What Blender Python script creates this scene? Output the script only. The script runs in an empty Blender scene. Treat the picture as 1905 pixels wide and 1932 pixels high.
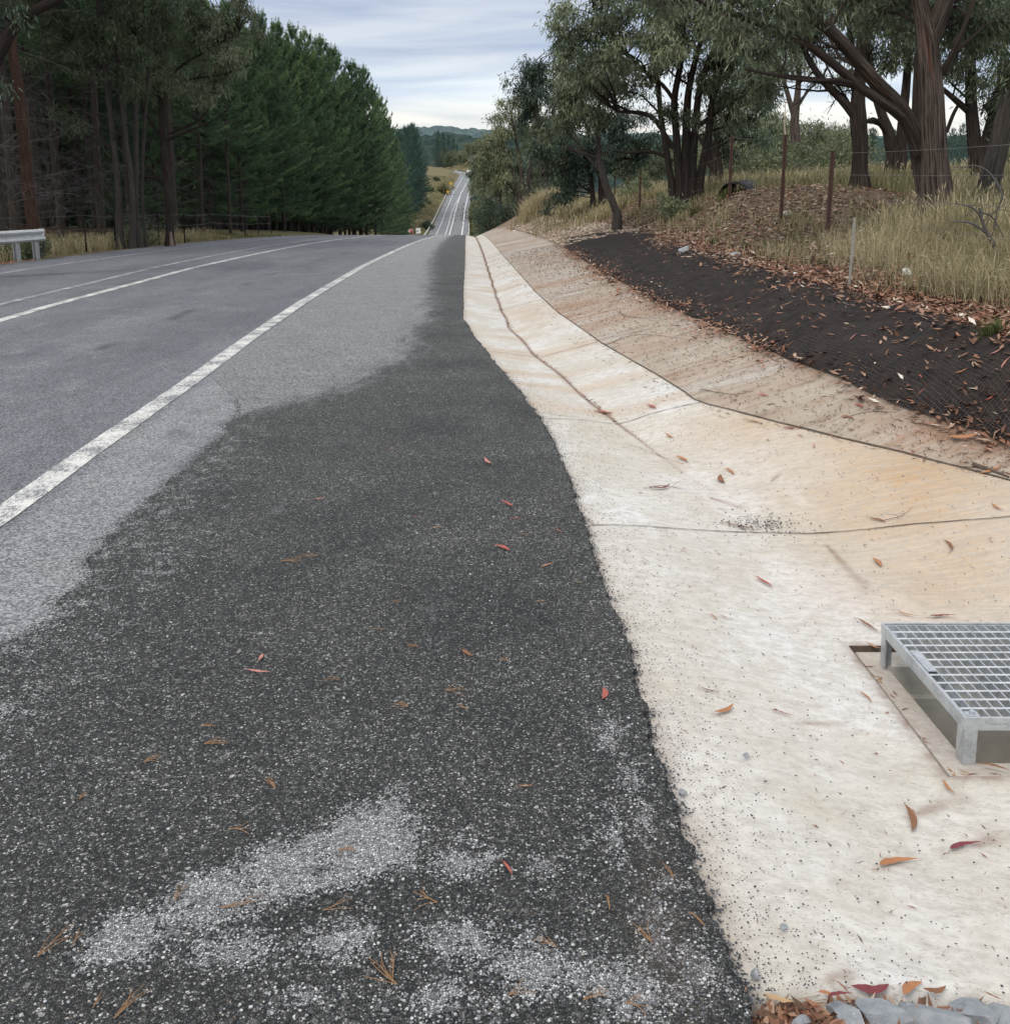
import bpy, math, random
import numpy as np

# ------------------------------------------------------------------ camera
scene = bpy.context.scene
FPX, YC, XC, CAMH = 1905.0, 662.0, 952.5, 1.55
TH = math.atan(400 / 1905)
cam_d = bpy.data.cameras.new("camera")
cam = bpy.data.objects.new("camera", cam_d)
scene.collection.objects.link(cam)
cam.location = (0, 0, CAMH)
cam.rotation_euler = (math.pi / 2 - TH, 0, 0)
cam_d.sensor_fit = 'HORIZONTAL'
cam_d.sensor_width = 36.0
cam_d.lens = 36.0
cam_d.shift_y = -(966 - YC) / 1905.0
cam_d.clip_start = 0.05
cam_d.clip_end = 12000
scene.camera = cam

# ------------------------------------------------------------------ light
SUN_EL, SUN_AZ = math.radians(52), math.radians(215)
world = bpy.data.worlds.new("World")
scene.world = world
world.use_nodes = True
wn, wl = world.node_tree.nodes, world.node_tree.links
wn.clear()
w_out = wn.new('ShaderNodeOutputWorld')
w_bg = wn.new('ShaderNodeBackground')
w_bg.inputs['Strength'].default_value = 0.1
w_sky = wn.new('ShaderNodeTexSky')
w_sky.sky_type = 'NISHITA'
w_sky.sun_disc = False
w_sky.sun_elevation = SUN_EL
w_sky.sun_rotation = SUN_AZ
w_tc = wn.new('ShaderNodeTexCoord')
w_sep = wn.new('ShaderNodeSeparateXYZ')
wl.new(w_tc.outputs['Generated'], w_sep.inputs[0])
# overcast: dark bluish low sky, creamy at the horizon, bright overhead
w_rmp = wn.new('ShaderNodeValToRGB')
cr = w_rmp.color_ramp
cr.elements[0].position = 0.0
cr.elements[0].color = (0.67, 0.655, 0.615, 1)
cr.elements[1].position = 1.0
cr.elements[1].color = (1.0, 1.0, 1.0, 1)
for p_, c_ in ((0.02, (0.63, 0.63, 0.61, 1)), (0.045, (0.50, 0.56, 0.63, 1)), (0.08, (0.39, 0.435, 0.52, 1)), (0.14, (0.36, 0.40, 0.485, 1)), (0.4, (0.66, 0.70, 0.77, 1))):
    e_ = cr.elements.new(p_)
    e_.color = c_
wl.new(w_sep.outputs['Z'], w_rmp.inputs[0])
w_map = wn.new('ShaderNodeMapping')
w_map.inputs['Scale'].default_value = (2.6, 2.6, 26.0)
wl.new(w_tc.outputs['Generated'], w_map.inputs[0])
w_noi = wn.new('ShaderNodeTexNoise')
w_noi.inputs['Scale'].default_value = 1.6
w_noi.inputs['Detail'].default_value = 8
w_noi.inputs['Roughness'].default_value = 0.5
w_noi.inputs['Distortion'].default_value = 0.5
wl.new(w_map.outputs[0], w_noi.inputs['Vector'])
w_nr = wn.new('ShaderNodeMapRange')
w_nr.inputs['From Min'].default_value = 0.38
w_nr.inputs['From Max'].default_value = 0.66
w_nr.inputs['To Min'].default_value = 0.0
w_nr.inputs['To Max'].default_value = 1.0
wl.new(w_noi.outputs['Fac'], w_nr.inputs['Value'])
w_cl = wn.new('ShaderNodeMix')
w_cl.data_type = 'RGBA'
w_cl.blend_type = 'MULTIPLY'
w_cl.inputs['Factor'].default_value = 1.0
w_cr2 = wn.new('ShaderNodeValToRGB')
w_cr2.color_ramp.elements[0].color = (0.84, 0.90, 1.01, 1)
w_cr2.color_ramp.elements[1].color = (1.34, 1.30, 1.22, 1)
wl.new(w_nr.outputs[0], w_cr2.inputs[0])
wl.new(w_rmp.outputs[0], w_cl.inputs[6])
wl.new(w_cr2.outputs[0], w_cl.inputs[7])
w_gain = wn.new('ShaderNodeVectorMath')
w_gain.operation = 'SCALE'
w_gain.inputs['Scale'].default_value = 12.5
wl.new(w_cl.outputs[2], w_gain.inputs[0])
w_mix = wn.new('ShaderNodeMix')
w_mix.data_type = 'RGBA'
w_mix.inputs['Factor'].default_value = 0.9
wl.new(w_sky.outputs[0], w_mix.inputs[6])
wl.new(w_gain.outputs[0], w_mix.inputs[7])
wl.new(w_mix.outputs[2], w_bg.inputs['Color'])
wl.new(w_bg.outputs[0], w_out.inputs['Surface'])

sun_d = bpy.data.lights.new("sun", 'SUN')
sun_d.energy = 1.5
sun_d.angle = math.radians(14)
sun_d.color = (1.0, 0.95, 0.88)
sun = bpy.data.objects.new("sun", sun_d)
scene.collection.objects.link(sun)
# sky rotation is clockwise from +Y; the lamp points from there
_sd = (math.sin(SUN_AZ) * math.cos(SUN_EL), math.cos(SUN_AZ) * math.cos(SUN_EL), math.sin(SUN_EL))
from mathutils import Vector, Matrix
sun.rotation_euler = Vector(_sd).to_track_quat('Z', 'Y').to_euler()

scene.view_settings.view_transform = 'Standard'
scene.view_settings.look = 'None'
scene.view_settings.exposure = 0.18
scene.view_settings.gamma = 1.0
scene.cycles.max_bounces = 5
scene.cycles.diffuse_bounces = 2
scene.cycles.transparent_max_bounces = 4
scene.render.use_persistent_data = False

# ------------------------------------------------------------------ helpers
RNG = np.random.default_rng(11)
COL = scene.collection


def ray(X, Y):
    rx = (X - XC) / FPX
    ry = -(Y - YC) / FPX
    c, s = math.cos(TH), math.sin(TH)
    return np.array((rx, c + ry * s, -s + ry * c))


def P(X, Y, d):
    """world point seen at photo pixel X,Y at distance d along the road"""
    r = ray(X, Y)
    return np.array((0, 0, CAMH)) + r * (d / r[1])


def px_x(X, Y, d):
    return float(P(X, Y, d)[0])


def hash2(ix, iy, seed):
    h = (ix.astype(np.int64) * 374761393 + iy.astype(np.int64) * 668265263 + seed * 974634777) & 0xFFFFFFFF
    h = ((h ^ (h >> 13)) * 1274126177) & 0xFFFFFFFF
    h = h ^ (h >> 16)
    return (h & 0xFFFFFF) / float(0xFFFFFF)


def vnoise(x, y, seed=0):
    x = np.asarray(x, float)
    y = np.asarray(y, float)
    ix, iy = np.floor(x), np.floor(y)
    fx, fy = x - ix, y - iy
    fx = fx * fx * (3 - 2 * fx)
    fy = fy * fy * (3 - 2 * fy)
    a = hash2(ix, iy, seed)
    b = hash2(ix + 1, iy, seed)
    c = hash2(ix, iy + 1, seed)
    d = hash2(ix + 1, iy + 1, seed)
    return (a * (1 - fx) + b * fx) * (1 - fy) + (c * (1 - fx) + d * fx) * fy


def fbm(x, y, seed=0, o=4):
    s, a, t = 0, 1.0, 0
    for k in range(o):
        s = s + a * vnoise(np.asarray(x) * 2 ** k, np.asarray(y) * 2 ** k, seed + k * 17)
        t += a
        a *= 0.5
    return s / t


def sstep(a, b, x):
    t = np.clip((np.asarray(x, float) - a) / (b - a), 0, 1)
    return t * t * (3 - 2 * t)


class Buf:
    """collects vertices and faces (with a per-vertex value and colour) for one mesh"""

    def __init__(self):
        self.V, self.R, self.C, self.U = [], [], [], []
        self.F = []
        self.n = 0

    def add(self, V, F, rnd=None, col=None, uv=None, mat=0):
        V = np.asarray(V, float).reshape(-1, 3)
        F = np.asarray(F, np.int64)
        m = len(V)
        self.V.append(V)
        self.R.append(np.zeros(m) if rnd is None else np.broadcast_to(np.asarray(rnd, float), (m,)))
        self.C.append(np.zeros((m, 3)) if col is None else np.broadcast_to(np.asarray(col, float), (m, 3)))
        self.U.append(np.zeros((m, 2)) if uv is None else np.asarray(uv, float))
        if len(F):
            self.F.append((F + self.n, mat))
        self.n += m

    def mesh(self, name, mats, smooth=False, origin=None):
        V = np.concatenate(self.V)
        if origin is not None:
            V = V - np.asarray(origin, float)
        me = bpy.data.meshes.new(name)
        loops = np.concatenate([f.ravel() for f, _ in self.F])
        tot = np.concatenate([np.full(len(f), f.shape[1]) for f, _ in self.F])
        mi = np.concatenate([np.full(len(f), m) for f, m in self.F])
        start = np.concatenate(([0], np.cumsum(tot)[:-1]))
        me.vertices.add(len(V))
        me.vertices.foreach_set("co", V.astype(np.float32).ravel())
        me.loops.add(len(loops))
        me.loops.foreach_set("vertex_index", loops.astype(np.int32))
        me.polygons.add(len(tot))
        me.polygons.foreach_set("loop_start", start.astype(np.int32))
        me.polygons.foreach_set("material_index", mi.astype(np.int32))
        me.polygons.foreach_set("use_smooth", np.full(len(tot), bool(smooth)))
        a = me.attributes.new("rnd", 'FLOAT', 'POINT')
        a.data.foreach_set("value", np.concatenate(self.R).astype(np.float32))
        C = np.concatenate(self.C)
        if C.any():
            a = me.attributes.new("mask", 'FLOAT_VECTOR', 'POINT')
            a.data.foreach_set("vector", C.astype(np.float32).ravel())
        U = np.concatenate(self.U)
        if U.any():
            a = me.attributes.new("tube", 'FLOAT_VECTOR', 'POINT')
            a.data.foreach_set("vector", np.concatenate((U, np.zeros((len(U), 1))), 1).astype(np.float32).ravel())
        for m in (mats if isinstance(mats, (list, tuple)) else [mats]):
            me.materials.append(m)
        me.update(calc_edges=True)
        me.validate()
        return me

    def obj(self, name, mats, parent=None, smooth=False, loc=None):
        """loc: world position of the object's origin (the vertices are given in world space)"""
        me = self.mesh(name, mats, smooth, loc)
        o = bpy.data.objects.new(name, me)
        COL.objects.link(o)
        if parent is not None:
            o.parent = parent
            if loc is not None:
                o.location = Vector(loc) - parent.location
        elif loc is not None:
            o.location = loc
        return o


def tag(o, label=None, cat=None, group=None, kind=None):
    if label:
        o['label'] = label
    if cat:
        o['category'] = cat
    if group:
        o['group'] = group
    if kind:
        o['kind'] = kind
    return o


def thing(name, loc, label, cat, group=None):
    o = bpy.data.objects.new(name, None)
    COL.objects.link(o)
    o.location = loc
    o.empty_display_size = 0.2
    return tag(o, label, cat, group)


def dup(root, loc, rz=0.0, scale=1.0, label=None, group=None, tilt=0.0):
    r = root.copy()
    COL.objects.link(r)
    r.location = loc
    r.rotation_euler = (tilt, 0, rz)
    r.scale = (scale,) * 3 if not hasattr(scale, '__len__') else scale
    if label:
        r['label'] = label
    if group:
        r['group'] = group
    for ch in list(root.children):
        c = ch.copy()
        COL.objects.link(c)
        c.parent = r
        for g in ch.children:
            d = g.copy()
            COL.objects.link(d)
            d.parent = c
    return r


BOXF = np.array([(0, 1, 3, 2), (4, 6, 7, 5), (0, 4, 5, 1), (2, 3, 7, 6), (0, 2, 6, 4), (1, 5, 7, 3)])


def box(b, c, s, rz=0.0, rnd=0.0, col=None, mat=0, rx=0.0):
    x, y, z = np.meshgrid((-.5, .5), (-.5, .5), (-.5, .5), indexing='ij')
    V = np.stack((x.ravel() * s[0], y.ravel() * s[1], z.ravel() * s[2]), 1)
    if rx:
        M = np.array(Matrix.Rotation(rx, 3, 'X'))
        V = V @ M.T
    if rz:
        M = np.array(Matrix.Rotation(rz, 3, 'Z'))
        V = V @ M.T
    b.add(V + np.asarray(c, float), BOXF, rnd, col, mat=mat)


def tube(b, pts, rad, sides=8, rnd=0.0, rough=0.0, cap=True, mat=0, seed=0):
    pts = np.asarray(pts, float)
    rad = np.broadcast_to(np.asarray(rad, float), (len(pts),))
    T = np.gradient(pts, axis=0)
    T /= np.linalg.norm(T, axis=1)[:, None] + 1e-9
    up = np.array((0.0, 0, 1)) if abs(T[0][2]) < 0.9 else np.array((1.0, 0, 0))
    N = np.zeros_like(T)
    n = np.cross(T[0], up)
    n /= np.linalg.norm(n)
    for i in range(len(T)):
        n = n - T[i] * n.dot(T[i])
        n /= np.linalg.norm(n) + 1e-9
        N[i] = n
    B = np.cross(T, N)
    a = np.linspace(0, 2 * math.pi, sides, endpoint=False)
    L = np.concatenate(([0], np.cumsum(np.linalg.norm(np.diff(pts, axis=0), axis=1))))
    r = rad[:, None] * np.ones((1, sides))
    if rough:
        aa, ll = np.meshgrid(a, L)
        ring = np.stack((np.cos(aa), np.sin(aa)), -1)
        r = r * (1 + rough * (fbm(ring[..., 0] * 5 + 7 + seed, ring[..., 1] * 5 + ll * 0.9, seed, 3) - 0.5) * 2
                 + rough * 0.7 * (vnoise(ring[..., 0] * 11 + 3, ring[..., 1] * 11 + ll * 1.7, seed + 5) - .5))
    V = pts[:, None, :] + r[..., None] * (np.cos(a)[None, :, None] * N[:, None, :] + np.sin(a)[None, :, None] * B[:, None, :])
    m = len(pts)
    i, j = np.meshgrid(np.arange(m - 1), np.arange(sides), indexing='ij')
    j2 = (j + 1) % sides
    F = np.stack((i * sides + j, i * sides + j2, (i + 1) * sides + j2, (i + 1) * sides + j), -1).reshape(-1, 4)
    uv = np.stack(np.broadcast_arrays(np.cos(a)[None, :] * 1.0 + 2, L[:, None]), -1).reshape(-1, 2)
    uv = np.concatenate((np.broadcast_to((a / (2 * math.pi))[None, :], (m, sides)).reshape(-1, 1), uv[:, 1:]), 1) + 0.001
    b.add(V, F, rnd, uv=uv, mat=mat)
    if cap:
        for k, o in ((0, pts[0]), (m - 1, pts[-1])):
            ring = V[k]
            b.add(np.concatenate((ring, [o])), [(q, (q + 1) % sides, sides) for q in range(sides)], rnd, mat=mat,
                  uv=np.full((sides + 1, 2), 0.5))


def smooth_path(pts, n):
    """catmull-rom through rows of pts (any number of columns)"""
    p = np.asarray(pts, float)
    if len(p) < 3:
        t = np.linspace(0, 1, n)[:, None]
        return p[0] * (1 - t) + p[-1] * t
    q = np.vstack((2 * p[0] - p[1], p, 2 * p[-1] - p[-2]))
    out = []
    ts = np.linspace(0, len(p) - 1 - 1e-6, n)
    for t in ts:
        i = int(t)
        f = t - i
        a, b_, c, d = q[i], q[i + 1], q[i + 2], q[i + 3]
        out.append(0.5 * (2 * b_ + (c - a) * f + (2 * a - 5 * b_ + 4 * c - d) * f * f + (3 * b_ - a - 3 * c + d) * f ** 3))
    return np.array(out)


def sticks(b, A, Bp, r0, r1, rnd=0.0, mat=0):
    """many straight three-sided sticks at once"""
    A = np.asarray(A, float)
    Bp = np.asarray(Bp, float)
    n = len(A)
    if n == 0:
        return
    T = Bp - A
    T /= np.linalg.norm(T, axis=1)[:, None] + 1e-9
    up = np.where(np.abs(T[:, 2:3]) < 0.9, np.array([[0, 0, 1.0]]), np.array([[1.0, 0, 0]]))
    N = np.cross(T, up)
    N /= np.linalg.norm(N, axis=1)[:, None] + 1e-9
    B2 = np.cross(T, N)
    r0 = np.broadcast_to(np.asarray(r0, float), (n,))
    r1 = np.broadcast_to(np.asarray(r1, float), (n,))
    V = np.zeros((n, 6, 3))
    for k in range(3):
        a = k * 2 * math.pi / 3
        d = math.cos(a) * N + math.sin(a) * B2
        V[:, k] = A + d * r0[:, None]
        V[:, 3 + k] = Bp + d * r1[:, None]
    base = (np.arange(n) * 6)[:, None, None]
    F = (np.array([[0, 1, 4, 3], [1, 2, 5, 4], [2, 0, 3, 5]])[None] + base).reshape(-1, 4)
    rr = np.repeat(np.broadcast_to(np.asarray(rnd, float), (n,)), 6)
    b.add(V.reshape(-1, 3), F, rr, uv=np.full((n * 6, 2), 0.3), mat=mat)


def unit(v):
    return v / (np.linalg.norm(v, axis=-1, keepdims=True) + 1e-9)


def leaves(b, C, D, ln, wd, rnd, mat=0, rng=RNG, fold=0.0):
    """diamond leaves hanging from points C along D; one quad each"""
    n = len(C)
    if n == 0:
        return
    D = unit(D)
    S = unit(np.cross(D, unit(rng.normal(size=(n, 3)))))
    ln = np.broadcast_to(np.asarray(ln, float), (n,))[:, None]
    wd = np.broadcast_to(np.asarray(wd, float), (n,))[:, None]
    V = np.zeros((n, 4, 3))
    Nn = np.cross(D, S)
    V[:, 0] = C
    V[:, 1] = C + D * ln * .42 + S * wd * .5 + Nn * fold * wd
    V[:, 2] = C + D * ln
    V[:, 3] = C + D * ln * .42 - S * wd * .5 + Nn * fold * wd
    F = (np.array([0, 1, 2, 3])[None] + (np.arange(n) * 4)[:, None])
    b.add(V.reshape(-1, 3), F, np.repeat(np.broadcast_to(rnd, (n,)), 4), mat=mat)


def blades(b, base, H, lean, wd, rnd, rng=RNG, mat=0, head=0.0):
    """grass blades: a quad and a triangle each, bent over"""
    n = len(base)
    az = rng.uniform(0, 2 * math.pi, n)
    s = np.stack((np.cos(az + 1.57), np.sin(az + 1.57), np.zeros(n)), 1)
    d = np.stack((np.cos(az), np.sin(az), np.zeros(n)), 1)
    H = np.broadcast_to(H, (n,))[:, None]
    lean = np.broadcast_to(lean, (n,))[:, None]
    wd = np.broadcast_to(wd, (n,))[:, None]
    mid = base + d * H * lean * .3 + np.array((0, 0, 1.0)) * H * .58
    tip = base + d * H * lean + np.array((0, 0, 1.0)) * H * (1 - lean * .35)
    V = np.stack((base - s * wd, base + s * wd, mid + s * wd * .8, mid - s * wd * .8, tip), 1)
    k = (np.arange(n) * 5)[:, None]
    rr = np.repeat(np.broadcast_to(rnd, (n,)), 5)
    n0 = b.n
    b.add(V.reshape(-1, 3), np.array([[0, 1, 2, 3]]) + k, rr, mat=mat)
    b.F.append(((np.array([[3, 2, 4]]) + k) + n0, mat))
    if head > 0:
        m = rng.random(n) < head
        leaves(b, tip[m] - (tip - mid)[m] * .25, (tip - mid)[m], H[m, 0] * .13, wd[m, 0] * 2.2 + .002, 0.93, mat=mat, rng=rng)


# ------------------------------------------------------------------ materials
def new_mat(name):
    m = bpy.data.materials.new(name)
    m.use_nodes = True
    nt = m.node_tree
    bs = nt.nodes['Principled BSDF']
    return m, nt, bs


class NT:
    """small node-building helper"""

    def __init__(self, name, rough=0.8, spec=0.3):
        self.m, self.nt, self.bs = new_mat(name)
        self.n, self.l = self.nt.nodes, self.nt.links
        self.bs.inputs['Roughness'].default_value = rough
        self.bs.inputs['Specular IOR Level'].default_value = spec
        self.tc = None

    def pos(self, scale=(1, 1, 1), src='Object', rot=(0, 0, 0)):
        if self.tc is None:
            self.tc = self.n.new('ShaderNodeTexCoord')
        mp = self.n.new('ShaderNodeMapping')
        mp.inputs['Scale'].default_value = scale
        mp.inputs['Rotation'].default_value = rot
        self.l.new(self.tc.outputs[src], mp.inputs[0])
        return mp.outputs[0]

    def attr(self, name, out='Fac'):
        a = self.n.new('ShaderNodeAttribute')
        a.attribute_name = name
        return a.outputs[out]

    def attr_pos(self, name, scale):
        mp = self.n.new('ShaderNodeMapping')
        mp.inputs['Scale'].default_value = scale
        self.l.new(self.attr(name, 'Vector'), mp.inputs[0])
        return mp.outputs[0]

    def noise(self, vec, scale=1.0, detail=3, rough=0.55, dist=0.0):
        t = self.n.new('ShaderNodeTexNoise')
        t.inputs['Scale'].default_value = scale
        t.inputs['Detail'].default_value = detail
        t.inputs['Roughness'].default_value = rough
        t.inputs['Distortion'].default_value = dist
        self.l.new(vec, t.inputs['Vector'])
        return t.outputs['Fac']

    def voro(self, vec, scale, feature='F1', out='Distance', rand=1.0):
        t = self.n.new('ShaderNodeTexVoronoi')
        t.feature = feature
        t.inputs['Scale'].default_value = scale
        t.inputs['Randomness'].default_value = rand
        self.l.new(vec, t.inputs['Vector'])
        return t.outputs[out]

    def ramp(self, fac, stops, interp='LINEAR'):
        r = self.n.new('ShaderNodeValToRGB')
        e = r.color_ramp
        e.interpolation = interp
        while len(e.elements) < len(stops):
            e.elements.new(0.5)
        for k, (p, c) in enumerate(stops):
            e.elements[k].position = p
            e.elements[k].color = (*(c if hasattr(c, '__len__') else (c, c, c)), 1)
        self.l.new(fac, r.inputs[0])
        return r.outputs[0]

    def mr(self, v, a, b, c=0.0, d=1.0, smooth=False):
        t = self.n.new('ShaderNodeMapRange')
        if smooth:
            t.interpolation_type = 'SMOOTHSTEP'
        for k, x in zip(('From Min', 'From Max', 'To Min', 'To Max'), (a, b, c, d)):
            t.inputs[k].default_value = x
        self.l.new(v, t.inputs['Value'])
        return t.outputs[0]

    def mix(self, fac, a, b, mode='MIX'):
        t = self.n.new('ShaderNodeMix')
        t.data_type = 'RGBA'
        t.blend_type = mode
        for k, v in ((0, fac), (6, a), (7, b)):
            if hasattr(v, 'is_output'):
                self.l.new(v, t.inputs[k])
            elif k == 0:
                t.inputs[0].default_value = v
            else:
                t.inputs[k].default_value = (*v, 1) if hasattr(v, '__len__') else (v, v, v, 1)
        return t.outputs[2]

    def math(self, op, a, b=0.0, clamp=False):
        t = self.n.new('ShaderNodeMath')
        t.operation = op
        t.use_clamp = clamp
        for k, v in ((0, a), (1, b)):
            if hasattr(v, 'is_output'):
                self.l.new(v, t.inputs[k])
            else:
                t.inputs[k].default_value = v
        return t.outputs[0]

    def sep(self, v):
        t = self.n.new('ShaderNodeSeparateXYZ')
        self.l.new(v, t.inputs[0])
        return t.outputs

    def color(self, c):
        if hasattr(c, 'is_output'):
            self.l.new(c, self.bs.inputs['Base Color'])
        else:
            self.bs.inputs['Base Color'].default_value = (*c, 1)
        return self

    def bump(self, h, strength=0.4, dist=0.01):
        t = self.n.new('ShaderNodeBump')
        t.inputs['Strength'].default_value = strength
        t.inputs['Distance'].default_value = dist
        self.l.new(h, t.inputs['Height'])
        self.l.new(t.outputs[0], self.bs.inputs['Normal'])
        return self

    def translucent(self, col, fac=0.25):
        out = self.n['Material Output']
        tr = self.n.new('ShaderNodeBsdfTranslucent')
        ms = self.n.new('ShaderNodeMixShader')
        ms.inputs[0].default_value = fac
        self.l.new(col, tr.inputs['Color'])
        self.l.new(self.bs.outputs[0], ms.inputs[1])
        self.l.new(tr.outputs[0], ms.inputs[2])
        self.l.new(ms.outputs[0], out.inputs['Surface'])
        return self


def simple(name, col, rough=0.7, spec=0.3, metal=0.0, var=0.25, scale=20.0, bump=0.0):
    m = NT(name, rough, spec)
    v = m.noise(m.pos(), scale, 4)
    c = m.mix(v, tuple(x * (1 - var) for x in col), tuple(min(1, x * (1 + var)) for x in col))
    m.color(c)
    m.bs.inputs['Metallic'].default_value = metal
    if bump:
        m.bump(v, bump, 0.01)
    return m.m


def leafy(name, dark, mid, light, rough=0.5, trans=0.2, spec=0.35):
    m = NT(name, rough, spec)
    r = m.attr('rnd')
    big = m.noise(m.pos(), 0.55, 2)
    v = m.math('ADD', m.math('MULTIPLY', r, 0.62), m.math('MULTIPLY', m.mr(big, 0.3, 0.7), 0.38))
    oi = m.n.new('ShaderNodeObjectInfo')
    v = m.math('ADD', v, m.math('MULTIPLY', m.math('SUBTRACT', oi.outputs['Random'], .45), .32), True)
    c = m.ramp(v, ((0.0, dark), (0.5, mid), (1.0, light)))
    m.color(c)
    if trans:
        m.translucent(c, trans)
    return m.m


M = {}


def gravel_colors(m):
    """chip seal: dark stones, a few pale ones, dark binder between"""
    p = m.pos()
    wp = m.n.new('ShaderNodeVectorMath')
    wp.operation = 'ADD'
    m.l.new(p, wp.inputs[0])
    nz = m.n.new('ShaderNodeTexNoise')
    nz.inputs['Scale'].default_value = 90
    m.l.new(p, nz.inputs['Vector'])
    sc_ = m.n.new('ShaderNodeVectorMath')
    sc_.operation = 'SCALE'
    sc_.inputs['Scale'].default_value = .009
    m.l.new(nz.outputs['Color'], sc_.inputs[0])
    m.l.new(sc_.outputs[0], wp.inputs[1])
    pw = wp.outputs[0]
    col = m.voro(pw, 190.0, 'F1', 'Color')
    dist = m.voro(pw, 190.0, 'DISTANCE_TO_EDGE')
    s = m.sep(col)
    tone = m.ramp(s[0], ((0.0, (.022, .023, .022)), (0.35, (.055, .058, .056)), (0.70, (.125, .13, .126)), (0.86, (.23, .235, .228)), (0.965, (.60, .60, .57))))
    warm = m.mix(m.mr(s[1], .93, .96), tone, (.15, .125, .10))
    lump = m.noise(p, 30, 4, .7)
    warm = m.mix(m.mr(lump, .35, .65, .35, 0), warm, (.02, .02, .021))
    col2 = m.sep(m.voro(pw, 82.0, 'F1', 'Color'))
    d2 = m.voro(pw, 82.0, 'DISTANCE_TO_EDGE')
    big = m.math('MULTIPLY', m.mr(col2[0], .87, .88), m.mr(d2, .10, .16))
    warm = m.mix(big, warm, m.ramp(col2[1], ((0.0, (.025, .025, .025)), (.6, (.10, .10, .098)), (.85, (.22, .22, .21)), (1.0, (.55, .545, .52)))))
    wide = m.noise(p, 1.6, 5, .65)
    warm = m.mix(1.0, warm, m.mix(m.mr(wide, .3, .7), (.62, .62, .61), (1.24, 1.22, 1.17)), 'MULTIPLY')
    gap = m.math('MAXIMUM', m.mr(dist, 0.0, 0.14), big)
    return m.mix(gap, (.009, .009, .009), warm), dist, p, s


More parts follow.
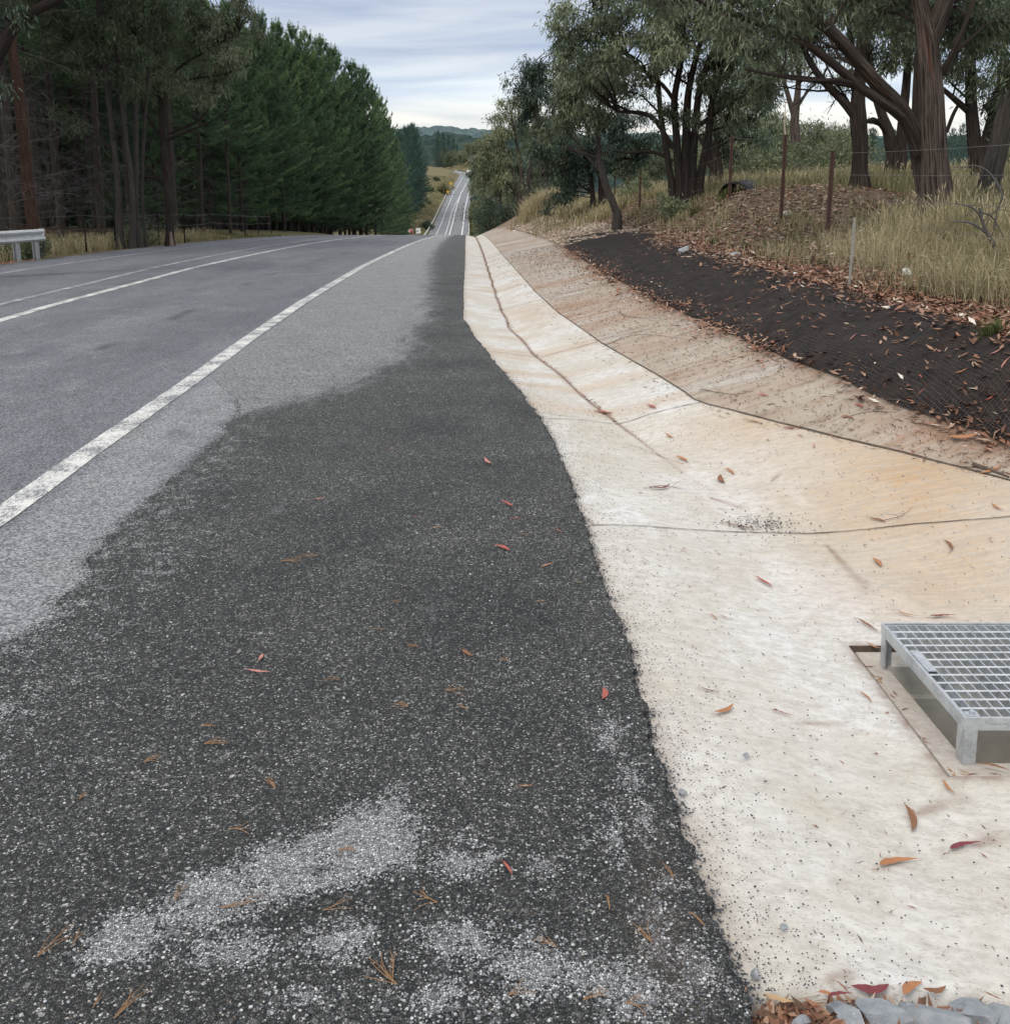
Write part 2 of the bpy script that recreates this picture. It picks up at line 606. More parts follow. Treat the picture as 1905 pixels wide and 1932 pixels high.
def build_materials():
    # --- old seal (running lanes)
    m = NT('asphalt', 0.85, 0.25)
    p = m.pos()
    fine = m.noise(p, 95, 3, .7)
    spk = m.voro(p, 120, 'F1', 'Color')
    big = m.noise(m.pos((1.0, .12, 1)), 1.1, 4, .6)
    base = m.mix(m.mr(big, .3, .7), (.112, .114, .124), (.158, .161, .171))
    mk = m.sep(m.attr('mask', 'Vector'))
    base = m.mix(mk[0], base, m.mix(m.mr(m.noise(p, 3, 5, .7), .3, .7), (.21, .215, .215), (.275, .28, .275)))             # pale polished strip beside the edge line, plus grazing light painted on far road
    base = m.mix(mk[1], base, (.062, .064, .068))           # darker patches
    blot = m.noise(m.pos((1, .5, 1)), 2.6, 7, .75, .5)
    base = m.mix(m.mr(blot, .53, .70, 0, .6), base, (.225, .222, .22))
    base = m.mix(m.mr(blot, .46, .28, 0, .6), base, (.070, .071, .076))
    s = m.sep(spk)
    c = m.mix(m.mr(s[0], .2, .95), m.mix(1.0, base, (.38, .38, .38), 'MULTIPLY'), m.mix(1.0, base, (1.75, 1.75, 1.75), 'MULTIPLY'))
    c = m.mix(m.mr(fine, .35, .7, 0, .5), c, base)
    m.color(c).bump(m.math('ADD', fine, m.voro(p, 120)), .35, .004)
    M['asphalt'] = m.m
    # --- fresh chip seal shoulder
    m = NT('chip_seal', 0.75, 0.35)
    g, dist, p, s = gravel_colors(m)
    mk = m.sep(m.attr('mask', 'Vector'))
    n1 = m.noise(p, 9, 7, .78, .4)
    n2 = m.noise(p, 60, 3, .8)
    k = m.mr(m.math('ADD', mk[0], m.math('MULTIPLY', m.math('SUBTRACT', n1, .5), 2.6)), .22, .95)
    k = m.mr(m.math('SUBTRACT', k, m.math('ADD', m.math('MULTIPLY', s[2], .75), m.math('MULTIPLY', n2, .25))), -.03, .03)
    pale = m.ramp(s[0], ((0.0, (.19, .188, .185)), (0.4, (.39, .387, .38)), (.8, (.56, .555, .545)), (1.0, (.76, .75, .73))))
    pale = m.mix(m.mr(dist, 0, .12), (.035, .035, .037), pale)
    c = m.mix(k, g, pale)
    dust = m.mr(m.math('ADD', mk[1], m.math('MULTIPLY', m.math('SUBTRACT', m.noise(m.pos((1, .35, 1)), 6, 8, .8), .5), 2.2)), .05, 1.0)
    dc = m.mix(m.mr(m.noise(p, 3, 5, .7), .3, .7), (.22, .225, .222), (.29, .293, .286))
    cg = m.sep(m.voro(p, 120.0, 'F1', 'Color'))
    dc = m.mix(m.mr(cg[0], .2, .95), m.mix(1.0, dc, (.40, .40, .40), 'MULTIPLY'), m.mix(1.0, dc, (1.8, 1.8, 1.8), 'MULTIPLY'))
    dust = m.mr(m.math('ADD', dust, m.math('MULTIPLY', m.math('SUBTRACT', s[1], .5), .55)), .28, .72)
    c = m.mix(m.math('MULTIPLY', dust, .96), c, dc)
    brown = m.mr(m.math('ADD', mk[2], m.math('MULTIPLY', m.math('SUBTRACT', m.noise(p, 9, 5, .7), .5), 1.0)), .45, .75)
    c = m.mix(m.math('MULTIPLY', brown, .6), c, (.075, .055, .042))
    m.color(c).bump(m.math('MINIMUM', dist, .25), 1.0, .012)
    M['chip'] = m.m
    # --- loose gravel
    m = NT('loose_stone', 0.8, 0.3)
    M['gravel'] = m.color(m.ramp(m.attr('rnd'), ((0, (.035, .036, .04)), (.4, (.12, .123, .13)), (.75, (.30, .305, .31)), (1, (.55, .55, .53))))).m
    # --- concrete
    for key, orange in (('concrete', 0), ('batter', 1)):
        m = NT(key, 0.82, 0.25)
        p = m.pos()
        mk = m.sep(m.attr('mask', 'Vector'))
        cloud = m.noise(p, 2.2, 5, .6)
        mott = m.noise(m.pos((1, 1.7, 1)), 16, 5, .75)
        grain = m.noise(p, 210, 3, .8)
        base = m.mix(m.mr(cloud, .3, .7), (.51, .465, .385), (.62, .595, .54)) if not orange else m.mix(m.mr(cloud, .3, .7), (.30, .235, .17), (.41, .345, .265))
        base = m.mix(m.math('MULTIPLY', mk[1], 1.0, True), base, (.70, .695, .68) if not orange else (.50, .47, .43))            # pale bloom
        base = m.mix(m.math('MULTIPLY', mk[0], 1.0, True), base, (.47, .30, .155) if not orange else (.30, .165, .09))      # rusty wash
        base = m.mix(m.mr(mott, .36, .60, .60, 0), base, (.36, .32, .27))
        fl = m.noise(m.pos((60, 150, 60), rot=(0, 0, .5)), 1.0, 3, .7)
        fl2 = m.noise(p, 3.5, 4, .7)
        flm = m.math('ADD', fl, m.math('MULTIPLY', m.math('SUBTRACT', fl2, .5), .22))
        base = m.mix(m.mr(flm, .57, .64, 0, .45), base, (.26, .22, .175))
        fl3 = m.noise(m.pos((18, 44, 30), rot=(0, 0, .35)), 1.0, 5, .8)
        base = m.mix(m.mr(fl3, .56, .70, 0, .34), base, (.35, .30, .24))                      # fine flecks
        pit = m.voro(m.pos((1, 1.5, 1)), 36, 'F1')
        base = m.mix(m.mr(pit, .05, .11, .8, 0), base, (.13, .12, .11))
        tr = m.noise(m.pos((3, 40, 10), rot=(0, 0, -.12)), 1.0, 4, .6)
        base = m.mix(m.mr(tr, .45, .7, 0, .22), base, (.66, .63, .57))
        base = m.mix(m.math('MULTIPLY', mk[2], 1.0, True), base, (.165, .082, .05))            # dirt lines and leaf stains
        base = m.mix(m.mr(grain, .3, .7, .10, 0), base, (.3, .28, .25))
        m.color(base).bump(m.math('ADD', grain, m.math('MULTIPLY', mott, 1.5)), .35, .004)
        M[key] = m.m
    M['pit_wall'] = simple('pit_wall', (.46, .43, .375), .9, .2, var=.3, scale=14, bump=.3)
    M['joint'] = simple('joint_dirt', (.085, .065, .05), .95, .1, var=.5, scale=40)
    # --- paint
    for key, cc, lo in (('paint', (.66, .65, .60), .52), ('paint_worn', (.50, .50, .49), .56), ('paint_far', (.66, .67, .65), .05)):
        m = NT(key, 0.7, 0.3)
        p = m.pos()
        n = m.noise(m.pos((1.6, .7, 1)), 42, 5, .85)
        n3 = m.noise(p, 4, 3, .6)
        k = m.mr(m.math('ADD', n, m.math('MULTIPLY', m.math('SUBTRACT', n3, .5), .5)), lo - .10, lo + .03)
        if lo < .1:
            k = 1.0
        d = m.mix(m.noise(p, 120, 2, .7), (.10, .102, .11), (.20, .20, .21))
        m.color(m.mix(k, d, m.mix(n3, tuple(x * .8 for x in cc), cc)))
        m.bump(n, .3, .003)
        M[key] = m.m
    # --- soil under everything
    m = NT('soil', 0.95, 0.1)
    p = m.pos()
    a = m.noise(p, 1.3, 5, .65)
    b = m.noise(p, 26, 4, .75)
    mk = m.sep(m.attr('mask', 'Vector'))
    c = m.mix(m.mr(b, .3, .7), (.055, .036, .026), (.17, .125, .09))
    c = m.mix(m.mr(a, .35, .7, 0, .6), c, (.20, .16, .115))
    c = m.mix(mk[0], c, m.mix(m.noise(p, 3.0, 5, .7), (.075, .075, .035), (.22, .18, .10)))      # grassy ground
    c = m.mix(mk[1], c, m.mix(m.noise(p, 12, 5, .7), (.15, .105, .075), (.33, .25, .18)))         # bare clay
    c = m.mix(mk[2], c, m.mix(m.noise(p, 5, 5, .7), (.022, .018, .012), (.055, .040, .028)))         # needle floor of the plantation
    m.color(c).bump(b, .8, .04)
    M['soil'] = m.m
    # --- black mat
    m = NT('netting', 0.9, 0.15)
    p = m.pos((1, 1, 1))
    dn = m.noise(p, 3.0, 3)

    def wave(rot, sc, dist):
        t = m.n.new('ShaderNodeTexWave')
        t.inputs['Scale'].default_value = sc
        t.inputs['Distortion'].default_value = dist
        t.inputs['Detail'].default_value = 2
        m.l.new(m.pos((1, 1, 1), rot=(0, 0, rot)), t.inputs['Vector'])
        return t.outputs['Fac']
    w1, w2 = wave(1.35, 15, 3.5), wave(-.15, 15, 3.5)
    g = m.math('MAXIMUM', m.mr(w1, .72, .92), m.mr(w2, .78, .95))
    under = m.mix(m.mr(m.noise(p, 9, 5, .75), .35, .7), (.010, .008, .008), (.056, .038, .029))
    m.color(m.mix(m.math('MULTIPLY', g, m.mr(dn, .3, .6, .35, 1.0)), under, (.066, .060, .057))).bump(m.math('ADD', g, m.math('MULTIPLY', m.noise(p, 40, 4), 1.5)), .9, .02)
    M['net'] = m.m
    # --- bark
    for key, cA, cB, cR in (('bark', (.022, .016, .014), (.21, .165, .135), (.20, .070, .035)), ('bark_grey', (.045, .038, .033), (.15, .13, .113), (.10, .065, .05)),
                            ('bark_pine', (.030, .024, .020), (.12, .10, .085), (.11, .07, .05)), ('bark_red', (.035, .02, .015), (.14, .085, .062), (.15, .055, .03)), ('bark_dark', (.014, .011, .010), (.105, .082, .068), (.09, .04, .025))):
        m = NT(key, 0.95, 0.1)
        v = m.attr_pos('tube', (48, 1.6, 1))
        v2 = m.attr_pos('tube', (5, .55, 1))
        n = m.noise(v, 1.0, 6, .75, .08)
        n2 = m.noise(v2, 1.0, 3, .6)
        c = m.mix(m.mr(n, .40, .64), cA, cB)
        c = m.mix(m.mr(n2, .58, .72, 0, .5), c, cR)
        m.color(c).bump(n, 1.0, .05)
        M[key] = m.m
    M['deadwood'] = simple('dead_wood', (.105, .096, .09), .9, .1, var=.5, scale=3)
    M['twig'] = simple('twig', (.10, .075, .06), .9, .1, var=.5, scale=4)
    # --- foliage
    M['euc'] = leafy('eucalypt_leaf', (.034, .052, .028), (.095, .122, .066), (.26, .285, .165))
    M['euc_dark'] = leafy('eucalypt_leaf_dark', (.024, .042, .030), (.058, .088, .056), (.16, .20, .12))
    M['euc_pale'] = leafy('eucalypt_leaf_pale', (.055, .072, .038), (.15, .175, .092), (.33, .34, .19))
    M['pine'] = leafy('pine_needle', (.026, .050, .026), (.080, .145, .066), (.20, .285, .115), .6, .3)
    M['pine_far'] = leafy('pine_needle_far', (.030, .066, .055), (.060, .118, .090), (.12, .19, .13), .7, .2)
    M['pine_brown'] = leafy('pine_needle_brown', (.10, .045, .02), (.22, .10, .04), (.32, .17, .07), .7, .1)
    # --- grass
    m = NT('grass_blade', 0.8, 0.15)
    r = m.attr('rnd')
    c = m.ramp(r, ((0, (.060, .085, .022)), (.35, (.14, .145, .062)), (.6, (.29, .25, .14)), (.85, (.44, .37, .22)), (1, (.52, .44, .31))))
    m.color(c).translucent(c, .25)
    M['grass'] = m.m
    # --- litter and fallen leaves
    m = NT('litter', 0.75, 0.2)
    c = m.ramp(m.attr('rnd'), ((0, (.035, .022, .018)), (.3, (.12, .065, .042)), (.55, (.27, .125, .075)), (.75, (.34, .22, .15)), (.92, (.52, .42, .31)), (1, (.62, .56, .47))))
    m.color(c)
    M['litter'] = m.m
    for key, cc in (('leaf_red', (.42, .11, .08)), ('leaf_pink', (.52, .23, .18)), ('leaf_orange', (.46, .20, .085)), ('leaf_brown', (.26, .115, .055)), ('leaf_tan', (.50, .33, .17)), ('leaf_maroon', (.22, .045, .05))):
        m = NT(key, 0.55, 0.35)
        n = m.noise(m.pos(), 60, 4, .7)
        m.color(m.mix(m.mr(n, .3, .7), tuple(x * .55 for x in cc), tuple(x * 1.05 for x in cc))).bump(n, .4, .002)
        M[key] = m.m
    M['clod'] = NT('clod', .95, .1)
    M['clod'] = M['clod'].color(M['clod'].ramp(M['clod'].attr('rnd'), ((0, (.05, .034, .026)), (.5, (.20, .145, .105)), (1, (.46, .38, .30))))).m
    M['needle'] = simple('dry_needle', (.30, .17, .085), .8, .2, var=.5, scale=30)
    # --- metals and the rest
    m = NT('galvanised', 0.42, 0.5)
    n = m.noise(m.pos(), 14, 5, .7)
    v = m.sep(m.voro(m.pos(), 90, 'F1', 'Color'))[0]
    st = m.noise(m.pos((1, 1, .4)), 22, 6, .8)
    gc = m.mix(m.mr(n, .3, .7), m.mix(v, (.30, .325, .34), (.46, .485, .50)), (.58, .60, .61))
    m.color(m.mix(m.mr(st, .56, .72, 0, .7), gc, (.20, .185, .165)))
    m.bs.inputs['Metallic'].default_value = .55
    M['galv'] = m.m
    m = NT('rail_steel', 0.55, 0.4)
    n = m.noise(m.pos((1, .4, 3)), 4, 5, .7)
    m.color(m.mix(m.mr(n, .3, .7), (.42, .42, .41), (.66, .66, .64)))
    m.bs.inputs['Metallic'].default_value = .25
    M['rail'] = m.m
    M['post_rust'] = simple('rusty_post', (.085, .048, .038), .85, .2, var=.5, scale=25, bump=.3)
    M['post_dark'] = simple('dark_post', (.02, .019, .018), .85, .2, var=.3)
    M['wire'] = simple('wire', (.20, .195, .185), .6, .4, metal=.4)
    M['timber'] = simple('weathered_timber', (.30, .285, .25), .9, .1, var=.4, scale=30, bump=.4)
    M['pale_wood'] = simple('pale_wood', (.52, .40, .31), .8, .2, var=.25, scale=9)
    M['scar'] = simple('bare_scar', (.25, .185, .145), .85, .2, var=.4, scale=20)
    M['black_plastic'] = simple('black_plastic', (.012, .012, .012), .6, .3)
    M['white'] = simple('white_face', (.80, .80, .78), .6, .3, var=.06, scale=3)
    M['yellow'] = simple('yellow_face', (.85, .50, .04), .6, .3, var=.1)
    M['red'] = simple('red_face', (.62, .06, .05), .6, .3, var=.15)
    M['black'] = simple('black_ink', (.02, .02, .02), .7, .2)
    M['grey'] = simple('grey_metal', (.35, .36, .36), .6, .3, metal=.3)
    m = NT('rock', 0.8, 0.3)
    n = m.noise(m.pos(), 9, 6, .7)
    c = m.mix(m.mr(n, .3, .7), (.19, .21, .235), (.52, .53, .53))
    c = m.mix(m.mr(m.noise(m.pos((1, 1, 1), rot=(1, 0, 0)), 24, 4, .8), .62, .72), c, (.62, .60, .57))
    m.color(c).bump(m.noise(m.pos(), 34, 7, .8), .9, .014)
    M['rock'] = m.m
    m = NT('hill_forest', 0.95, 0.05)
    a = m.noise(m.pos(), .09, 4, .7)
    b = m.noise(m.pos(), .018, 3, .6)
    c = m.mix(m.mr(a, .3, .7), (.022, .038, .037), (.048, .074, .066))
    m.color(m.mix(m.mr(b, .5, .7, 0, .35), c, (.11, .13, .075)))
    M['hill'] = m.m
    m = NT('hill_far', 0.95, 0.05)
    a = m.noise(m.pos(), .05, 4, .7)
    m.color(m.mix(m.mr(a, .3, .7), (.055, .085, .095), (.12, .16, .145)))  # paler, bluer base colour stands in for haze in the air
    M['hill_far'] = m.m


build_materials()
# ------------------------------------------------------------------ the lie of the land
_zy = [100, 120, 160, 200, 240, 280, 330, 390, 440, 476, 510, 560, 620, 700, 900, 1400]
_zz = [-7.99, -10.33, -15.0, -19.2, -22.8, -24.3, -25.2, -25.3, -24.3, -23.3, -21.8, -20.5, -19.8, -19.0, -14.0, -8.0]


def zr(y):
    y = np.asarray(y, float)
    near = -.049 * y - .000309 * y * y
    far = np.interp(y, _zy, _zz)
    w = sstep(100, 120, y)
    return np.where(y < 0, 0.0 - .02 * y, near * (1 - w) + far * w)


def tab(*a):
    a = np.array(a, float).reshape(-1, 2)
    return lambda y: np.interp(y, a[:, 0], a[:, 1])


# lateral positions (metres right of the camera) of the road's lines against distance
t_centre = tab(-10, -5.9, 4, -6.05, 12, -6.22, 14, -6.4, 18, -6.62, 22, -6.9, 28, -7.1, 37, -7.35, 50, -7.5, 70, -7.8, 120, -9.3, 200, -12.4, 280, -15.4, 390, -19.0, 476, -20.6, 510, -20.2, 560, -20.4, 620, -21.5, 650, -25, 680, -34, 720, -50)
t_edge = tab(-10, -2.3, 4.6, -2.43, 5.7, -2.50, 8, -2.60, 10.6, -2.76, 14.5, -2.95, 22, -3.2, 37, -3.5, 50, -3.75, 70, -4.2, 120, -5.8, 200, -8.9, 280, -11.9, 390, -15.5, 476, -17.1, 510, -16.7, 560, -16.8, 620, -18, 650, -21.5, 680, -30.5, 720, -46.5)
t_E = tab(-10, .5, 1.6, .46, 2.3, .43, 3.3, .41, 4.6, .36, 6.3, .29, 7.2, .18, 8.3, .03, 10.6, -.30, 12.6, -.53, 17.3, -.72, 23.3, -.93, 38, -1.5, 50, -1.95, 70, -2.7, 120, -4.3, 200, -7.4, 280, -10.2, 390, -14.0, 476, -15.6, 510, -15.2, 620, -16.5, 650, -20, 680, -29, 720, -45)


def t_RL(y):
    return t_centre(y) - np.interp(y, (0, 15, 60, 100, 300), (4.6, 4.75, 4.9, 4.6, 5.9))


def t_Lf(y):
    return t_RL(y) - 1.0


def t_off(a, b, c):          # a near table, then an offset from E far away
    pass


t_Ia = tab(-10, 1.3, 1.6, 1.28, 3.6, 1.28, 4.2, 1.27, 5.1, 1.19, 5.8, 1.04, 6.8, .80, 8.7, .51, 10.1, .29, 12.2, .05, 15.3, -.11, 22.3, -.37, 30, -.65, 50, -1.40, 75, -2.3, 120, -3.8, 200, -6.9, 280, -9.7, 390, -13.5, 476, -15.1, 620, -16, 720, -44)
t_Ib = tab(-10, 2.2, 3.6, 2.16, 4.2, 1.75, 5.1, 1.24, 5.8, 1.05, 6.8, .81, 8.7, .52, 10.1, .30, 12.2, .06, 15.3, -.10, 22.3, -.36, 30, -.64, 50, -1.39, 75, -2.2, 120, -3.2, 200, -6.3, 280, -9.1, 390, -12.9, 476, -14.5, 620, -15.4, 720, -43)
t_L = tab(-10, 3.7, 1.5, 3.6, 3.0, 3.25, 4.0, 2.95, 4.92, 2.58, 5.54, 2.20, 6.07, 1.84, 6.9, 1.37, 8.1, 1.21, 9.6, .97, 12.5, .65, 15.6, .44, 26, -.05, 50, -1.0, 75, -1.9, 120, -2.6, 200, -5.5, 280, -8.2, 390, -12, 476, -13.6, 620, -14.5, 720, -42)
t_N1 = tab(-10, 4.2, 1.5, 4.05, 3, 3.75, 4.0, 3.35, 4.6, 3.05, 5.1, 2.74, 5.5, 2.52, 5.92, 2.34, 6.6, 2.22, 7.35, 2.09, 9.1, 1.89, 11.5, 1.70, 16.3, 1.52, 24, 1.45, 30, 1.3, 50, .25, 75, -1.0, 120, -1.2, 200, -4, 280, -7, 390, -10.5, 476, -12, 620, -13, 720, -41)
t_N2 = tab(-10, 5.0, 1.5, 4.9, 3.0, 4.4, 4.0, 3.9, 4.8, 3.3, 5.6, 3.0, 7, 2.93, 8.5, 2.90, 11.6, 2.88, 16, 2.92, 20, 3.1, 26, 3.35, 35, 3.0, 42, 2.3, 50, 1.4, 75, .6, 120, 1.0, 200, -1.5, 280, -4.5, 390, -8, 476, -9.5, 620, -10, 720, -38)
t_F = tab(-10, 5.4, 1.5, 5.3, 4, 4.9, 8, 4.5, 45, 4.4, 75, 4.2, 120, 4.0, 200, 2.0, 280, 0, 390, -3, 476, -4, 620, -4, 720, -30)
d_I = tab(-10, -.12, 4.2, -.12, 5.1, -.10, 5.8, -.08, 6.8, -.065, 50, -.065, 80, -.15, 700, -.3)
d_L = tab(-10, .10, 50, .10, 80, 0, 700, -.1)
d_N1 = tab(-10, .18, 4.0, .19, 5.1, .205, 5.9, .28, 6.6, .33, 9, .35, 26, .35, 50, .45, 80, .4, 120, .2, 700, 0)
d_N2 = tab(-10, .55, 5, .70, 24, .74, 35, .85, 50, 1.15, 75, 1.3, 120, 1.0, 200, .6, 700, .8)
d_F = tab(-10, .7, 8, .78, 14, .90, 16.5, .92, 20, 1.12, 26, 1.32, 33, 1.5, 45, 1.55, 70, 1.9, 120, 2.0, 200, 1.6, 700, 1.6)
z_pl = tab(-10, .8, 8, .62, 14, .50, 20, .50, 33, .25, 45, -.25, 60, -1.1, 80, -2.6, 120, -6.0, 200, -13.5, 300, -19, 400, -20.5, 500, -17, 600, -14, 800, -10, 1400, -4)


def Hs(x, y):
    """height of the finished surface"""
    x = np.asarray(x, float)
    y = np.asarray(y, float)
    x, y = np.broadcast_arrays(x, y)
    r = zr(y)
    Lf, RL, E, Ia, Ib, L, N1, N2, Fx = t_Lf(y), t_RL(y), t_E(y), t_Ia(y), t_Ib(y), t_L(y), t_N1(y), t_N2(y), t_F(y)
    o = np.zeros_like(r)
    left = np.interp(y, (0, 60, 150, 300, 700), (.25, .3, .6, 1.5, 2.5))
    nodes = [(o - 500, r + 8), (o - 120, r + 5 * sstep(60, 200, y)), (Lf - 25, r + left + .3), (Lf - 4, r + left), (Lf, r - .06), (RL, r), (E, r),
             (Ia, r + d_I(y)), (Ib, r + d_I(y)), (L, r + d_L(y)), (N1, r + d_N1(y)), (N2, r + d_N2(y)),
             (Fx, r + d_F(y)), (Fx + 3.5, .45 * (r + d_F(y)) + .55 * z_pl(y)), (Fx + 9, z_pl(y)), (Fx + 70, z_pl(y) * .8), (Fx + 500, z_pl(y) * .5)]
    z = np.where(x <= nodes[0][0], nodes[0][1], nodes[-1][1])
    for (xa, za), (xb, zb) in zip(nodes[:-1], nodes[1:]):
        t = (x - xa) / np.maximum(xb - xa, 1e-4)
        t = np.clip(t, 0, 1)
        z = np.where((x > xa) & (x <= xb), za + (zb - za) * t, z)
    # the drain is a soft dish near the pit and a sharp vee further away
    w = 1 - sstep(5.2, 7.2, y)
    t = np.clip((x - E) / (Ia - E), 0, 1)
    z = z + w * np.where((x > E) & (x < Ia), d_I(y) * ((t * t * (3 - 2 * t)) - t) * .8, 0)
    t = np.clip((x - Ib) / (L - Ib), 0, 1)
    z = z + w * np.where((x > Ib) & (x < L), (d_L(y) - d_I(y)) * ((t * t * (3 - 2 * t)) - t) * .7, 0)
    # mound and rough ground on the right
    m = sstep(0, 1.2, x - N2 + .2) * (1 - sstep(60, 90, y))
    bump = .55 * np.exp(-(((x - 6.0) / 2.0) ** 2 + ((y - 19.5) / 3.2) ** 2)) + .22 * np.exp(-(((x - 4.9) / 1.0) ** 2 + ((y - 23.0) / 3.0) ** 2))
    z = z + m * (bump + .16 * (fbm(x * .7, y * .7, 3, 4) - .5) + .07 * (fbm(x * 4, y * 4, 9, 3) - .5))
    ml = sstep(0, 2, Lf - x)
    z = z + ml * .25 * (fbm(x * .5, y * .5, 21, 4) - .5)
    return z


def Hn(x, y):
    """surface of the netting, a little lumpy"""
    x = np.asarray(x, float)
    y = np.asarray(y, float)
    e = np.minimum(sstep(0, .25, x - t_N1(y)), sstep(0, .3, t_N2(y) + .1 - x))
    return Hs(x, y) + .014 + e * (-.015 + .11 * (fbm(x * 1.5, y * .9, 51, 3) - .35) + .05 * fbm(x * 6, y * 6, 52, 3))


def drop(X, Y, f=Hs, near=1.0, far=120.0):
    """point of the surface seen at photo pixel X,Y"""
    r = ray(X, Y)
    t = near * np.exp(np.linspace(0, math.log(far / near), 1500))
    p = np.array((0, 0, CAMH)) + r[None] * t[:, None]
    h = f(p[:, 0], p[:, 1])
    k = np.nonzero(p[:, 2] < h)[0]
    if not len(k):
        return None
    k = k[0]
    if k:
        a, b = p[k - 1], p[k]
        ga, gb = a[2] - h[k - 1], b[2] - h[k]
        q = a + (b - a) * ga / (ga - gb)
    else:
        q = p[0]
    return q


def geo(a, b, s0, g):
    out, s, y = [a], s0, a
    while y < b:
        y += s
        s *= g
        out.append(min(y, b))
    return np.array(out)


def grid_faces(m, n):
    i, j = np.meshgrid(np.arange(m - 1), np.arange(n - 1), indexing='ij')
    return np.stack((i * n + j, i * n + j + 1, (i + 1) * n + j + 1, (i + 1) * n + j), -1).reshape(-1, 4)


def loft(name, ys, fx, nx, zoff, mat, maskf=None, parent=None, zf=Hs, smooth=True):
    """sheet between two lateral curves"""
    fa, fb = fx
    A, B = fa(ys), fb(ys)
    t = np.linspace(0, 1, nx)
    X = A[:, None] + (B - A)[:, None] * t[None]
    Y = np.broadcast_to(ys[:, None], X.shape)
    Z = zf(X, Y) + zoff
    b = Buf()
    mk = maskf(X, Y).reshape(-1, 3) if maskf else None
    b.add(np.stack((X, Y, Z), -1).reshape(-1, 3), grid_faces(len(ys), nx), col=mk)
    return b.obj(name, mat, parent, smooth)


def poly_mask(y, pts):
    """lateral position of a traced border"""
    return np.interp(y, [p[1] for p in pts], [p[0] for p in pts])


# --- ground sheet --------------------------------------------------
ysg = np.concatenate((np.arange(-8, 1.4, .4), np.arange(1.4, 12, .14), geo(12, 1200, .16, 1.022)[0:]))
ysg = np.unique(np.round(ysg, 3))


def ground():
    segs = [(lambda y: y * 0 - 500, 1), (lambda y: y * 0 - 120, 8), (lambda y: t_Lf(y) - 25, 10), (lambda y: t_Lf(y) - 4, 12), (t_Lf, 12), (t_RL, 3), (t_E, 4),
            (t_Ia, 5), (t_Ib, 6), (t_L, 4), (t_N1, 3), (t_N2, 8), (t_F, 18), (lambda y: t_F(y) + 3.5, 30), (lambda y: t_F(y) + 9, 30), (lambda y: t_F(y) + 70, 26), (lambda y: t_F(y) + 500, 12)]
    cols = []
    prev = None
    for f, n in segs:
        c = f(ysg)
        if prev is not None:
            for k in range(n):
                cols.append(prev + (c - prev) * k / n)
        prev = c
    cols.append(prev)
    X = np.stack(cols, 1)
    Y = np.broadcast_to(ysg[:, None], X.shape)
    Z = Hs(X, Y)
    under = (X > t_RL(Y) + .05) & (X < t_N2(Y) - .05) & (Y < 76)
    Z = Z - np.where(under, .09, 0)
    under2 = (X > t_RL(Y) + .2) & (X < t_E(Y) - .2) & (Y >= 76)
    Z = Z - np.where(under2, .12, 0)
    pit = (X > 1.0) & (X < 2.5) & (Y > 2.3) & (Y < 3.9)
    Z = Z - np.where(pit, 1.0, 0)
    front = (X > .40) & (Y < 1.9)
    Z = Z - np.where(front, .09, 0)
    g = np.clip(sstep(0, .8, X - t_F(Y) - .6) + sstep(0, 1.2, t_RL(Y) - X + .2) * (1 - sstep(2.5, 6, t_Lf(Y) - X)), 0, 1)
    mound = np.exp(-(((X - 5.6) / 2.3) ** 2 + ((Y - 19.8) / 4.5) ** 2))
    near_l = (Y < 26) * (1 - sstep(.30, .37, X / np.maximum(Y, 1)))
    g = g * (1 - np.clip(mound * 1.6, 0, 1)) * (1 - near_l * (X > 0))
    g = np.maximum(g, sstep(225, 260, Y) * (X > t_Lf(Y) - 22))
    clay = sstep(24, 32, Y) * (1 - sstep(70, 90, Y)) * (1 - sstep(0, .5, X - t_N2(Y))) * (X > t_L(Y) - .5)
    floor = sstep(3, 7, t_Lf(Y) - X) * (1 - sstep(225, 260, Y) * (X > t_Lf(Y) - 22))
    b = Buf()
    b.add(np.stack((X, Y, Z), -1).reshape(-1, 3), grid_faces(*X.shape), col=np.stack((g, clay, floor), -1).reshape(-1, 3))
    o = b.obj('ground', M['soil'], None, True)
    tag(o, kind='structure')


ground()

# --- road ----------------------------------------------------------
ysr = np.unique(np.round(np.concatenate((np.arange(-6, 0, .5), np.arange(0, 12, .06), geo(12, 730, .08, 1.018))), 3))


def road_mask(X, Y):
    d = X - t_edge(Y)
    pale = sstep(.05, .18, d) * (1 - sstep(1.5, 2.3, d)) * (1 - sstep(24, 50, Y)) * (.6 + .5 * fbm(X * 2.2, Y * .45, 5, 4))
    pale = np.maximum(pale, .75 * sstep(200, 230, Y))  # far road lightened: brightness of light at a grazing angle, put into the mask
    lane = t_edge(Y)
    w = np.exp(-(((lane - X) - 1.0) / .38) ** 2) + np.exp(-(((lane - X) - 2.6) / .38) ** 2)
    dark = .28 * w * fbm(X * 2, Y * .25, 8, 3) + .9 * np.exp(-((X - t_E(Y) + .55) / .5) ** 2) * sstep(12, 22, Y) * (1 - sstep(90, 120, Y)) * sstep(.35, .6, fbm(X * 1.5, Y * .35, 31, 4))
    crack = .85 * np.exp(-((lane - X - 1.45 - .10 * np.sin(Y * .4) - .04 * np.sin(Y * 2.3)) / .026) ** 2) * sstep(.25, .45, vnoise(Y * 1.3, Y * 0, 4)) + .5 * np.exp(-((lane - X + .75 + .06 * np.sin(Y * .9)) / .03) ** 2) * sstep(.4, .6, vnoise(Y * .9, Y * 0, 14))
    return np.stack((np.clip(pale, 0, 1) * .82, np.clip(dark + crack, 0, 1), Y * 0), -1)


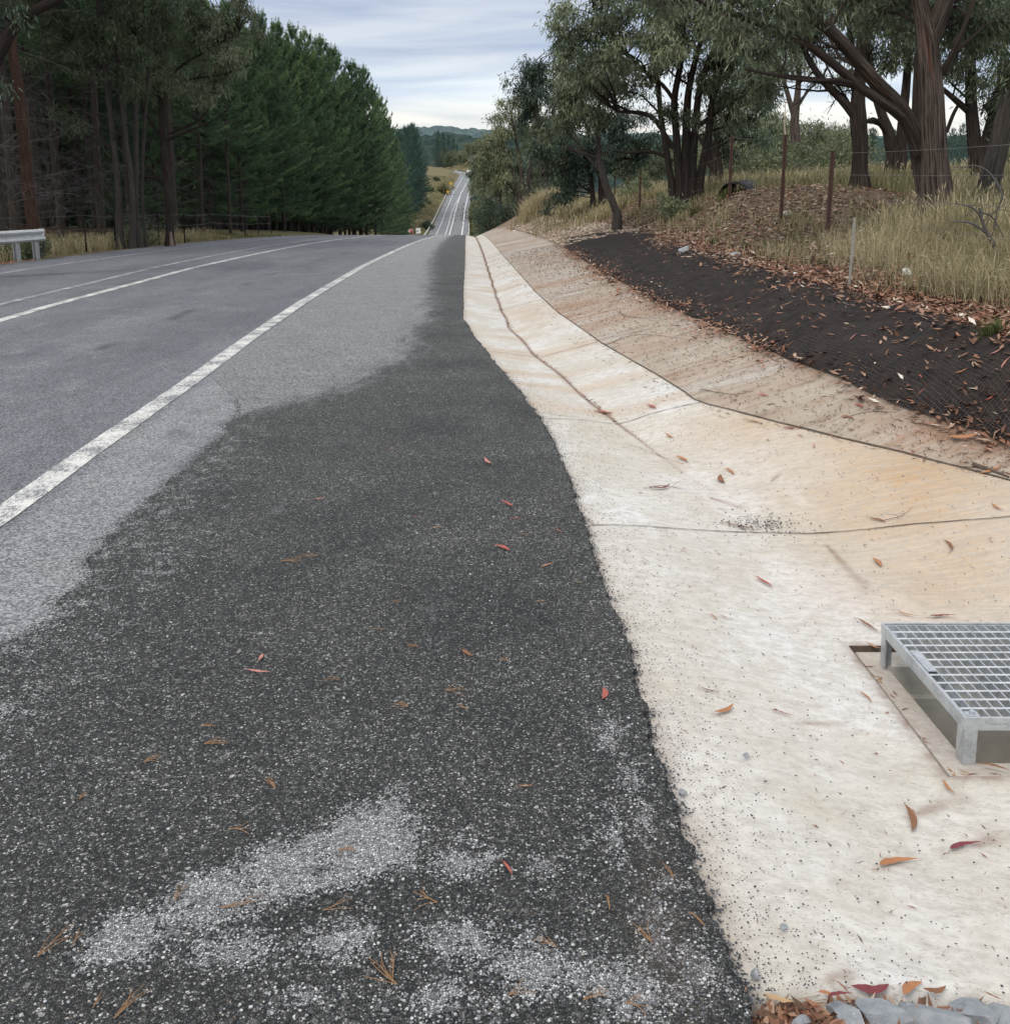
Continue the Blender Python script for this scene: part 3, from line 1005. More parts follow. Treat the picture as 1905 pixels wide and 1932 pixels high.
loft('road', ysr, (t_RL, lambda y: t_E(y) - .015), 90, 0.0, M['asphalt'], road_mask).__setitem__('kind', 'structure')


def strip(name, ctr, w, y0, y1, mat, z=.004, nx=3, step=.08, g=1.018):
    ys = geo(y0, y1, step, g)
    if y0 > 100:
        ys = ysr[(ysr >= y0) & (ysr <= y1)]
    wob = .012 * (fbm(ys * 3, ys * 0 + 3, 77, 3) - .5)
    return loft(name, ys, (lambda y: ctr(y) - w / 2 + wob, lambda y: ctr(y) + w / 2 - wob), nx, z, mat)


mk = bpy.data.objects.new('road_markings', None)
COL.objects.link(mk)
tag(mk, kind='structure')
for nm, ctr, w, y0, y1, mt in (
        ('edge_line', t_edge, .155, -2, 75, 'paint'),
        ('centre_line', t_centre, .15, -2, 75, 'paint'),
        ('faded_line', lambda y: t_centre(y) - np.interp(y, (10, 20, 30, 60), (.72, .85, 1.0, 1.1)), .12, 0, 60, 'paint_worn'),
        ('left_edge_line', lambda y: t_centre(y) - np.interp(y, (0, 20, 40, 80), (3.75, 3.5, 3.3, 3.4)), .12, 5, 75, 'paint_worn'),
        ('far_edge_line', t_edge, .36, 230, 545, 'paint_far'),
        ('far_centre_line', t_centre, .30, 230, 590, 'paint_far'),
        ('far_second_line', lambda y: t_centre(y) - np.interp(y, (0, 300, 380, 440, 460), (1.1, 1.1, 1.3, .5, .1)), .22, 230, 460, 'paint_far'),
        ('far_left_line', lambda y: t_centre(y) - 3.6, .20, 230, 600, 'paint_far')):
    o = strip(nm, ctr, w, y0, y1, M[mt], z=.004 if y0 < 100 else .03, step=.08 if y0 < 100 else 2.0)
    o.parent = mk

# the fresh chip seal shoulder lies as its own thick, ragged skin on the old seal
GRAV = [(-1.75, -6), (-1.70, 2.4), (-1.68, 3.06), (-1.66, 3.4), (-1.69, 3.62), (-1.69, 3.9), (-1.77, 4.3), (-1.77, 4.73), (-1.80, 5.2), (-1.80, 5.56), (-1.80, 6.15), (-1.80, 6.7), (-1.60, 7.2), (-1.35, 8.2), (-1.2, 10), (-1.1, 12.5), (-1.5, 17), (-2.05, 24), (-2.4, 30), (-3.1, 50), (-3.9, 76)]
yss = np.unique(np.round(np.concatenate((np.arange(-6, 1.2, .3), np.arange(1.2, 8, .012), geo(8, 76, .02, 1.01))), 3))


def gedge(y):
    return poly_mask(y, GRAV)


def gl(y):
    base = gedge(y) + .10 * (fbm(y * 7, y * 0, 61, 4) - .5) + .09 * (fbm(y * 2.6, y * 0, 62, 2) - .5) + .035 * (fbm(y * 40, y * 0, 66, 3) - .5)
    w = sstep(6.1, 8.6, y)
    return base * (1 - w) + (t_edge(y) + .11) * w


def gr(y):
    return t_E(y) + .045 * (fbm(y * 34, y * 0, 63, 4) - .5) + .035 * (fbm(y * 5, y * 0, 64, 3) - .5) * (1 - sstep(9, 14, y))


def chip_mask(X, Y):
    # pale loose aggregate near the camera; the patches were traced in the photograph
    Z = zr(Y) - CAMH
    c, s = math.cos(TH), math.sin(TH)
    dep = np.maximum(Y * c - Z * s, .2)
    U = XC + FPX * X / dep
    W = YC - FPX * (Y * s + Z * c) / dep

    def el(cx, cy, rx, ry, k=1.0, a=-.35):
        dx, dy = U - cx, W - cy
        u = dx * math.cos(a) + dy * math.sin(a)
        v = -dx * math.sin(a) + dy * math.cos(a)
        return k * np.clip(1.25 - np.sqrt((u / rx) ** 2 + (v / ry) ** 2), 0, 1)
    pale = np.maximum.reduce([el(250, 1780, 120, 62), el(400, 1715, 150, 75), el(540, 1650, 140, 80), el(690, 1600, 130, 85), el(740, 1540, 70, 50, .7), el(440, 1800, 120, 55, .9, 0), el(640, 1790, 110, 45, .7, 0),
                              el(860, 1640, 90, 60, .5), el(860, 1790, 120, 50, .55, 0), el(1000, 1840, 140, 80, .65, .2), el(1140, 1870, 190, 70, .7, .2), el(1165, 1600, 34, 90, .5, -.2), el(1240, 1740, 60, 110, .55, -.2),
                              el(1150, 1385, 62, 50, .62, .6), el(1185, 1480, 36, 70, .5, -.2), el(1210, 1560, 30, 80, .5, -.2), el(1020, 1660, 60, 50, .4, 0), el(850, 1900, 140, 50, .6, 0), el(560, 1900, 120, 40, .4, 0), el(1310, 1830, 60, 90, .55, -.3)])
    pale = pale + .10 * (1 - sstep(2.0, 2.8, Y)) * (X > -.4) + .36 * (1 - sstep(0, .75, X - gedge(Y))) * (1 - sstep(5.5, 8, Y))
    side = X - gedge(Y)
    dust = 1.15 * (1 - sstep(-.25, .62, side)) * sstep(5.8, 8.2, Y)
    dust = np.maximum(dust, 1.4 * (1 - sstep(-.20, -.05, side)) * sstep(5.9, 6.3, Y))
    dust = dust + .28 * np.exp(-(((Y - 9.6) / .7) ** 2)) * (X > -1.4) + .22 * sstep(12, 22, Y) - .12
    brown = np.exp(-((X - t_E(Y) + .10) / .10) ** 2) * .45 + .35 * np.exp(-(((X - .22) / .25) ** 2 + ((Y - 1.85) / .3) ** 2))
    return np.stack((np.clip(pale, 0, 1), np.clip(dust, 0, 1.2), brown), -1)


loft('shoulder', yss, (gl, gr), 110, np.interp(yss, (6.0, 6.6), (.016, .003))[:, None], M['chip'], chip_mask).__setitem__('kind', 'structure')
# skirts that give the seal its thickness
for f, nm in ((gl, 'shoulder_edge'), (gr, 'shoulder_lip')):
    ys2 = yss[(yss > 1) & (yss < (6.3 if f is gl else 99))]
    x = f(ys2)
    b = Buf()
    z = Hs(x, ys2)
    jit = .004
    V = np.stack((np.stack((x, ys2, z + np.interp(ys2, (6.0, 6.6), (.016, .003))), -1), np.stack((x + (jit if f is gr else -jit), ys2, z - .03), -1)), 1).reshape(-1, 3)
    b.add(V, grid_faces(len(ys2), 2))
    o = b.obj(nm, M['chip'])
    tag(o, kind='structure')

# --- concrete drain -------------------------------------------------
PX0, PX1, PY0, PY1 = 1.285, 2.16, 2.615, 3.47      # opening for the pit


def conc_mask(X, Y):
    n1 = fbm(X * 1.3, Y * 1.1, 41, 4)
    n2 = fbm(X * 5, Y * 5, 42, 4)
    near = 1 - sstep(6.2, 7.2, Y)
    orange = near * np.clip(sstep(.9, 2.6, X + .22 * (Y - 4)) * (.25 + 1.0 * (n1 - .25)) * 1.0, 0, .8)
    orange = orange + near * .45 * np.exp(-(((X - 2.0) / .45) ** 2 + ((Y - 4.9) / .55) ** 2)) * (n2 + .3)
    orange = orange + near * .30 * np.exp(-(((X - 1.75) / .55) ** 2 + ((Y - 4.0) / .35) ** 2))
    flow = fbm(X * .8, Y * 3.2, 43, 4)
    far = (1 - near)
    orange = orange + far * np.clip((flow - .48) * 1.6, 0, .5) + .35 * far * np.exp(-(((Y - 13.2) / 1.4) ** 2)) * (X > t_Ia(Y))
    white = np.clip(sstep(.42, .68, fbm(X * 3.2 + 3, Y * 2.0, 44, 6) + .25 * (fbm(X * 14, Y * 9, 54, 3) - .5)), 0, 1) * (1 - sstep(.5, 2.0, X - t_Ia(Y) + .3)) * .8
    white = white + .8 * np.exp(-(((X - .75) / .35) ** 2 + ((Y - 4.6) / .8) ** 2)) * n2
    white = white + .6 * np.exp(-(((X - .8) / .25) ** 2 + ((Y - 2.3) / .5) ** 2)) * sstep(.35, .6, n2)
    # fine brushed streaks
    st = fbm(X * 14, Y * 2.2, 45, 3)
    white = np.clip(white + .3 * (st - .5), 0, 1)
    # dirt line in the invert
    inv = np.exp(-((X - (t_Ia(Y) + t_Ib(Y)) / 2 - .012 * np.sin(Y * 3)) / np.interp(Y, (5, 7, 30, 60), (.008, .013, .03, .05))) ** 2) * sstep(5.0, 7.4, Y) * (.8 + .9 * fbm(X * 3, Y * 2, 46, 3)) * .8
    edge = .55 * np.exp(-((X - t_E(Y)) / .05) ** 2) * fbm(X * 20, Y * 12, 47, 3)
    dirt = inv + edge
    return np.stack((np.clip(orange, 0, 1), white * .8, np.clip(dirt, 0, .9)), -1)


# leaf-shaped tannin stains: (X,Y of the dark head) -> (X,Y of the faded tail) in photo pixels
STAINS = [((1725, 1530), (1835, 1488), .030), ((1838, 1588), (1905, 1560), .035), ((1500, 1358), (1620, 1358), .012), ((1560, 1840), (1620, 1822), .02), ((1650, 1868), (1680, 1845), .02),
          ((1290, 872), (1180, 830), .012), ((1340, 935), (1420, 960), .03), ((1455, 905), (1475, 885), .02), ((1560, 1025), (1650, 1120), .03), ((1792, 1040), (1800, 1020), .012)]


def stain_mask(X, Y):
    s = np.zeros_like(X)
    for a, b, w in STAINS:
        p, q = drop(*a), drop(*b)
        d = q[:2] - p[:2]
        L = np.hypot(*d)
        d = d / L
        u = (X - p[0]) * d[0] + (Y - p[1]) * d[1]
        v = -(X - p[0]) * d[1] + (Y - p[1]) * d[0]
        t = np.clip(u / L, 0, 1)
        k = np.exp(-(v / (w * (.35 + .9 * t))) ** 2) * (1 - t) ** .7 * sstep(-.02, .01, u) * (u < L)
        s = np.maximum(s, k * (.45 + .5 * fbm(X * 30, Y * 30, 48, 3)) * .95)
    return s


def END(x):
    return np.interp(x, (0, .45, .7, 1.0, 1.4, 4.5), (1.64, 1.655, 1.705, 1.748, 1.768, 1.78))


drain = bpy.data.objects.new('concrete_drain', None)
COL.objects.link(drain)
tag(drain, kind='structure')


def near_apron():
    dx = .0125
    xs = np.unique(np.round(np.concatenate((np.arange(.0, 3.9, .0135), [PX0, PX1])), 4))
    ys = np.unique(np.round(np.concatenate((np.arange(1.63, 7.0, .0155), [PY0, PY1, 7.0])), 4))
    X, Y = np.meshgrid(xs, ys)
    Lx = t_L(Y)
    # squeeze the grid's right border onto the lip line
    Xc = np.minimum(X, Lx)
    Yr = Y
    Y = np.maximum(Y, END(Xc))
    Z = Hs(Xc, Y) - .012 + .004 * (fbm(X * 3, Y * 3, 70, 3) - .5)
    rnd = 1 - sstep(0, .05, Y - END(Xc))
    Z = Z - .045 * rnd ** 2
    # hairline joints pressed into the slab
    F = grid_faces(len(ys), len(xs))
    cx = Xc.ravel()[F].mean(1)
    cy = Y.ravel()[F].mean(1)
    keep = ~((cx > PX0) & (cx < PX1) & (cy > PY0) & (cy < PY1))
    keep &= (X.ravel()[F].min(1) < Lx.ravel()[F].max(1))
    keep &= X.ravel()[F].max(1) > t_E(cy) - .25
    mk_ = conc_mask(Xc, Y)
    mk_[..., 2] = np.clip(mk_[..., 2] + stain_mask(Xc, Y), 0, .9)
    # dirt collected round the pit
    dpit = np.maximum.reduce([PX0 - Xc, Xc - PX1, PY0 - Y, Y - PY1])
    mk_[..., 2] = np.clip(mk_[..., 2] + .9 * np.exp(-(dpit / .028) ** 2) * fbm(X * 22, Y * 22, 49, 3), 0, .9)
    b = Buf()
    b.add(np.stack((Xc, Y, Z), -1).reshape(-1, 3), F[keep], col=mk_.reshape(-1, 3))
    # front face of the slab
    m = len(xs)
    x = xs[xs > .2]
    ye = END(x)
    z = Hs(x, ye) - .057
    V = np.stack((np.stack((x, ye, z), -1), np.stack((x, ye - .008, z - .03), -1), np.stack((x, ye - .008, z - .16), -1)), 1).reshape(-1, 3)
    b.add(V, grid_faces(len(x), 3), col=(0.1, .3, .1))
    o = b.obj('slab', M['concrete'], drain, True)


near_apron()
ysd = np.unique(np.round(np.concatenate((np.arange(7.0, 14, .03), geo(14, 76, .04, 1.012))), 3))
loft('gutter', ysd, (lambda y: t_E(y) - .12, t_Ia), 40, -.012, M['concrete'], conc_mask, drain)
loft('gutter_face', ysd, (t_Ia, t_L), 40, -.012, M['concrete'], conc_mask, drain)


def batter_mask(X, Y):
    f = fbm(X * .55, Y * 2.6, 91, 5)
    f2 = fbm(X * 1.2, Y * 9, 92, 4)
    o = np.clip((f - .40) * 2.6 + (f2 - .5) * 1.1, 0, 1) * .8
    o = o + .9 * np.exp(-((Y - 12.4) / .85) ** 2) * sstep(.3, .6, f2 + .1) * .7
    o = o + .7 * np.exp(-((Y - 15.5) / .7) ** 2) * .5
    o = o + .95 * (1 - sstep(4.6, 6.6, Y)) * sstep(-.05, .30, X - t_L(Y))
    dirt = .8 * np.exp(-((X - t_N1(Y)) / .10) ** 2) * fbm(X * 9, Y * 9, 93, 3) + 1.6 * np.clip(fbm(X * 3.0, Y * 24, 94, 3) - .56, 0, .5) + .9 * np.clip(fbm(X * 1.2, Y * 14, 96, 4) - .56, 0, .5)
    w = .5 * sstep(.5, .62, fbm(X * 1.1, Y * 1.5 + 9, 95, 3))
    return np.stack((np.clip(o, 0, 1), w, np.clip(dirt, 0, .9)), -1)


ysb = np.unique(np.round(np.concatenate((np.arange(1.6, 14, .03), geo(14, 76, .04, 1.012))), 3))
loft('batter', ysb, (t_L, lambda y: t_N1(y) + .12), 70, -.011, M['batter'], batter_mask, drain, zf=lambda x, y: Hs(x, y) + .006 * (fbm(np.asarray(x) * 2, np.asarray(y) * 3, 97, 3) - .5))


def crack_strip(name, pts, w=.009, zoff=-.006, n=160, seed=0):
    p = smooth_path(pts, n)
    p = p[:, :2] + .006 * (np.stack((fbm(np.arange(n) * .3, np.zeros(n), seed, 3), fbm(np.arange(n) * .3, np.ones(n) * 9, seed, 3)), 1) - .5)
    d = np.gradient(p, axis=0)
    d = d / np.linalg.norm(d, axis=1)[:, None]
    nrm = np.stack((-d[:, 1], d[:, 0]), 1)
    ww = w * (.6 + .9 * fbm(np.arange(n) * .2, np.zeros(n) + 4, seed + 3, 3))[:, None]
    A, B_ = p - nrm * ww / 2, p + nrm * ww / 2
    V = np.stack((np.c_[A, Hs(A[:, 0], A[:, 1]) + zoff], np.c_[B_, Hs(B_[:, 0], B_[:, 1]) + zoff]), 1).reshape(-1, 3)
    b = Buf()
    b.add(V, grid_faces(n, 2))
    return b.obj(name, M['joint'], drain)


def pxl(*a):
    return [drop(*q) for q in a]


yl = geo(4.6, 60, .3, 1.03)
crack_strip('lip_joint', np.c_[t_L(yl), yl], .008, -.004, 500, 1)
crack_strip('slab_joint', np.vstack([p[:2] for p in pxl((1030, 787), (1100, 790), (1170, 797), (1240, 775), (1320, 757))]), .006, -.007, 120, 2)
crack_strip('slab_joint', np.vstack([p[:2] for p in pxl((1108, 988), (1250, 992), (1380, 1000), (1500, 1003), (1700, 988), (1903, 971), (2150, 948))]), .006, -.007, 200, 3)
for k, (yy, wd) in enumerate(((9.9, .008), (14.2, .012), (19, .014), (27, .018), (36, .02))):
    crack_strip('slab_joint', [(t_E(yy) + .02, yy), (t_Ia(yy), yy - .03), (t_L(yy), yy - .05)], wd, -.006, 60, 5 + k)
    crack_strip('batter_joint', [(t_L(yy) + .02, yy - .05), (t_N1(yy) - .05, yy - .15)], wd, -.003, 60, 15 + k)

# --- pit and grate ---------------------------------------------------
pz = float(Hs(1.3, 3.0)) - .012            # slab level at the opening
pit = Buf()
ring = lambda x0, x1, y0, y1, z: np.array([(x0, y0, z), (x1, y0, z), (x1, y1, z), (x0, y1, z)])


def hz(x, y):
    return float(Hs(x, y)) - .012


r0 = np.array([(PX0, PY0, hz(PX0, PY0)), (PX1, PY0, hz(PX1, PY0)), (PX1, PY1, hz(PX1, PY1)), (PX0, PY1, hz(PX0, PY1))])
ins = .014
r1 = np.array([(PX0 + ins, PY0 + ins, 0), (PX1 - ins, PY0 + ins, 0), (PX1 - ins, PY1 - ins, 0), (PX0 + ins, PY1 - ins, 0)])
r1[:, 2] = r0[:, 2] - .034
q = lambda a, b_: [(k, (k + 1) % 4, (k + 1) % 4 + 4, k + 4) for k in range(4)]
pit.add(np.vstack((r0, r1)), q(0, 0), .0)
o = pit.obj('pit_rim', M['joint'], drain)  # dirt colour, also kept dark to paint shadow into the gap
pit = Buf()
lw = .105
r2 = r1.copy()
r2[:, :2] = [(PX0 + lw, PY0 + lw), (PX1 - lw, PY0 + lw), (PX1 - lw, PY1 - lw), (PX0 + lw, PY1 - lw)]
r1b = r1.copy()
r1b[:, 2] += .018
r1b[:, :2] += np.array([(.006, .006), (-.006, .006), (-.006, -.006), (.006, -.006)])
r2[:, 2] = r1b[:, 2] - .012
pit.add(np.vstack((r1, r1b)), q(0, 0), col=(0.1, .2, .2))
pit.add(np.vstack((r1b, r2)), q(0, 0), col=(0.05, .1, .22))
pit.obj('pit_ledge', M['concrete'], drain)
pit = Buf()
r3 = r2.copy()
r3[:, 2] -= .11
r3b = r3.copy()
r3b[:, :2] += np.array([(.03, .03), (-.03, .03), (-.03, -.03), (.03, -.03)])
r4 = r3b.copy()
r4[:, 2] = pz - .55
pit.add(np.vstack((r2, r3)), q(0, 0))
pit.add(np.vstack((r3, r3b)), q(0, 0))
pit.add(np.vstack((r3b, r4)), q(0, 0))
pit.add(r4, [(0, 1, 2, 3)])
pit.obj('pit_wall', M['pit_wall'], drain)

GA = drop(1820, 1355, lambda x, y: zr(y) + .0)        # near left corner of the grate's top
GB = drop(1662, 1175, lambda x, y: zr(y) + .0)
GL = float(np.linalg.norm((GB - GA)[:2]))
gdir = math.atan2(GB[1] - GA[1], GB[0] - GA[0]) - math.pi / 2
gw = .66
grate = thing('drain_grate', (GA[0], GA[1], GA[2]), 'galvanised steel grate on short legs over the square drain pit', 'drain grate')
grate.rotation_euler = (math.atan2(GB[2] - GA[2], GL), 0, gdir)


def gpart(name, b, label=None):
    me = b.mesh(name, M['galv'])
    o = bpy.data.objects.new(name, me)
    COL.objects.link(o)
    o.parent = grate
    if label:
        o['label'] = label
    return o


b = Buf()
fh, ft = .040, .007
for (cx, cy, sx, sy) in ((ft / 2, GL / 2, ft, GL), (gw - ft / 2, GL / 2, ft, GL), (gw / 2, ft / 2, gw - 2 * ft, ft), (gw / 2, GL - ft / 2, gw - 2 * ft, ft)):
    box(b, (cx, cy, -fh / 2), (sx, sy, fh))
# inner ledge of the angle
for (cx, cy, sx, sy) in ((ft + .018, GL / 2, .036, GL - 2 * ft), (gw - ft - .018, GL / 2, .036, GL - 2 * ft), (gw / 2, ft + .018, gw - .086, .036), (gw / 2, GL - ft - .018, gw - .086, .036)):
    box(b, (cx, cy, -fh + .004), (sx, sy, .006))
gpart('frame', b)
b = Buf()
g0 = .013
nb = 18
for k in range(nb + 1):
    x = g0 + (gw - 2 * g0) * k / nb
    box(b, (x, GL / 2, -.021), (.0042, GL - 2 * g0, .032))
for k in (0, 1):
    box(b, (gw / 2, g0 + (GL - 2 * g0) * k, -.021), (gw - 2 * g0 - .005, .0042, .034))
nr = 11
for k in range(1, nr + 1):
    y = g0 + (GL - 2 * g0) * k / (nr + 1)
    A_ = np.array([(g0, y, -.006)])
    sticks(b, A_, np.array([(gw - g0, y, -.006)]), .0036, .0036)
gpart('bar_panel', b)
b = Buf()
box(b, (.030, GL * .56, -.003), (.030, .15, .004))
gpart('lock_plate', b)
b = Buf()
box(b, (.036, .032, -.006), (.04, .03, .004))
tube(b, [(.036, .032, -.004), (.036, .032, .006)], .008, 6)
gpart('bolt', b)
for sx in (0, 1):
    for sy in (0, 1):
        b = Buf()
        lh = .125
        x = .004 if sx == 0 else gw - .004
        y = .004 if sy == 0 else GL - .004
        dx, dy = (1 if sx == 0 else -1), (1 if sy == 0 else -1)
        box(b, (x + dx * .019, y, -fh - lh / 2), (.038, .006, lh))
        box(b, (x, y + dy * .022, -fh - lh / 2), (.006, .038, lh))
        gpart('leg', b)
# embossed maker's stamp, too worn to read: small dark strokes
b = Buf()
for k in range(9):
    box(b, (.075 + k * .0065, -.0005, -.018 - .001 * (k % 3)), (.004, .001, .004 + .001 * (k % 2)))
me = b.mesh('worn_stamp', M['grey'])
o = bpy.data.objects.new('worn_stamp', me)
COL.objects.link(o)
o.parent = grate

# --- netting strip ----------------------------------------------------
yn = np.unique(np.round(np.concatenate((np.arange(2.0, 12, .05), geo(12, 28.5, .06, 1.01))), 3))


def n_lo(y):
    return t_N1(y) + .04 * (fbm(y * 2, y * 0, 101, 3) - .5) + sstep(24, 28.5, y) * .3


def n_hi(y):
    full = t_N2(y) + .12 + .45 * (fbm(y * 1.1, y * 0, 102, 4) - .5)
    return np.maximum(n_lo(y) + .03, n_lo(y) + (full - n_lo(y)) * (1 - sstep(25, 28.5, y) * .97))


net = loft('erosion_netting', yn, (n_lo, n_hi), 70, .0, M['net'], zf=Hn)
tag(net, 'black plastic erosion netting laid as a strip over the bank above the concrete', 'netting')
# ------------------------------------------------------------------ far hills
def hill(name, y0, pts, depth, amp, mat, nx=420, ny=40, cs=9.0, seed=1, foot=-40):
    """ridge whose skyline passes through the points (photo X, photo Y) at distance y0"""
    xs = np.array([px_x(a, b_, y0) for a, b_ in pts])
    zs = np.array([P(a, b_, y0)[2] for a, b_ in pts])
    X = np.linspace(xs[0], xs[-1], nx)
    Zs = np.interp(X, xs, zs)
    t = np.linspace(0, 1, ny)
    Y = y0 - depth + depth * t
    XX, YY = np.meshgrid(X, Y)
    prof = sstep(0, 1, t)[:, None]
    ZZ = foot + (Zs[None] - foot) * prof
    XX = XX + amp * 1.2 * (vnoise(XX / cs * 1.3, YY / cs, seed + 4) - .5)
    ZZ = ZZ + amp * (vnoise(XX / cs, YY / cs, seed) - .5) + amp * .6 * (vnoise(XX / cs * 2.7, YY / cs * 2.7, seed + 1) - .5) - .2 * amp
    b = Buf()
    b.add(np.stack((XX, YY, ZZ), -1).reshape(-1, 3), grid_faces(ny, nx))
    o = b.obj(name, mat)
    tag(o, kind='structure')
    return o


hill('hills', 2600, [(-600, 262), (0, 255), (500, 250), (700, 247), (770, 243), (800, 238.5), (830, 237), (860, 239.5), (885, 243), (905, 243), (940, 244), (1100, 252), (1500, 256), (2500, 262)], 700, 12, M['hill_far'], 900, 60, 26, 3)
hill('hills', 430, [(915, 312), (935, 296), (960, 288), (1010, 280), (1100, 275), (1300, 272), (1480, 274), (1560, 268), (1700, 270), (1850, 270), (2000, 266), (2600, 270)], 150, 7, M['hill'], 700, 50, 5, 18, -26)
hill('hills', 780, [(500, 262), (700, 262), (780, 262), (830, 268), (850, 282), (865, 290), (885, 297), (910, 300), (960, 290), (1100, 280)], 60, 8, M['hill'], 300, 40, 7, 28, -24)
hill('hills', 950, [(-600, 268), (300, 262), (700, 256), (830, 252), (870, 256), (900, 262), (960, 256), (1060, 258), (1300, 262), (1480, 268), (1560, 262), (1640, 260), (1700, 262), (1850, 262), (1950, 258), (2500, 262)], 260, 9, M['hill'], 1000, 60, 9, 8)


# ------------------------------------------------------------------ eucalypts
SCN = [0]


def crown_cloud(tb, cb, centres, radii, stems, seed, lsize=.13, dens=1.0, sp_leaves=13, br=.018, droop=.75, wood=0, leafmat=0, hue=None, lwid=.17, sprays=None):
    """branches from the stems to each clump, sprigs inside the clump, hanging leaves on the sprigs"""
    rng = np.random.default_rng(seed)
    S = np.vstack([s[:, :3] for s in stems])
    SR = np.concatenate([s[:, 3] for s in stems])
    for ci, (c, R) in enumerate(zip(centres, radii)):
        c = np.asarray(c, float)
        d = S - c
        dist = np.linalg.norm(d, axis=1) + np.where(d[:, 2] > -.1, 1.5, 0) + SR * 0
        k = int(np.argmin(dist + rng.random(len(S)) * .5))
        a = S[k]
        L = np.linalg.norm(c - a)
        if L > .25:
            mid = a * .55 + c * .45 + rng.normal(size=3) * L * .09 + np.array((0, 0, L * .07))
            n = max(4, int(L * 2.2))
            pth = smooth_path([a, mid, c], n)
            pth[1:-1] += rng.normal(size=(n - 2, 3)) * L * .018
            r0 = min(SR[k] * .75, br + .009 * L)
            tube(tb, pth, np.linspace(r0, .008, n), 5, rnd=rng.random(), rough=.1, cap=False, mat=wood, seed=ci)
        ns = int(max(5, dens * 3.15 * math.pi * R * R / (.5 * lsize * lsize * lwid) / sp_leaves))
        # sprigs spread over a flattened shell, gathered in a few sub-bunches
        nb_ = max(3, int(5 * R / .8))
        sub = np.clip(rng.normal(size=(nb_, 3)), -1.7, 1.7) * np.array((.55, .55, .40)) * R
        which = rng.integers(0, nb_, ns)
        p = c + sub[which] + np.clip(rng.normal(size=(ns, 3)), -1.8, 1.8) * np.array((.27, .27, .22)) * R
        src = c + sub[which] * .35 + rng.normal(size=(ns, 3)) * .05
        sticks(cb, src, p, .006, .0025, rng.random(ns), mat=1)
        sticks(cb, np.repeat(c[None], nb_, 0), c + sub * .9, .010, .005, .5, mat=1)
        m = sp_leaves
        base = np.repeat(p, m, 0)
        SCN[0] += ns * m
        outd = unit(np.repeat(p - src, m, 0))
        along = rng.uniform(-.45, .35, (ns * m, 1))
        jit = rng.normal(size=(ns * m, 3)) * .075 * (lsize / .13)
        C = base + outd * along * .35 + jit
        D = outd * .35 + rng.normal(size=(ns * m, 3)) * .42 + np.array((0, 0, -droop))
        tone = rng.beta(1.7, 2.3, ns * m) * .85 + np.repeat(rng.uniform(-.12, .28, nb_)[which], m) + (0 if hue is None else hue[ci])
        leaves(cb, C, D, lsize * rng.uniform(.6, 1.25, ns * m), lsize * lwid * rng.uniform(.75, 1.3, ns * m), np.clip(tone, 0, 1), mat=leafmat, rng=rng)


def stem_path(px, d, ox=0.0):
    """px: rows of (photo X, photo Y, radius m[, extra depth]) seen at distance d"""
    out = []
    for r in px:
        dd = d + (r[3] if len(r) > 3 else 0)
        out.append((*P(r[0], r[1], dd), r[2]))
    return np.array(out)


def build_tree(name, base_px, d, stems, discs, label, cat='tree', group=None, seed=1, bark='bark', leaf='euc', lsize=.13, dens=1.0, sides=9, br=.018, depth=.8, extra=None, rough=.13, sp=13, hi=None, lwid=.17):
    rng = np.random.default_rng(seed)
    bp = P(base_px[0], base_px[1], d)
    gz = float(Hs(bp[0], bp[1]))
    base = np.array((bp[0], bp[1], gz))
    root = thing(name, base, label, cat, group)
    tb, cb = Buf(), Buf()
    sm = []
    for k, st in enumerate(stems):
        p = stem_path(st, d)
        n = max(8, int(np.linalg.norm(np.diff(p[:, :3], axis=0), axis=1).sum() / .22))
        q_ = smooth_path(p, n)
        big = p[:, 3].max() > .1
        # a stem that starts near the ground is carried down into it with a flared foot
        g = float(Hs(q_[0, 0], q_[0, 1]))
        if abs(q_[0, 2] - g) < 1.4 and st[0][1] > base_px[1] - 25 and q_[0, 3] > .03:
            q0 = q_[0].copy()
            q0[2] = g - .25
            f = q_[0].copy()
            f[2] = max(g + .12, min(q_[0, 2], g + .3))
            q0[3] *= 1.45
            f[3] *= 1.18
            q_ = np.vstack((q0, f, q_[q_[:, 2] > f[2] + .1]))
            q_ = smooth_path(q_, max(len(q_) + 4, 10))
        if big:
            fine = smooth_path(q_, len(q_) * 2)
        else:
            fine = q_
        tube(tb, fine[:, :3], np.maximum(fine[:, 3], .006), sides * 2 if big else 7, rnd=rng.random(), rough=rough if big else .08, mat=0, seed=seed * 7 + k)
        sm.append(q_[len(q_) // 4:] if len(q_) > 8 else q_)
    cs, rs, hs = [], [], []
    for di in discs:
        X_, Y_, rp = di[:3]
        dd = d + (di[3] if len(di) > 3 else 0)
        hue = di[4] if len(di) > 4 else 0
        R = rp / 1905 * dd * 1.12
        rc = max(.30, R * .36)
        n = max(1, int(round(1.5 * (R / rc) ** 2 * depth))) if R > .3 else 1
        for j in range(n):
            off = rng.normal(size=3) * np.array((.46, .7 * depth, .40)) * R if n > 1 else rng.normal(size=3) * .1
            cs.append(P(X_, Y_, dd) + off)
            rs.append(rc * rng.uniform(.7, 1.15))
            hs.append(hue + rng.uniform(-.08, .08))
    crown_cloud(tb, cb, cs, rs, sm, seed + 100, lsize, dens, sp, br, hue=hs, lwid=lwid)
    if extra:
        extra(tb, cb, root, base, rng)
    tb.obj('trunk', M[bark], root, True, base)
    cb.obj('crown', [M[leaf], M['twig']], root, False, base)
    return root


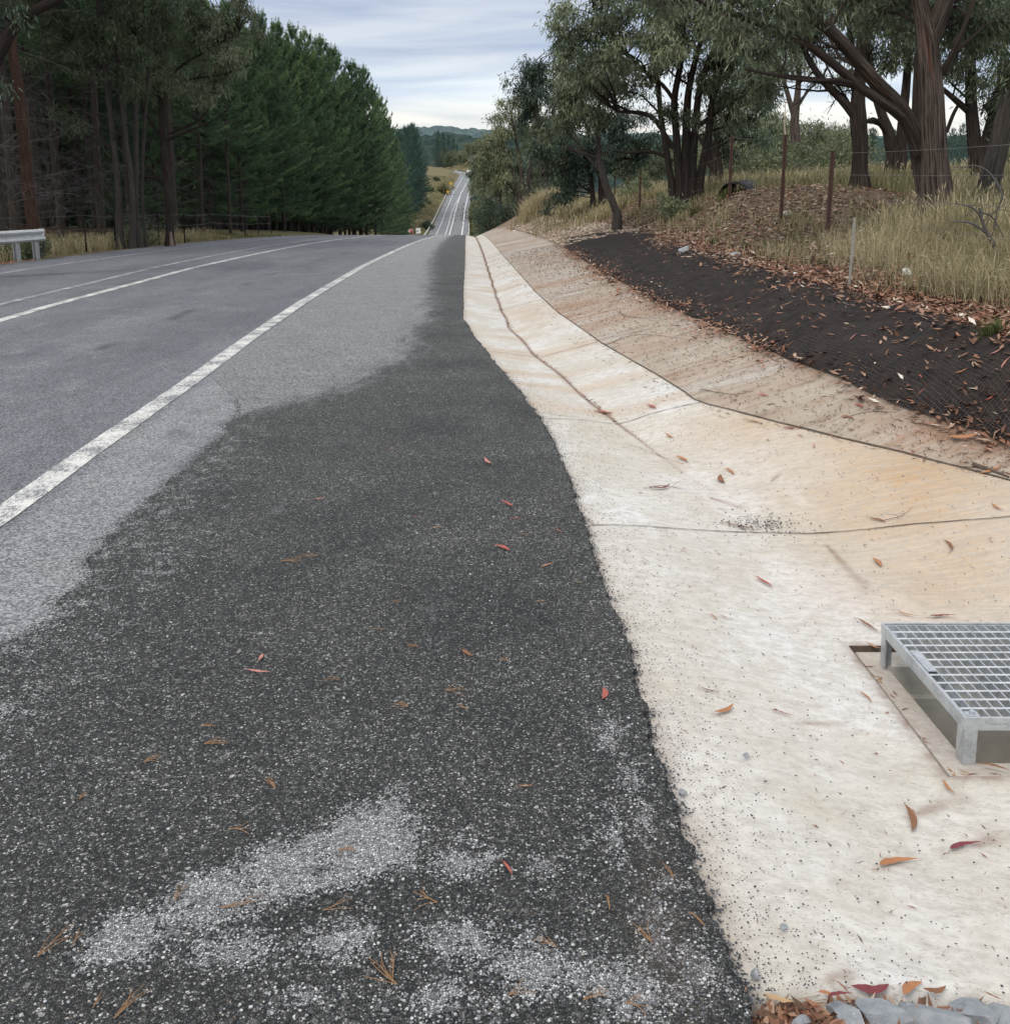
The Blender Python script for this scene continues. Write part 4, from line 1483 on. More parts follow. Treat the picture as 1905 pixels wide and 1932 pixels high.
def twigs_extra(specs, d0):
    """bare twiggy limbs: (from X,Y)->(to X,Y), radius, depth"""
    def f(tb, cb, root, base, rng):
        for (a, b_, r, dd) in specs:
            A_, B_ = P(*a, d0 + dd), P(*b_, d0 + dd + rng.normal() * .4)
            n = 9
            pth = smooth_path([A_, A_ * .5 + B_ * .5 + rng.normal(size=3) * .12 + np.array((0, 0, .1)), B_], n)
            tube(tb, pth, np.linspace(r, .006, n), 5, rnd=.5, cap=False, seed=int(r * 1e4))
            L = np.linalg.norm(B_ - A_)
            k = rng.integers(2, n, 12)
            o = pth[k]
            e = o + rng.normal(size=(12, 3)) * L * .13 + (B_ - A_) * .12
            sticks(tb, o, e, .007, .003, .5)
    return f


# --- the large stringybark at the right and its neighbours
build_tree('gum_tree', (1768, 400), 14, [
    [(1768, 400, 0.246), (1766, 365, 0.207), (1763, 320, 0.180), (1760, 250, 0.163), (1755, 170, 0.154), (1751, 110, 0.150), (1748, 70, 0.145), (1738, 20, 0.114), (1716, -70, 0.088), (1700, -180, 0.053)],
    [(1750, 85, 0.123), (1772, 30, 0.114), (1800, -40, 0.088), (1840, -150, 0.053)],
    [(1749, 395, 0.117, .5), (1738, 320, 0.110, .5), (1727, 262, 0.106, .4), (1700, 205, 0.099, .3), (1655, 158, 0.092, .1), (1622, 120, 0.086), (1575, 66, 0.076, -.2), (1520, 22, 0.065, -.4), (1450, -30, 0.048, -.7), (1360, -80, 0.027, -1)],
    [(1732, 290, 0.083, .4), (1708, 228, 0.076, .3), (1660, 190, 0.069, .1), (1618, 160, 0.065), (1562, 112, 0.058, -.2), (1501, 72, 0.048, -.5), (1420, 40, 0.038, -.8), (1333, 8, 0.027, -1.2), (1270, -30, 0.014, -1.5)],
    [(1618, 160, 0.034), (1580, 150, 0.031, -.2), (1530, 152, 0.024, -.5), (1470, 144, 0.020, -.8), (1405, 130, 0.014, -1)],
    [(1777, 140, 0.044), (1800, 92, 0.040, -.2), (1822, 40, 0.031, -.3), (1850, -40, 0.018, -.4)]],
    [(1450, 5, 60, -.8), (1520, -20, 60, -.5), (1590, 0, 50, .5), (1670, 5, 55, 1.2), (1350, 15, 50, -1), (1390, 60, 42, -1), (1270, -40, 55, -1.4), (1480, 60, 40, -.5), (1780, 10, 55, .8), (1860, 20, 60, .6), (1830, 75, 40, 1.2),
     (1600, -110, 80), (1400, -110, 80, -.8), (1750, -120, 80), (1880, -100, 80), (1555, 40, 35, 1.5), (1690, 60, 32, 1.8)],
    'tall thick stringybark gum tree with reddish trunk and long limbs reaching left over the mound', group='gum trees behind the wire fence', seed=5, bark='bark', lsize=.13, dens=.8, sides=14, br=.02,
    extra=twigs_extra([((1640, 140), (1540, 90), .02, 0), ((1560, 60), (1480, 95), .018, -.3), ((1700, 205), (1640, 130), .02, .3), ((1690, 190), (1600, 30), .03, .3), ((1600, 100), (1450, 95), .018, 0)], 14))
build_tree('gum_tree', (1621, 350), 20, [
    [(1621, 350, 0.185), (1621, 320, 0.159), (1622, 280, 0.150), (1619, 230, 0.155), (1618, 190, 0.129), (1622, 140, 0.107), (1626, 60, 0.090), (1630, -60, 0.060)],
    [(1612, 218, 0.095), (1590, 190, 0.086), (1558, 158, 0.077), (1535, 128, 0.065), (1515, 90, 0.052), (1497, 40, 0.039), (1480, -10, 0.017)],
    [(1622, 165, 0.043), (1545, 150, 0.039, -.3), (1470, 141, 0.030, -.5), (1405, 129, 0.019, -.6)],
    [(1624, 130, 0.043), (1606, 90, 0.043), (1600, 40, 0.039), (1590, -20, 0.026)],
    [(1624, 235, 0.043), (1650, 225, 0.043, .4), (1670, 250, 0.034, .8)]],
    [(1470, 85, 42), (1425, 115, 42, -.3), (1540, 60, 45), (1500, 20, 50), (1640, 60, 38), (1600, 20, 50), (1670, 20, 45), (1450, 160, 25), (1575, 110, 22), (1560, -60, 70), (1660, -60, 70)],
    'dark gum tree standing behind the rusty posts with a forked limb leaning left', group='gum trees behind the wire fence', seed=9, bark='bark_dark', lsize=.15, dens=.75, sides=11,
    extra=twigs_extra([((1560, 160), (1510, 190), .02, 0), ((1600, 190), (1540, 60), .025, 0), ((1540, 130), (1450, 170), .02, 0), ((1612, 170), (1560, 215), .018, .3)], 20))
build_tree('gum_tree', (1690, 290), 27, [
    [(1685, 292, 0.173), (1676, 250, 0.151), (1664, 215, 0.122), (1650, 170, 0.094), (1640, 100, 0.072), (1630, 20, 0.036)],
    [(1700, 292, 0.158), (1702, 240, 0.130), (1710, 150, 0.108), (1716, 50, 0.086), (1722, -50, 0.043)],
    [(1672, 245, 0.072), (1655, 232, 0.058), (1630, 228, 0.036), (1605, 215, 0.022)],
    [(1728, 300, 0.115, -2), (1726, 240, 0.094, -2), (1728, 150, 0.072, -2), (1735, 40, 0.043, -2)]],
    [(1660, 120, 38), (1700, 100, 40), (1620, 90, 34), (1740, 60, 45), (1650, 40, 45), (1700, 10, 45), (1590, 160, 20), (1670, -50, 60), (1740, 130, 22)],
    'clump of dark gum stems half hidden behind the large stringybark', group='gum trees behind the wire fence', seed=13, bark='bark_dark', lsize=.17, dens=.7)
build_tree('gum_tree', (1845, 305), 22, [
    [(1843, 305, 0.184), (1838, 260, 0.144), (1832, 190, 0.120), (1830, 100, 0.104), (1826, 20, 0.072), (1820, -60, 0.040)],
    [(1852, 300, 0.128), (1866, 240, 0.104), (1880, 190, 0.088), (1893, 110, 0.072), (1900, 20, 0.048)],
    [(1838, 220, 0.080), (1815, 200, 0.072), (1790, 178, 0.056), (1770, 160, 0.040)],
    [(1785, 250, 0.040), (1798, 215, 0.040), (1812, 190, 0.032)]],
    [(1850, 110, 45), (1880, 170, 40), (1800, 90, 35), (1820, 40, 45), (1880, 50, 50), (1810, 150, 25), (1900, 230, 30), (1850, -50, 70), (1790, 20, 40)],
    'dark forked gum tree right of the large stringybark with drooping leaves', group='gum trees behind the wire fence', seed=17, bark='bark_dark', lsize=.15, dens=.75,
    extra=twigs_extra([((1830, 190), (1780, 120), .03, 0), ((1860, 240), (1905, 200), .02, 0)], 22))
build_tree('gum_tree', (1862, 372), 16.5, [
    [(1862, 372, .20), (1870, 330, .17), (1882, 280, .15), (1898, 210, .14), (1918, 130, .13), (1940, 20, .1)]],
    [(1925, 30, 60), (1960, 90, 50), (1900, -40, 70), (1985, -20, 70)],
    'pale grey gum trunk leaning right at the edge of the tall grass', group='gum trees behind the wire fence', seed=19, bark='bark_grey', lsize=.13, dens=.7, sides=12)
build_tree('gum_tree', (1501, 268), 45, [
    [(1501, 268, 0.224), (1499, 225, 0.189), (1504, 180, 0.140), (1508, 130, 0.098), (1512, 90, 0.070)],
    [(1499, 225, 0.126), (1488, 185, 0.105), (1478, 150, 0.084), (1470, 110, 0.056)],
    [(1505, 200, 0.070), (1525, 170, 0.056), (1545, 150, 0.035)]],
    [(1480, 120, 25), (1520, 110, 25), (1550, 140, 20), (1460, 150, 18), (1500, 90, 25), (1440, 190, 16)],
    'slender forked gum standing alone in the paddock behind the mound', group='gum trees behind the wire fence', seed=23, bark='bark', leaf='euc_pale', lsize=.26, dens=.35, rough=.05)
# multi-stemmed clump
build_tree('gum_tree', (1295, 350), 24, [
    [(1267, 352, 0.088), (1257, 285, 0.075), (1246, 215, 0.061), (1240, 150, 0.060), (1225, 80, 0.034)],
    [(1281, 350, 0.102), (1276, 260, 0.088), (1272, 190, 0.075), (1285, 110, 0.061), (1292, 20, 0.043)],
    [(1293, 350, 0.109), (1295, 240, 0.095), (1301, 160, 0.075), (1325, 60, 0.054), (1335, -20, 0.043)],
    [(1304, 350, 0.109), (1311, 240, 0.088), (1324, 150, 0.075), (1365, 50, 0.060), (1380, -20, 0.034)],
    [(1318, 346, 0.102), (1334, 270, 0.088), (1344, 190, 0.075), (1362, 120, 0.054), (1385, 60, 0.034)],
    [(1269, 305, 0.051), (1250, 292, 0.047), (1222, 285, 0.043), (1190, 288, 0.034), (1164, 286, 0.021)],
    [(1270, 280, 0.061), (1252, 250, 0.054), (1232, 222, 0.060), (1205, 212, 0.051), (1165, 210, 0.034)],
    [(1310, 245, 0.060), (1345, 215, 0.051), (1380, 190, 0.038), (1420, 170, 0.025)],
    [(1278, 200, 0.051), (1250, 160, 0.047), (1200, 120, 0.043), (1150, 60, 0.030), (1120, 20, 0.017)]],
    [(1240, 50, 60, 0), (1180, 30, 58, -.5), (1120, 55, 50, -.5), (1095, 15, 42, -.5), (1078, 105, 30, -.8, .05), (1300, 70, 62), (1360, 110, 52), (1318, 165, 40), (1230, 140, 45), (1400, 50, 55), (1425, 165, 42), (1180, 110, 45, -.8),
     (1064, 55, 26, -.5), (1380, 215, 34), (1170, -70, 80), (1290, -70, 80), (1400, -60, 80), (1130, 130, 35, -.5), (1270, 215, 25), (1140, 175, 24, .5), (1075, 150, 20, -.5), (1250, 100, 45, -1.5), (1330, 30, 50, -1.5), (1450, 110, 40, 1)],
    'broad gum tree of many upright dark stems rising from one base by the fence', group='gum trees behind the wire fence', seed=29, bark='bark_dark', lsize=.16, dens=.85, sides=8,
    extra=twigs_extra([((1246, 215), (1180, 170), .03, 0), ((1300, 160), (1240, 60), .03, 0), ((1344, 190), (1400, 140), .03, 0), ((1120, 90), (1070, 45), .02, -.5), ((1150, 80), (1085, 70), .02, -.5)], 24))
build_tree('gum_tree', (1352, 322), 31, [
    [(1352, 322, .19), (1348, 270, .16), (1343, 220, .13), (1350, 150, .1), (1360, 80, .06)],
    [(1345, 322, .12), (1335, 290, .1), (1322, 262, .07), (1300, 250, .04)],
    [(1349, 280, .08), (1375, 250, .07), (1410, 240, .05)]],
    [(1395, 225, 42), (1370, 175, 40), (1430, 190, 34), (1355, 275, 20, .5), (1425, 250, 22), (1390, 280, 15, .5), (1330, 230, 22), (1400, 130, 36)],
    'low spreading gum with dark foliage just behind the black half pipe', group='gum trees behind the wire fence', seed=31, bark='bark_dark', leaf='euc_dark', lsize=.2, dens=.7)
build_tree('leaning_gum_tree', (1164, 402), 27, [
    [(1164, 402, .115), (1157, 385, .10), (1145, 355, .095), (1136, 325, .085), (1130, 295, .07), (1129, 240, .05), (1131, 185, .035), (1138, 120, .018)],
    [(1130, 300, .05), (1110, 292, .045), (1085, 284, .035), (1052, 262, .02)],
    [(1136, 325, .05), (1112, 300, .04), (1090, 270, .03), (1062, 240, .018)],
    [(1130, 245, .03), (1148, 220, .026), (1160, 195, .018)],
    [(1129, 250, .03), (1112, 222, .026), (1095, 200, .018)]],
    [(1112, 120, 40), (1150, 160, 36), (1085, 185, 34), (1130, 100, 30, 0, .12), (1062, 170, 24, 0, .1), (1100, 155, 40), (1140, 200, 26), (1065, 215, 22), (1110, 215, 24, .5), (1160, 125, 25), (1050, 250, 14)],
    'slim gum leaning left from the bank with a light round crown', group='gum trees behind the wire fence', seed=37, bark='bark_grey', leaf='euc', lsize=.17, dens=.9, br=.01, rough=.05,
    extra=twigs_extra([((1130, 260), (1165, 215), .015, 0), ((1110, 292), (1060, 300), .015, 0), ((1120, 290), (1070, 275), .018, 0)], 27))
build_tree('gum_tree', (1140, 368), 37, [
    [(1140, 370, .2), (1136, 330, .16), (1128, 290, .12), (1110, 250, .08)],
    [(1118, 372, .1), (1115, 340, .08), (1108, 300, .06)],
    [(1138, 320, .1), (1165, 300, .08), (1200, 300, .04)]],
    [(1100, 240, 42), (1150, 250, 44), (1205, 262, 34), (1120, 300, 38), (1078, 290, 34), (1062, 250, 32), (1172, 312, 22), (1058, 335, 28), (1180, 225, 34), (1085, 335, 22), (1030, 300, 26), (1210, 300, 18), (1060, 370, 18), (1045, 385, 12)],
    'dark dense low gum spreading over the fence posts behind the leaning gum', group='gum trees behind the wire fence', seed=41, bark='bark_dark', leaf='euc_dark', lsize=.22, dens=.9)
build_tree('gum_tree', (1030, 395), 56, [
    [(1030, 405, .3), (1026, 340, .24), (1020, 260, .18), (1008, 190, .12), (1000, 140, .07)],
    [(1026, 330, .15), (1040, 260, .12), (1045, 180, .06)]],
    [(1000, 150, 34, 0, -.05), (1028, 185, 36), (975, 152, 16), (1010, 125, 24), (1040, 140, 30), (990, 195, 22), (1050, 225, 30), (1020, 245, 34), (1000, 130, 20), (1060, 100, 22), (965, 150, 10)],
    'dark bluish gum whose crown stands out against the sky above the paler one', group='gum trees on the slope', seed=43, bark='bark', leaf='euc_dark', lsize=.26, dens=.8)
build_tree('gum_tree', (980, 392), 76, [
    [(985, 400, .24), (975, 350, .2), (960, 310, .15), (945, 270, .08)],
    [(988, 400, .24), (985, 350, .2), (980, 300, .15), (970, 250, .08)],
    [(991, 400, .24), (995, 350, .2), (1003, 300, .15), (1010, 250, .08)],
    [(984, 375, .15), (955, 340, .12), (925, 310, .06)]],
    [(960, 235, 34, 0, .08), (935, 262, 26, 0, .08), (990, 225, 30, 0, .05), (1005, 262, 30), (940, 300, 30), (912, 312, 18), (960, 325, 32), (1010, 310, 30), (950, 205, 20, 0, .1), (920, 285, 18), (1025, 350, 24), (905, 340, 14), (930, 335, 20), (975, 195, 14, 0, .1), (1000, 200, 18, 0, .1)],
    'pale green bushy gum with fanned bare stems beside the far road', group='gum trees on the slope', seed=47, bark='bark_grey', leaf='euc_pale', lsize=.32, dens=.75)
build_tree('gum_tree', (946, 425), 95, [
    [(950, 428, .14), (944, 380, .12), (940, 340, .08)], [(960, 425, .13), (958, 385, .1), (955, 350, .06)], [(966, 425, .12), (968, 385, .1), (975, 350, .06)]],
    [(935, 350, 20), (915, 365, 18), (960, 350, 22), (925, 385, 18), (905, 345, 14), (950, 320, 20), (912, 390, 12), (985, 350, 22), (990, 385, 14), (935, 400, 14)],
    'row of small gums with thin pale trunks at the foot of the bank', group='gum trees on the slope', seed=53, bark='bark_grey', leaf='euc', lsize=.36, dens=.75)
build_tree('gum_tree', (900, 345), 330, [
    [(900, 352, .4), (902, 320, .3), (905, 300, .2)]],
    [(895, 315, 12), (905, 300, 12), (912, 330, 14), (900, 340, 9), (915, 305, 12), (890, 330, 5)],
    'dark gum overhanging the right side of the far road', group='gum trees on the slope', seed=59, leaf='euc_dark', lsize=.9, dens=.12, depth=.6, lwid=.3)

# --- left-hand gums
build_tree('gum_tree', (240, 466), 33.5, [
    [(228, 468, 0.132), (225, 420, 0.108), (222, 342, 0.093), (212, 252, 0.088), (202, 162, 0.083), (193, 72, 0.073), (185, 0, 0.059), (178, -90, 0.034)],
    [(250, 468, 0.108), (251, 420, 0.093), (248, 342, 0.083), (234, 234, 0.059), (222, 130, 0.034), (216, 86, 0.024), (212, 20, 0.015)],
    [(264, 466, 0.098, .4), (257, 400, 0.088, .4), (257, 324, 0.083, .4), (256, 180, 0.078, .4), (252, 54, 0.063, .4), (250, -60, 0.039, .4)],
    [(276, 462, 0.063, .8), (268, 360, 0.053, .8), (275, 200, 0.049, .8), (284, 60, 0.049, .8), (290, -40, 0.029, .8)],
    [(209, 277, 0.029), (180, 262, 0.024), (151, 245, 0.020), (119, 230, 0.010)],
    [(216, 378, 0.020), (198, 350, 0.017), (176, 315, 0.015), (144, 290, 0.010), (120, 268, 0.006)],
    [(212, 270, 0.029), (225, 240, 0.024, -.3), (245, 232, 0.022, -.5), (268, 222, 0.015, -.6)],
    [(202, 165, 0.034), (180, 120, 0.029), (150, 90, 0.024), (118, 70, 0.015)],
    [(195, 80, 0.029), (160, 30, 0.024), (120, -10, 0.015)]],
    [(175, 50, 52), (105, 60, 42), (150, 120, 38), (240, 40, 48), (300, 20, 48), (70, 130, 26), (110, 20, 45), (200, -40, 70), (300, -50, 70), (100, -50, 60), (215, 130, 30), (260, 95, 34), (150, 250, 18), (245, 165, 24), (110, 225, 13)],
    'cluster of tall fibrous gum trunks rising together at the left roadside', group='gum trees at the left roadside', seed=61, bark='bark_grey', leaf='euc', lsize=.17, dens=.6, sides=10,
    extra=twigs_extra([((216, 378), (150, 240), .02, 0), ((210, 300), (110, 180), .03, 0), ((222, 400), (130, 340), .02, 0), ((196, 100), (100, 30), .03, 0)], 33.5))


def scar(tb, cb, root, base, rng):
    b = Buf()
    A_, M_, B_ = P(324, 463, 35.33), P(322.5, 450, 35.32), P(322, 437, 35.31)
    tube(b, smooth_path([A_, M_, B_], 10), np.linspace(.085, .03, 10), 8, rough=.2)
    b.obj('bare_wood_scar', M['scar'], root, True, base)


build_tree('gum_tree', (321, 462), 35.5, [
    [(321, 464, 0.156), (319, 410, 0.133), (315, 350, 0.125), (310, 285, 0.117), (306, 240, 0.101), (304, 180, 0.086), (300, 90, 0.047)],
    [(306, 262, 0.070), (296, 245, 0.062), (280, 222, 0.055), (268, 207, 0.039)],
    [(315, 264, 0.055), (335, 255, 0.051), (367, 242, 0.039), (400, 228, 0.027), (432, 205, 0.016)],
    [(318, 252, 0.055), (345, 240, 0.051), (378, 224, 0.039), (410, 180, 0.023)],
    [(313, 352, 0.055), (302, 342, 0.051), (290, 335, 0.043), (259, 331, 0.023)],
    [(311, 348, 0.047), (295, 330, 0.039), (275, 312, 0.031), (262, 300, 0.020)],
    [(304, 190, 0.055), (335, 130, 0.047), (390, 95, 0.039), (450, 60, 0.023)],
    [(304, 170, 0.047), (350, 150, 0.039), (420, 140, 0.031), (480, 120, 0.016)]],
    [(300, 135, 34, 0, .35), (350, 150, 38, 0, .2), (400, 165, 30, 0, .1), (430, 118, 34, 0, .45), (470, 110, 24, 0, .4), (385, 185, 26, 0, .1), (330, 70, 42), (420, 50, 44), (475, 25, 28), (262, 165, 22, 0, .1), (370, 20, 45), (450, -20, 40), (390, 110, 34), (340, -40, 60), (480, 60, 20, 0, .1), (300, 100, 26)],
    'gum tree with a pale bare scar at its foot and limbs over the road', group='gum trees at the left roadside', seed=67, bark='bark_dark', leaf='euc', lsize=.17, dens=.62, sides=9, extra=scar)
build_tree('gum_tree', (-60, 480), 19, [
    [(-90, 560, .3), (-60, 300, .25), (-30, 160, .16), (5, 85, .12), (36, 42, .10), (75, 15, .09), (108, -2, .08), (150, -30, .05)],
    [(-60, 300, .2), (-70, 100, .15), (-60, -60, .1)]],
    [(60, -60, 80), (-30, -40, 90), (130, -70, 70), (20, 10, 28), (10, 150, 20)],
    'gum at the far left whose bent limb crosses the upper corner', group='gum trees at the left roadside', seed=71, bark='bark_dark', leaf='euc_dark', lsize=.15, dens=.5)


# ------------------------------------------------------------------ pines
def pine_proto(seed, H=24.0, cb=.12, R=3.6, spacing=.55, dead=True, bark='bark_pine', leafm='pine', dens=1.0):
    rng = np.random.default_rng(seed)
    tb, cbuf, db = Buf(), Buf(), Buf()
    n = 22
    z = np.linspace(0, H, n)
    w = np.cumsum(rng.normal(size=(n, 2)), 0) * .035
    w[0] = 0
    pth = np.c_[w, z]
    pth[0, 2] = -.5
    tube(tb, pth, np.maximum(.20 * (1 - z / H) ** .8 + .012, .015) * (H / 24), 9, rnd=.5, rough=.06, cap=False, seed=seed)

    def at(zz):
        return np.array((np.interp(zz, z, w[:, 0]), np.interp(zz, z, w[:, 1]), zz))
    zz = H * cb
    TC, TD, TR = [], [], []
    while zz < H - .3:
        f = (zz - H * cb) / (H * (1 - cb))
        nbr = rng.integers(4, 7)
        a0 = rng.uniform(0, 6.28)
        if rng.random() < .18:
            zz += spacing
        for k in range(nbr):
            az = a0 + k * 6.283 / nbr + rng.normal() * .25
            Lb = (R * (1 - f) ** .55 * (.55 + .45 * min(1, f * 5 + .3)) + .35) * rng.uniform(.5, 1.3)
            el = math.radians(np.interp(f, (0, .5, 1), (-2, 22, 58)) + rng.normal() * 8)
            d = np.array((math.cos(az) * math.cos(el), math.sin(az) * math.cos(el), math.sin(el)))
            o = at(zz + rng.normal() * .1)
            tipz = .18 * Lb
            mid = o + d * Lb * .55
            tip = o + d * Lb + np.array((0, 0, tipz))
            sticks(db, [o, mid], [mid, tip], (.03 * (1 - f) + .012, .02 * (1 - f) + .008), (.02 * (1 - f) + .008, .006), .5)
            m = int((4 + Lb * 5.5) * dens)
            s = rng.uniform(.28, 1.0, m)
            base = np.where(s[:, None] < .55, o + (mid - o) * (s / .55)[:, None], mid + (tip - mid) * ((s - .55) / .45)[:, None])
            side = np.array((-d[1], d[0], 0))
            lat = rng.choice((-1, 1), m)[:, None] * side * rng.uniform(.25, .8, (m, 1)) + d * rng.uniform(.35, .9, (m, 1)) + np.array((0, 0, 1)) * rng.uniform(-.15, .45, (m, 1))
            ll = rng.uniform(.15, .55, (m, 1)) * (1.25 - s[:, None])* 1.2 + .08
            e = base + unit(lat) * ll
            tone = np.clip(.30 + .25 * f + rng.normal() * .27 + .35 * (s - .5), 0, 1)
            for q_ in (.35, .7, 1.0):
                TC.append(base + (e - base) * q_)
                TD.append(unit(lat))
                TR.append(tone)
            # upright candles at branch tips
            if f > .35:
                hc = .55 if f > .8 else .3
                TC.append(tip + np.c_[np.zeros(4), np.zeros(4), np.linspace(0, hc, 4)])
                TD.append(np.repeat([(0, 0, 1.6)], 4, 0))
                TR.append(np.full(4, .85))
        zz += spacing * rng.uniform(.75, 1.25) * (1 - .35 * f)
    top = at(H)
    lead = top + np.c_[np.zeros(8), np.zeros(8), np.linspace(-1.2, 1.1, 8)]
    TC.append(lead)
    TD.append(np.repeat([(0, 0, 1.0)], 8, 0))
    TR.append(np.full(8, .8))
    TC, TD, TR = np.vstack(TC), np.vstack(TD), np.concatenate(TR)
    nbld = 6
    C = np.repeat(TC, nbld, 0)
    D = np.repeat(TD, nbld, 0) * .75 + rng.normal(size=(len(C), 3)) * .55 + np.array((0, 0, .25))
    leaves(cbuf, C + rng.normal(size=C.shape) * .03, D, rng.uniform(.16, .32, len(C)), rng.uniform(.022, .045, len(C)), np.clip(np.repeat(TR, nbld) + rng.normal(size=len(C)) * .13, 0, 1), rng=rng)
    # dead lower branches
    if dead:
        zz = 1.2
        while zz < H * max(cb, .15) + 3:
            for k in range(rng.integers(2, 5)):
                az = rng.uniform(0, 6.28)
                Lb = rng.uniform(.5, 2.7)
                el = math.radians(rng.normal(2, 16))
                d = np.array((math.cos(az) * math.cos(el), math.sin(az) * math.cos(el), math.sin(el)))
                o = at(zz + rng.normal() * .15)
                P1 = o + d * Lb * .5 + rng.normal(size=3) * .08
                P2 = P1 + (d + rng.normal(size=3) * .18) * Lb * .5
                sticks(db, [o, P1], [P1, P2], (.013, .008), (.008, .003), rng.random())
                m = 6
                s = rng.uniform(.25, 1, m)[:, None]
                bb = o + (P2 - o) * s
                sticks(db, bb, bb + rng.normal(size=(m, 3)) * .28 + d * .28, .005, .002, rng.random(m))
            zz += rng.uniform(.35, .7)
    return (tb.mesh('trunk', M[bark], True), cbuf.mesh('crown', M[leafm]), db.mesh('bare_branches', M['deadwood']))


def pine_root(meshes, label, group, name='pine_tree'):
    r = thing(name, (0, 0, 0), label, 'tree', group)
    for nm, me in zip(('trunk', 'crown', 'bare_branches'), meshes):
        o = bpy.data.objects.new(nm, me)
        COL.objects.link(o)
        o.parent = r
    return r


PG = 'pine trees of the plantation'
bare_protos = [pine_proto(200 + k, 24, .40, 3.0) for k in range(3)]
full_protos = [pine_proto(300 + k, 24, .07, 4.7, dens=1.25) for k in range(4)]
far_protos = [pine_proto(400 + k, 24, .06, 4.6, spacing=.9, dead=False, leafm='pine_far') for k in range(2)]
firsts = {}
rng = np.random.default_rng(77)


def put_pine(kind, x, y, top=None, H=None, label=None, rz=None, zoff=0):
    protos = {'bare': bare_protos, 'full': full_protos, 'far': far_protos}[kind]
    k = int(rng.integers(0, len(protos)))
    g = float(Hs(x, y)) + zoff
    if top is not None:
        H = max(5.0, top - g)
    sc = (H or 22) / 24.0
    sx = sc * (1.0 if kind != 'full' else 1.05)
    if label is None:
        label = {'bare': 'plantation pine with bare lower trunk among many others of its kind in the shaded stand', 'full': 'green plantation pine, one of the unbroken row along the left of the road', 'far': 'blue-green pine of the distant stand left of the far road'}[kind]
    key = (kind, k)
    if key not in firsts:
        r = pine_root(protos[k], label, PG)
        firsts[key] = r
        r.location = (x, y, g)
        r.rotation_euler = (0, 0, rng.uniform(0, 6.28))
        r.scale = (sx, sx, sc)
        return r
    return dup(firsts[key], (x, y, g), rng.uniform(0, 6.28), (sx, sx, sc), label)


# edge row whose tops make the skyline: (photo X of the trunk, photo Y of the top, distance)
sky = [(455, 20, 64), (505, 36, 74), (535, 45, 80), (560, 62, 88), (590, 66, 96), (612, 88, 104), (640, 100, 114), (668, 118, 126), (690, 140, 140), (708, 172, 160), (722, 198, 178), (733, 228, 196), (745, 262, 206), (752, 300, 214), (757, 345, 222)]
for k, (X_, Y_, d) in enumerate(sky):
    lab = None
    if k == 3:
        lab = 'pine with a thin leader poking above the left-hand skyline, nearest the gum crown'
    put_pine('full', px_x(X_, 400, d), d, top=P(X_, Y_ + (k * 7 % 5 - 2) * 3.5, d)[2], label=lab)
for k in range(11):       # closely planted front row before them
    d = 50 + k * 6.5
    x = t_Lf(d) - 6.0 - rng.uniform(0, 1.5) + .02 * d
    X_ = XC + x / d * 1905 * .98
    yt = np.interp(X_, (380, 455, 505, 612, 690, 745), (60, 60, 90, 150, 220, 330))
    put_pine('full', x, d, top=P(X_, yt, d)[2])
# plantation interior
cnt = 0
for i in range(34):
    for j in range(24):
        y = 24 + i * 3.9 + rng.normal() * .5
        x = -15.5 - j * 3.7 + rng.normal() * .6 - (0 if y < 90 else (y - 90) * .03)
        if x < -.56 * y - 3 or (y > 60 and j < 1) or cnt > 185:
            continue
        if y > 95 and j > 6:
            continue
        X_ = XC + x / y * 1905 * .98
        hmax = P(X_, np.interp(X_, (0, 380, 455, 505, 612, 690), (-60, -20, 50, 70, 120, 170)), y)[2] - float(Hs(x, y))
        if X_ > 700:
            continue
        H = min(rng.uniform(17, 23), hmax) if X_ > 380 else rng.uniform(15, 22)
        kind = 'bare' if X_ < 470 else ('full' if rng.random() < .6 else 'bare')
        lab = None
        put_pine(kind, x, y, H=max(H, 8), label=lab)
        cnt += 1
print('pines', cnt, 'gum leaves', SCN[0])
r = pine_root(pine_proto(555, 24, .45, 2.6, bark='bark_red'), 'pine with a reddish brown trunk rising right behind the guardrail', PG)
r.location = (px_x(62, 430, 27.5), 27.5, float(Hs(px_x(62, 430, 27.5), 27.5)))
r.scale = (.8, .8, .8)
put_pine('bare', px_x(30, 430, 30), 30, H=19, label='grey pine trunk left of the reddish one behind the guardrail')
put_pine('bare', px_x(2, 430, 27), 27, H=18, label='pine trunk with short dead stubs at the left edge')
# far stand, left of the far road
for (X_, Y_, d) in [(828, 250, 740), (836, 254, 735), (846, 258, 745), (856, 264, 750), (862, 274, 740), (868, 286, 735), (874, 292, 745), (850, 285, 715), (838, 272, 710), (824, 262, 705), (880, 294, 760), (888, 298, 770)]:
    put_pine('far', px_x(X_, 300, d), d, top=P(X_, Y_, d)[2] + 1)
for (X_, Y_, d) in [(768, 262, 300), (778, 256, 330), (790, 246, 350), (803, 243, 360), (818, 245, 370), (826, 252, 390), (835, 280, 380), (815, 270, 345), (795, 270, 325), (780, 290, 305), (822, 300, 360), (800, 300, 330), (770, 310, 290), (785, 330, 300), (845, 318, 430), (810, 335, 340), (760, 280, 280), (765, 340, 270), (760, 255, 290), (772, 252, 315), (784, 250, 330), (796, 248, 345), (808, 250, 355), (818, 256, 365), (790, 300, 300), (812, 300, 350), (828, 290, 400), (770, 330, 262)]:
    put_pine('far', min(px_x(X_, 300, d), float(t_RL(d)) - 8.5 if d < 600 else 99), d, top=P(X_, Y_, d)[2] + 1)
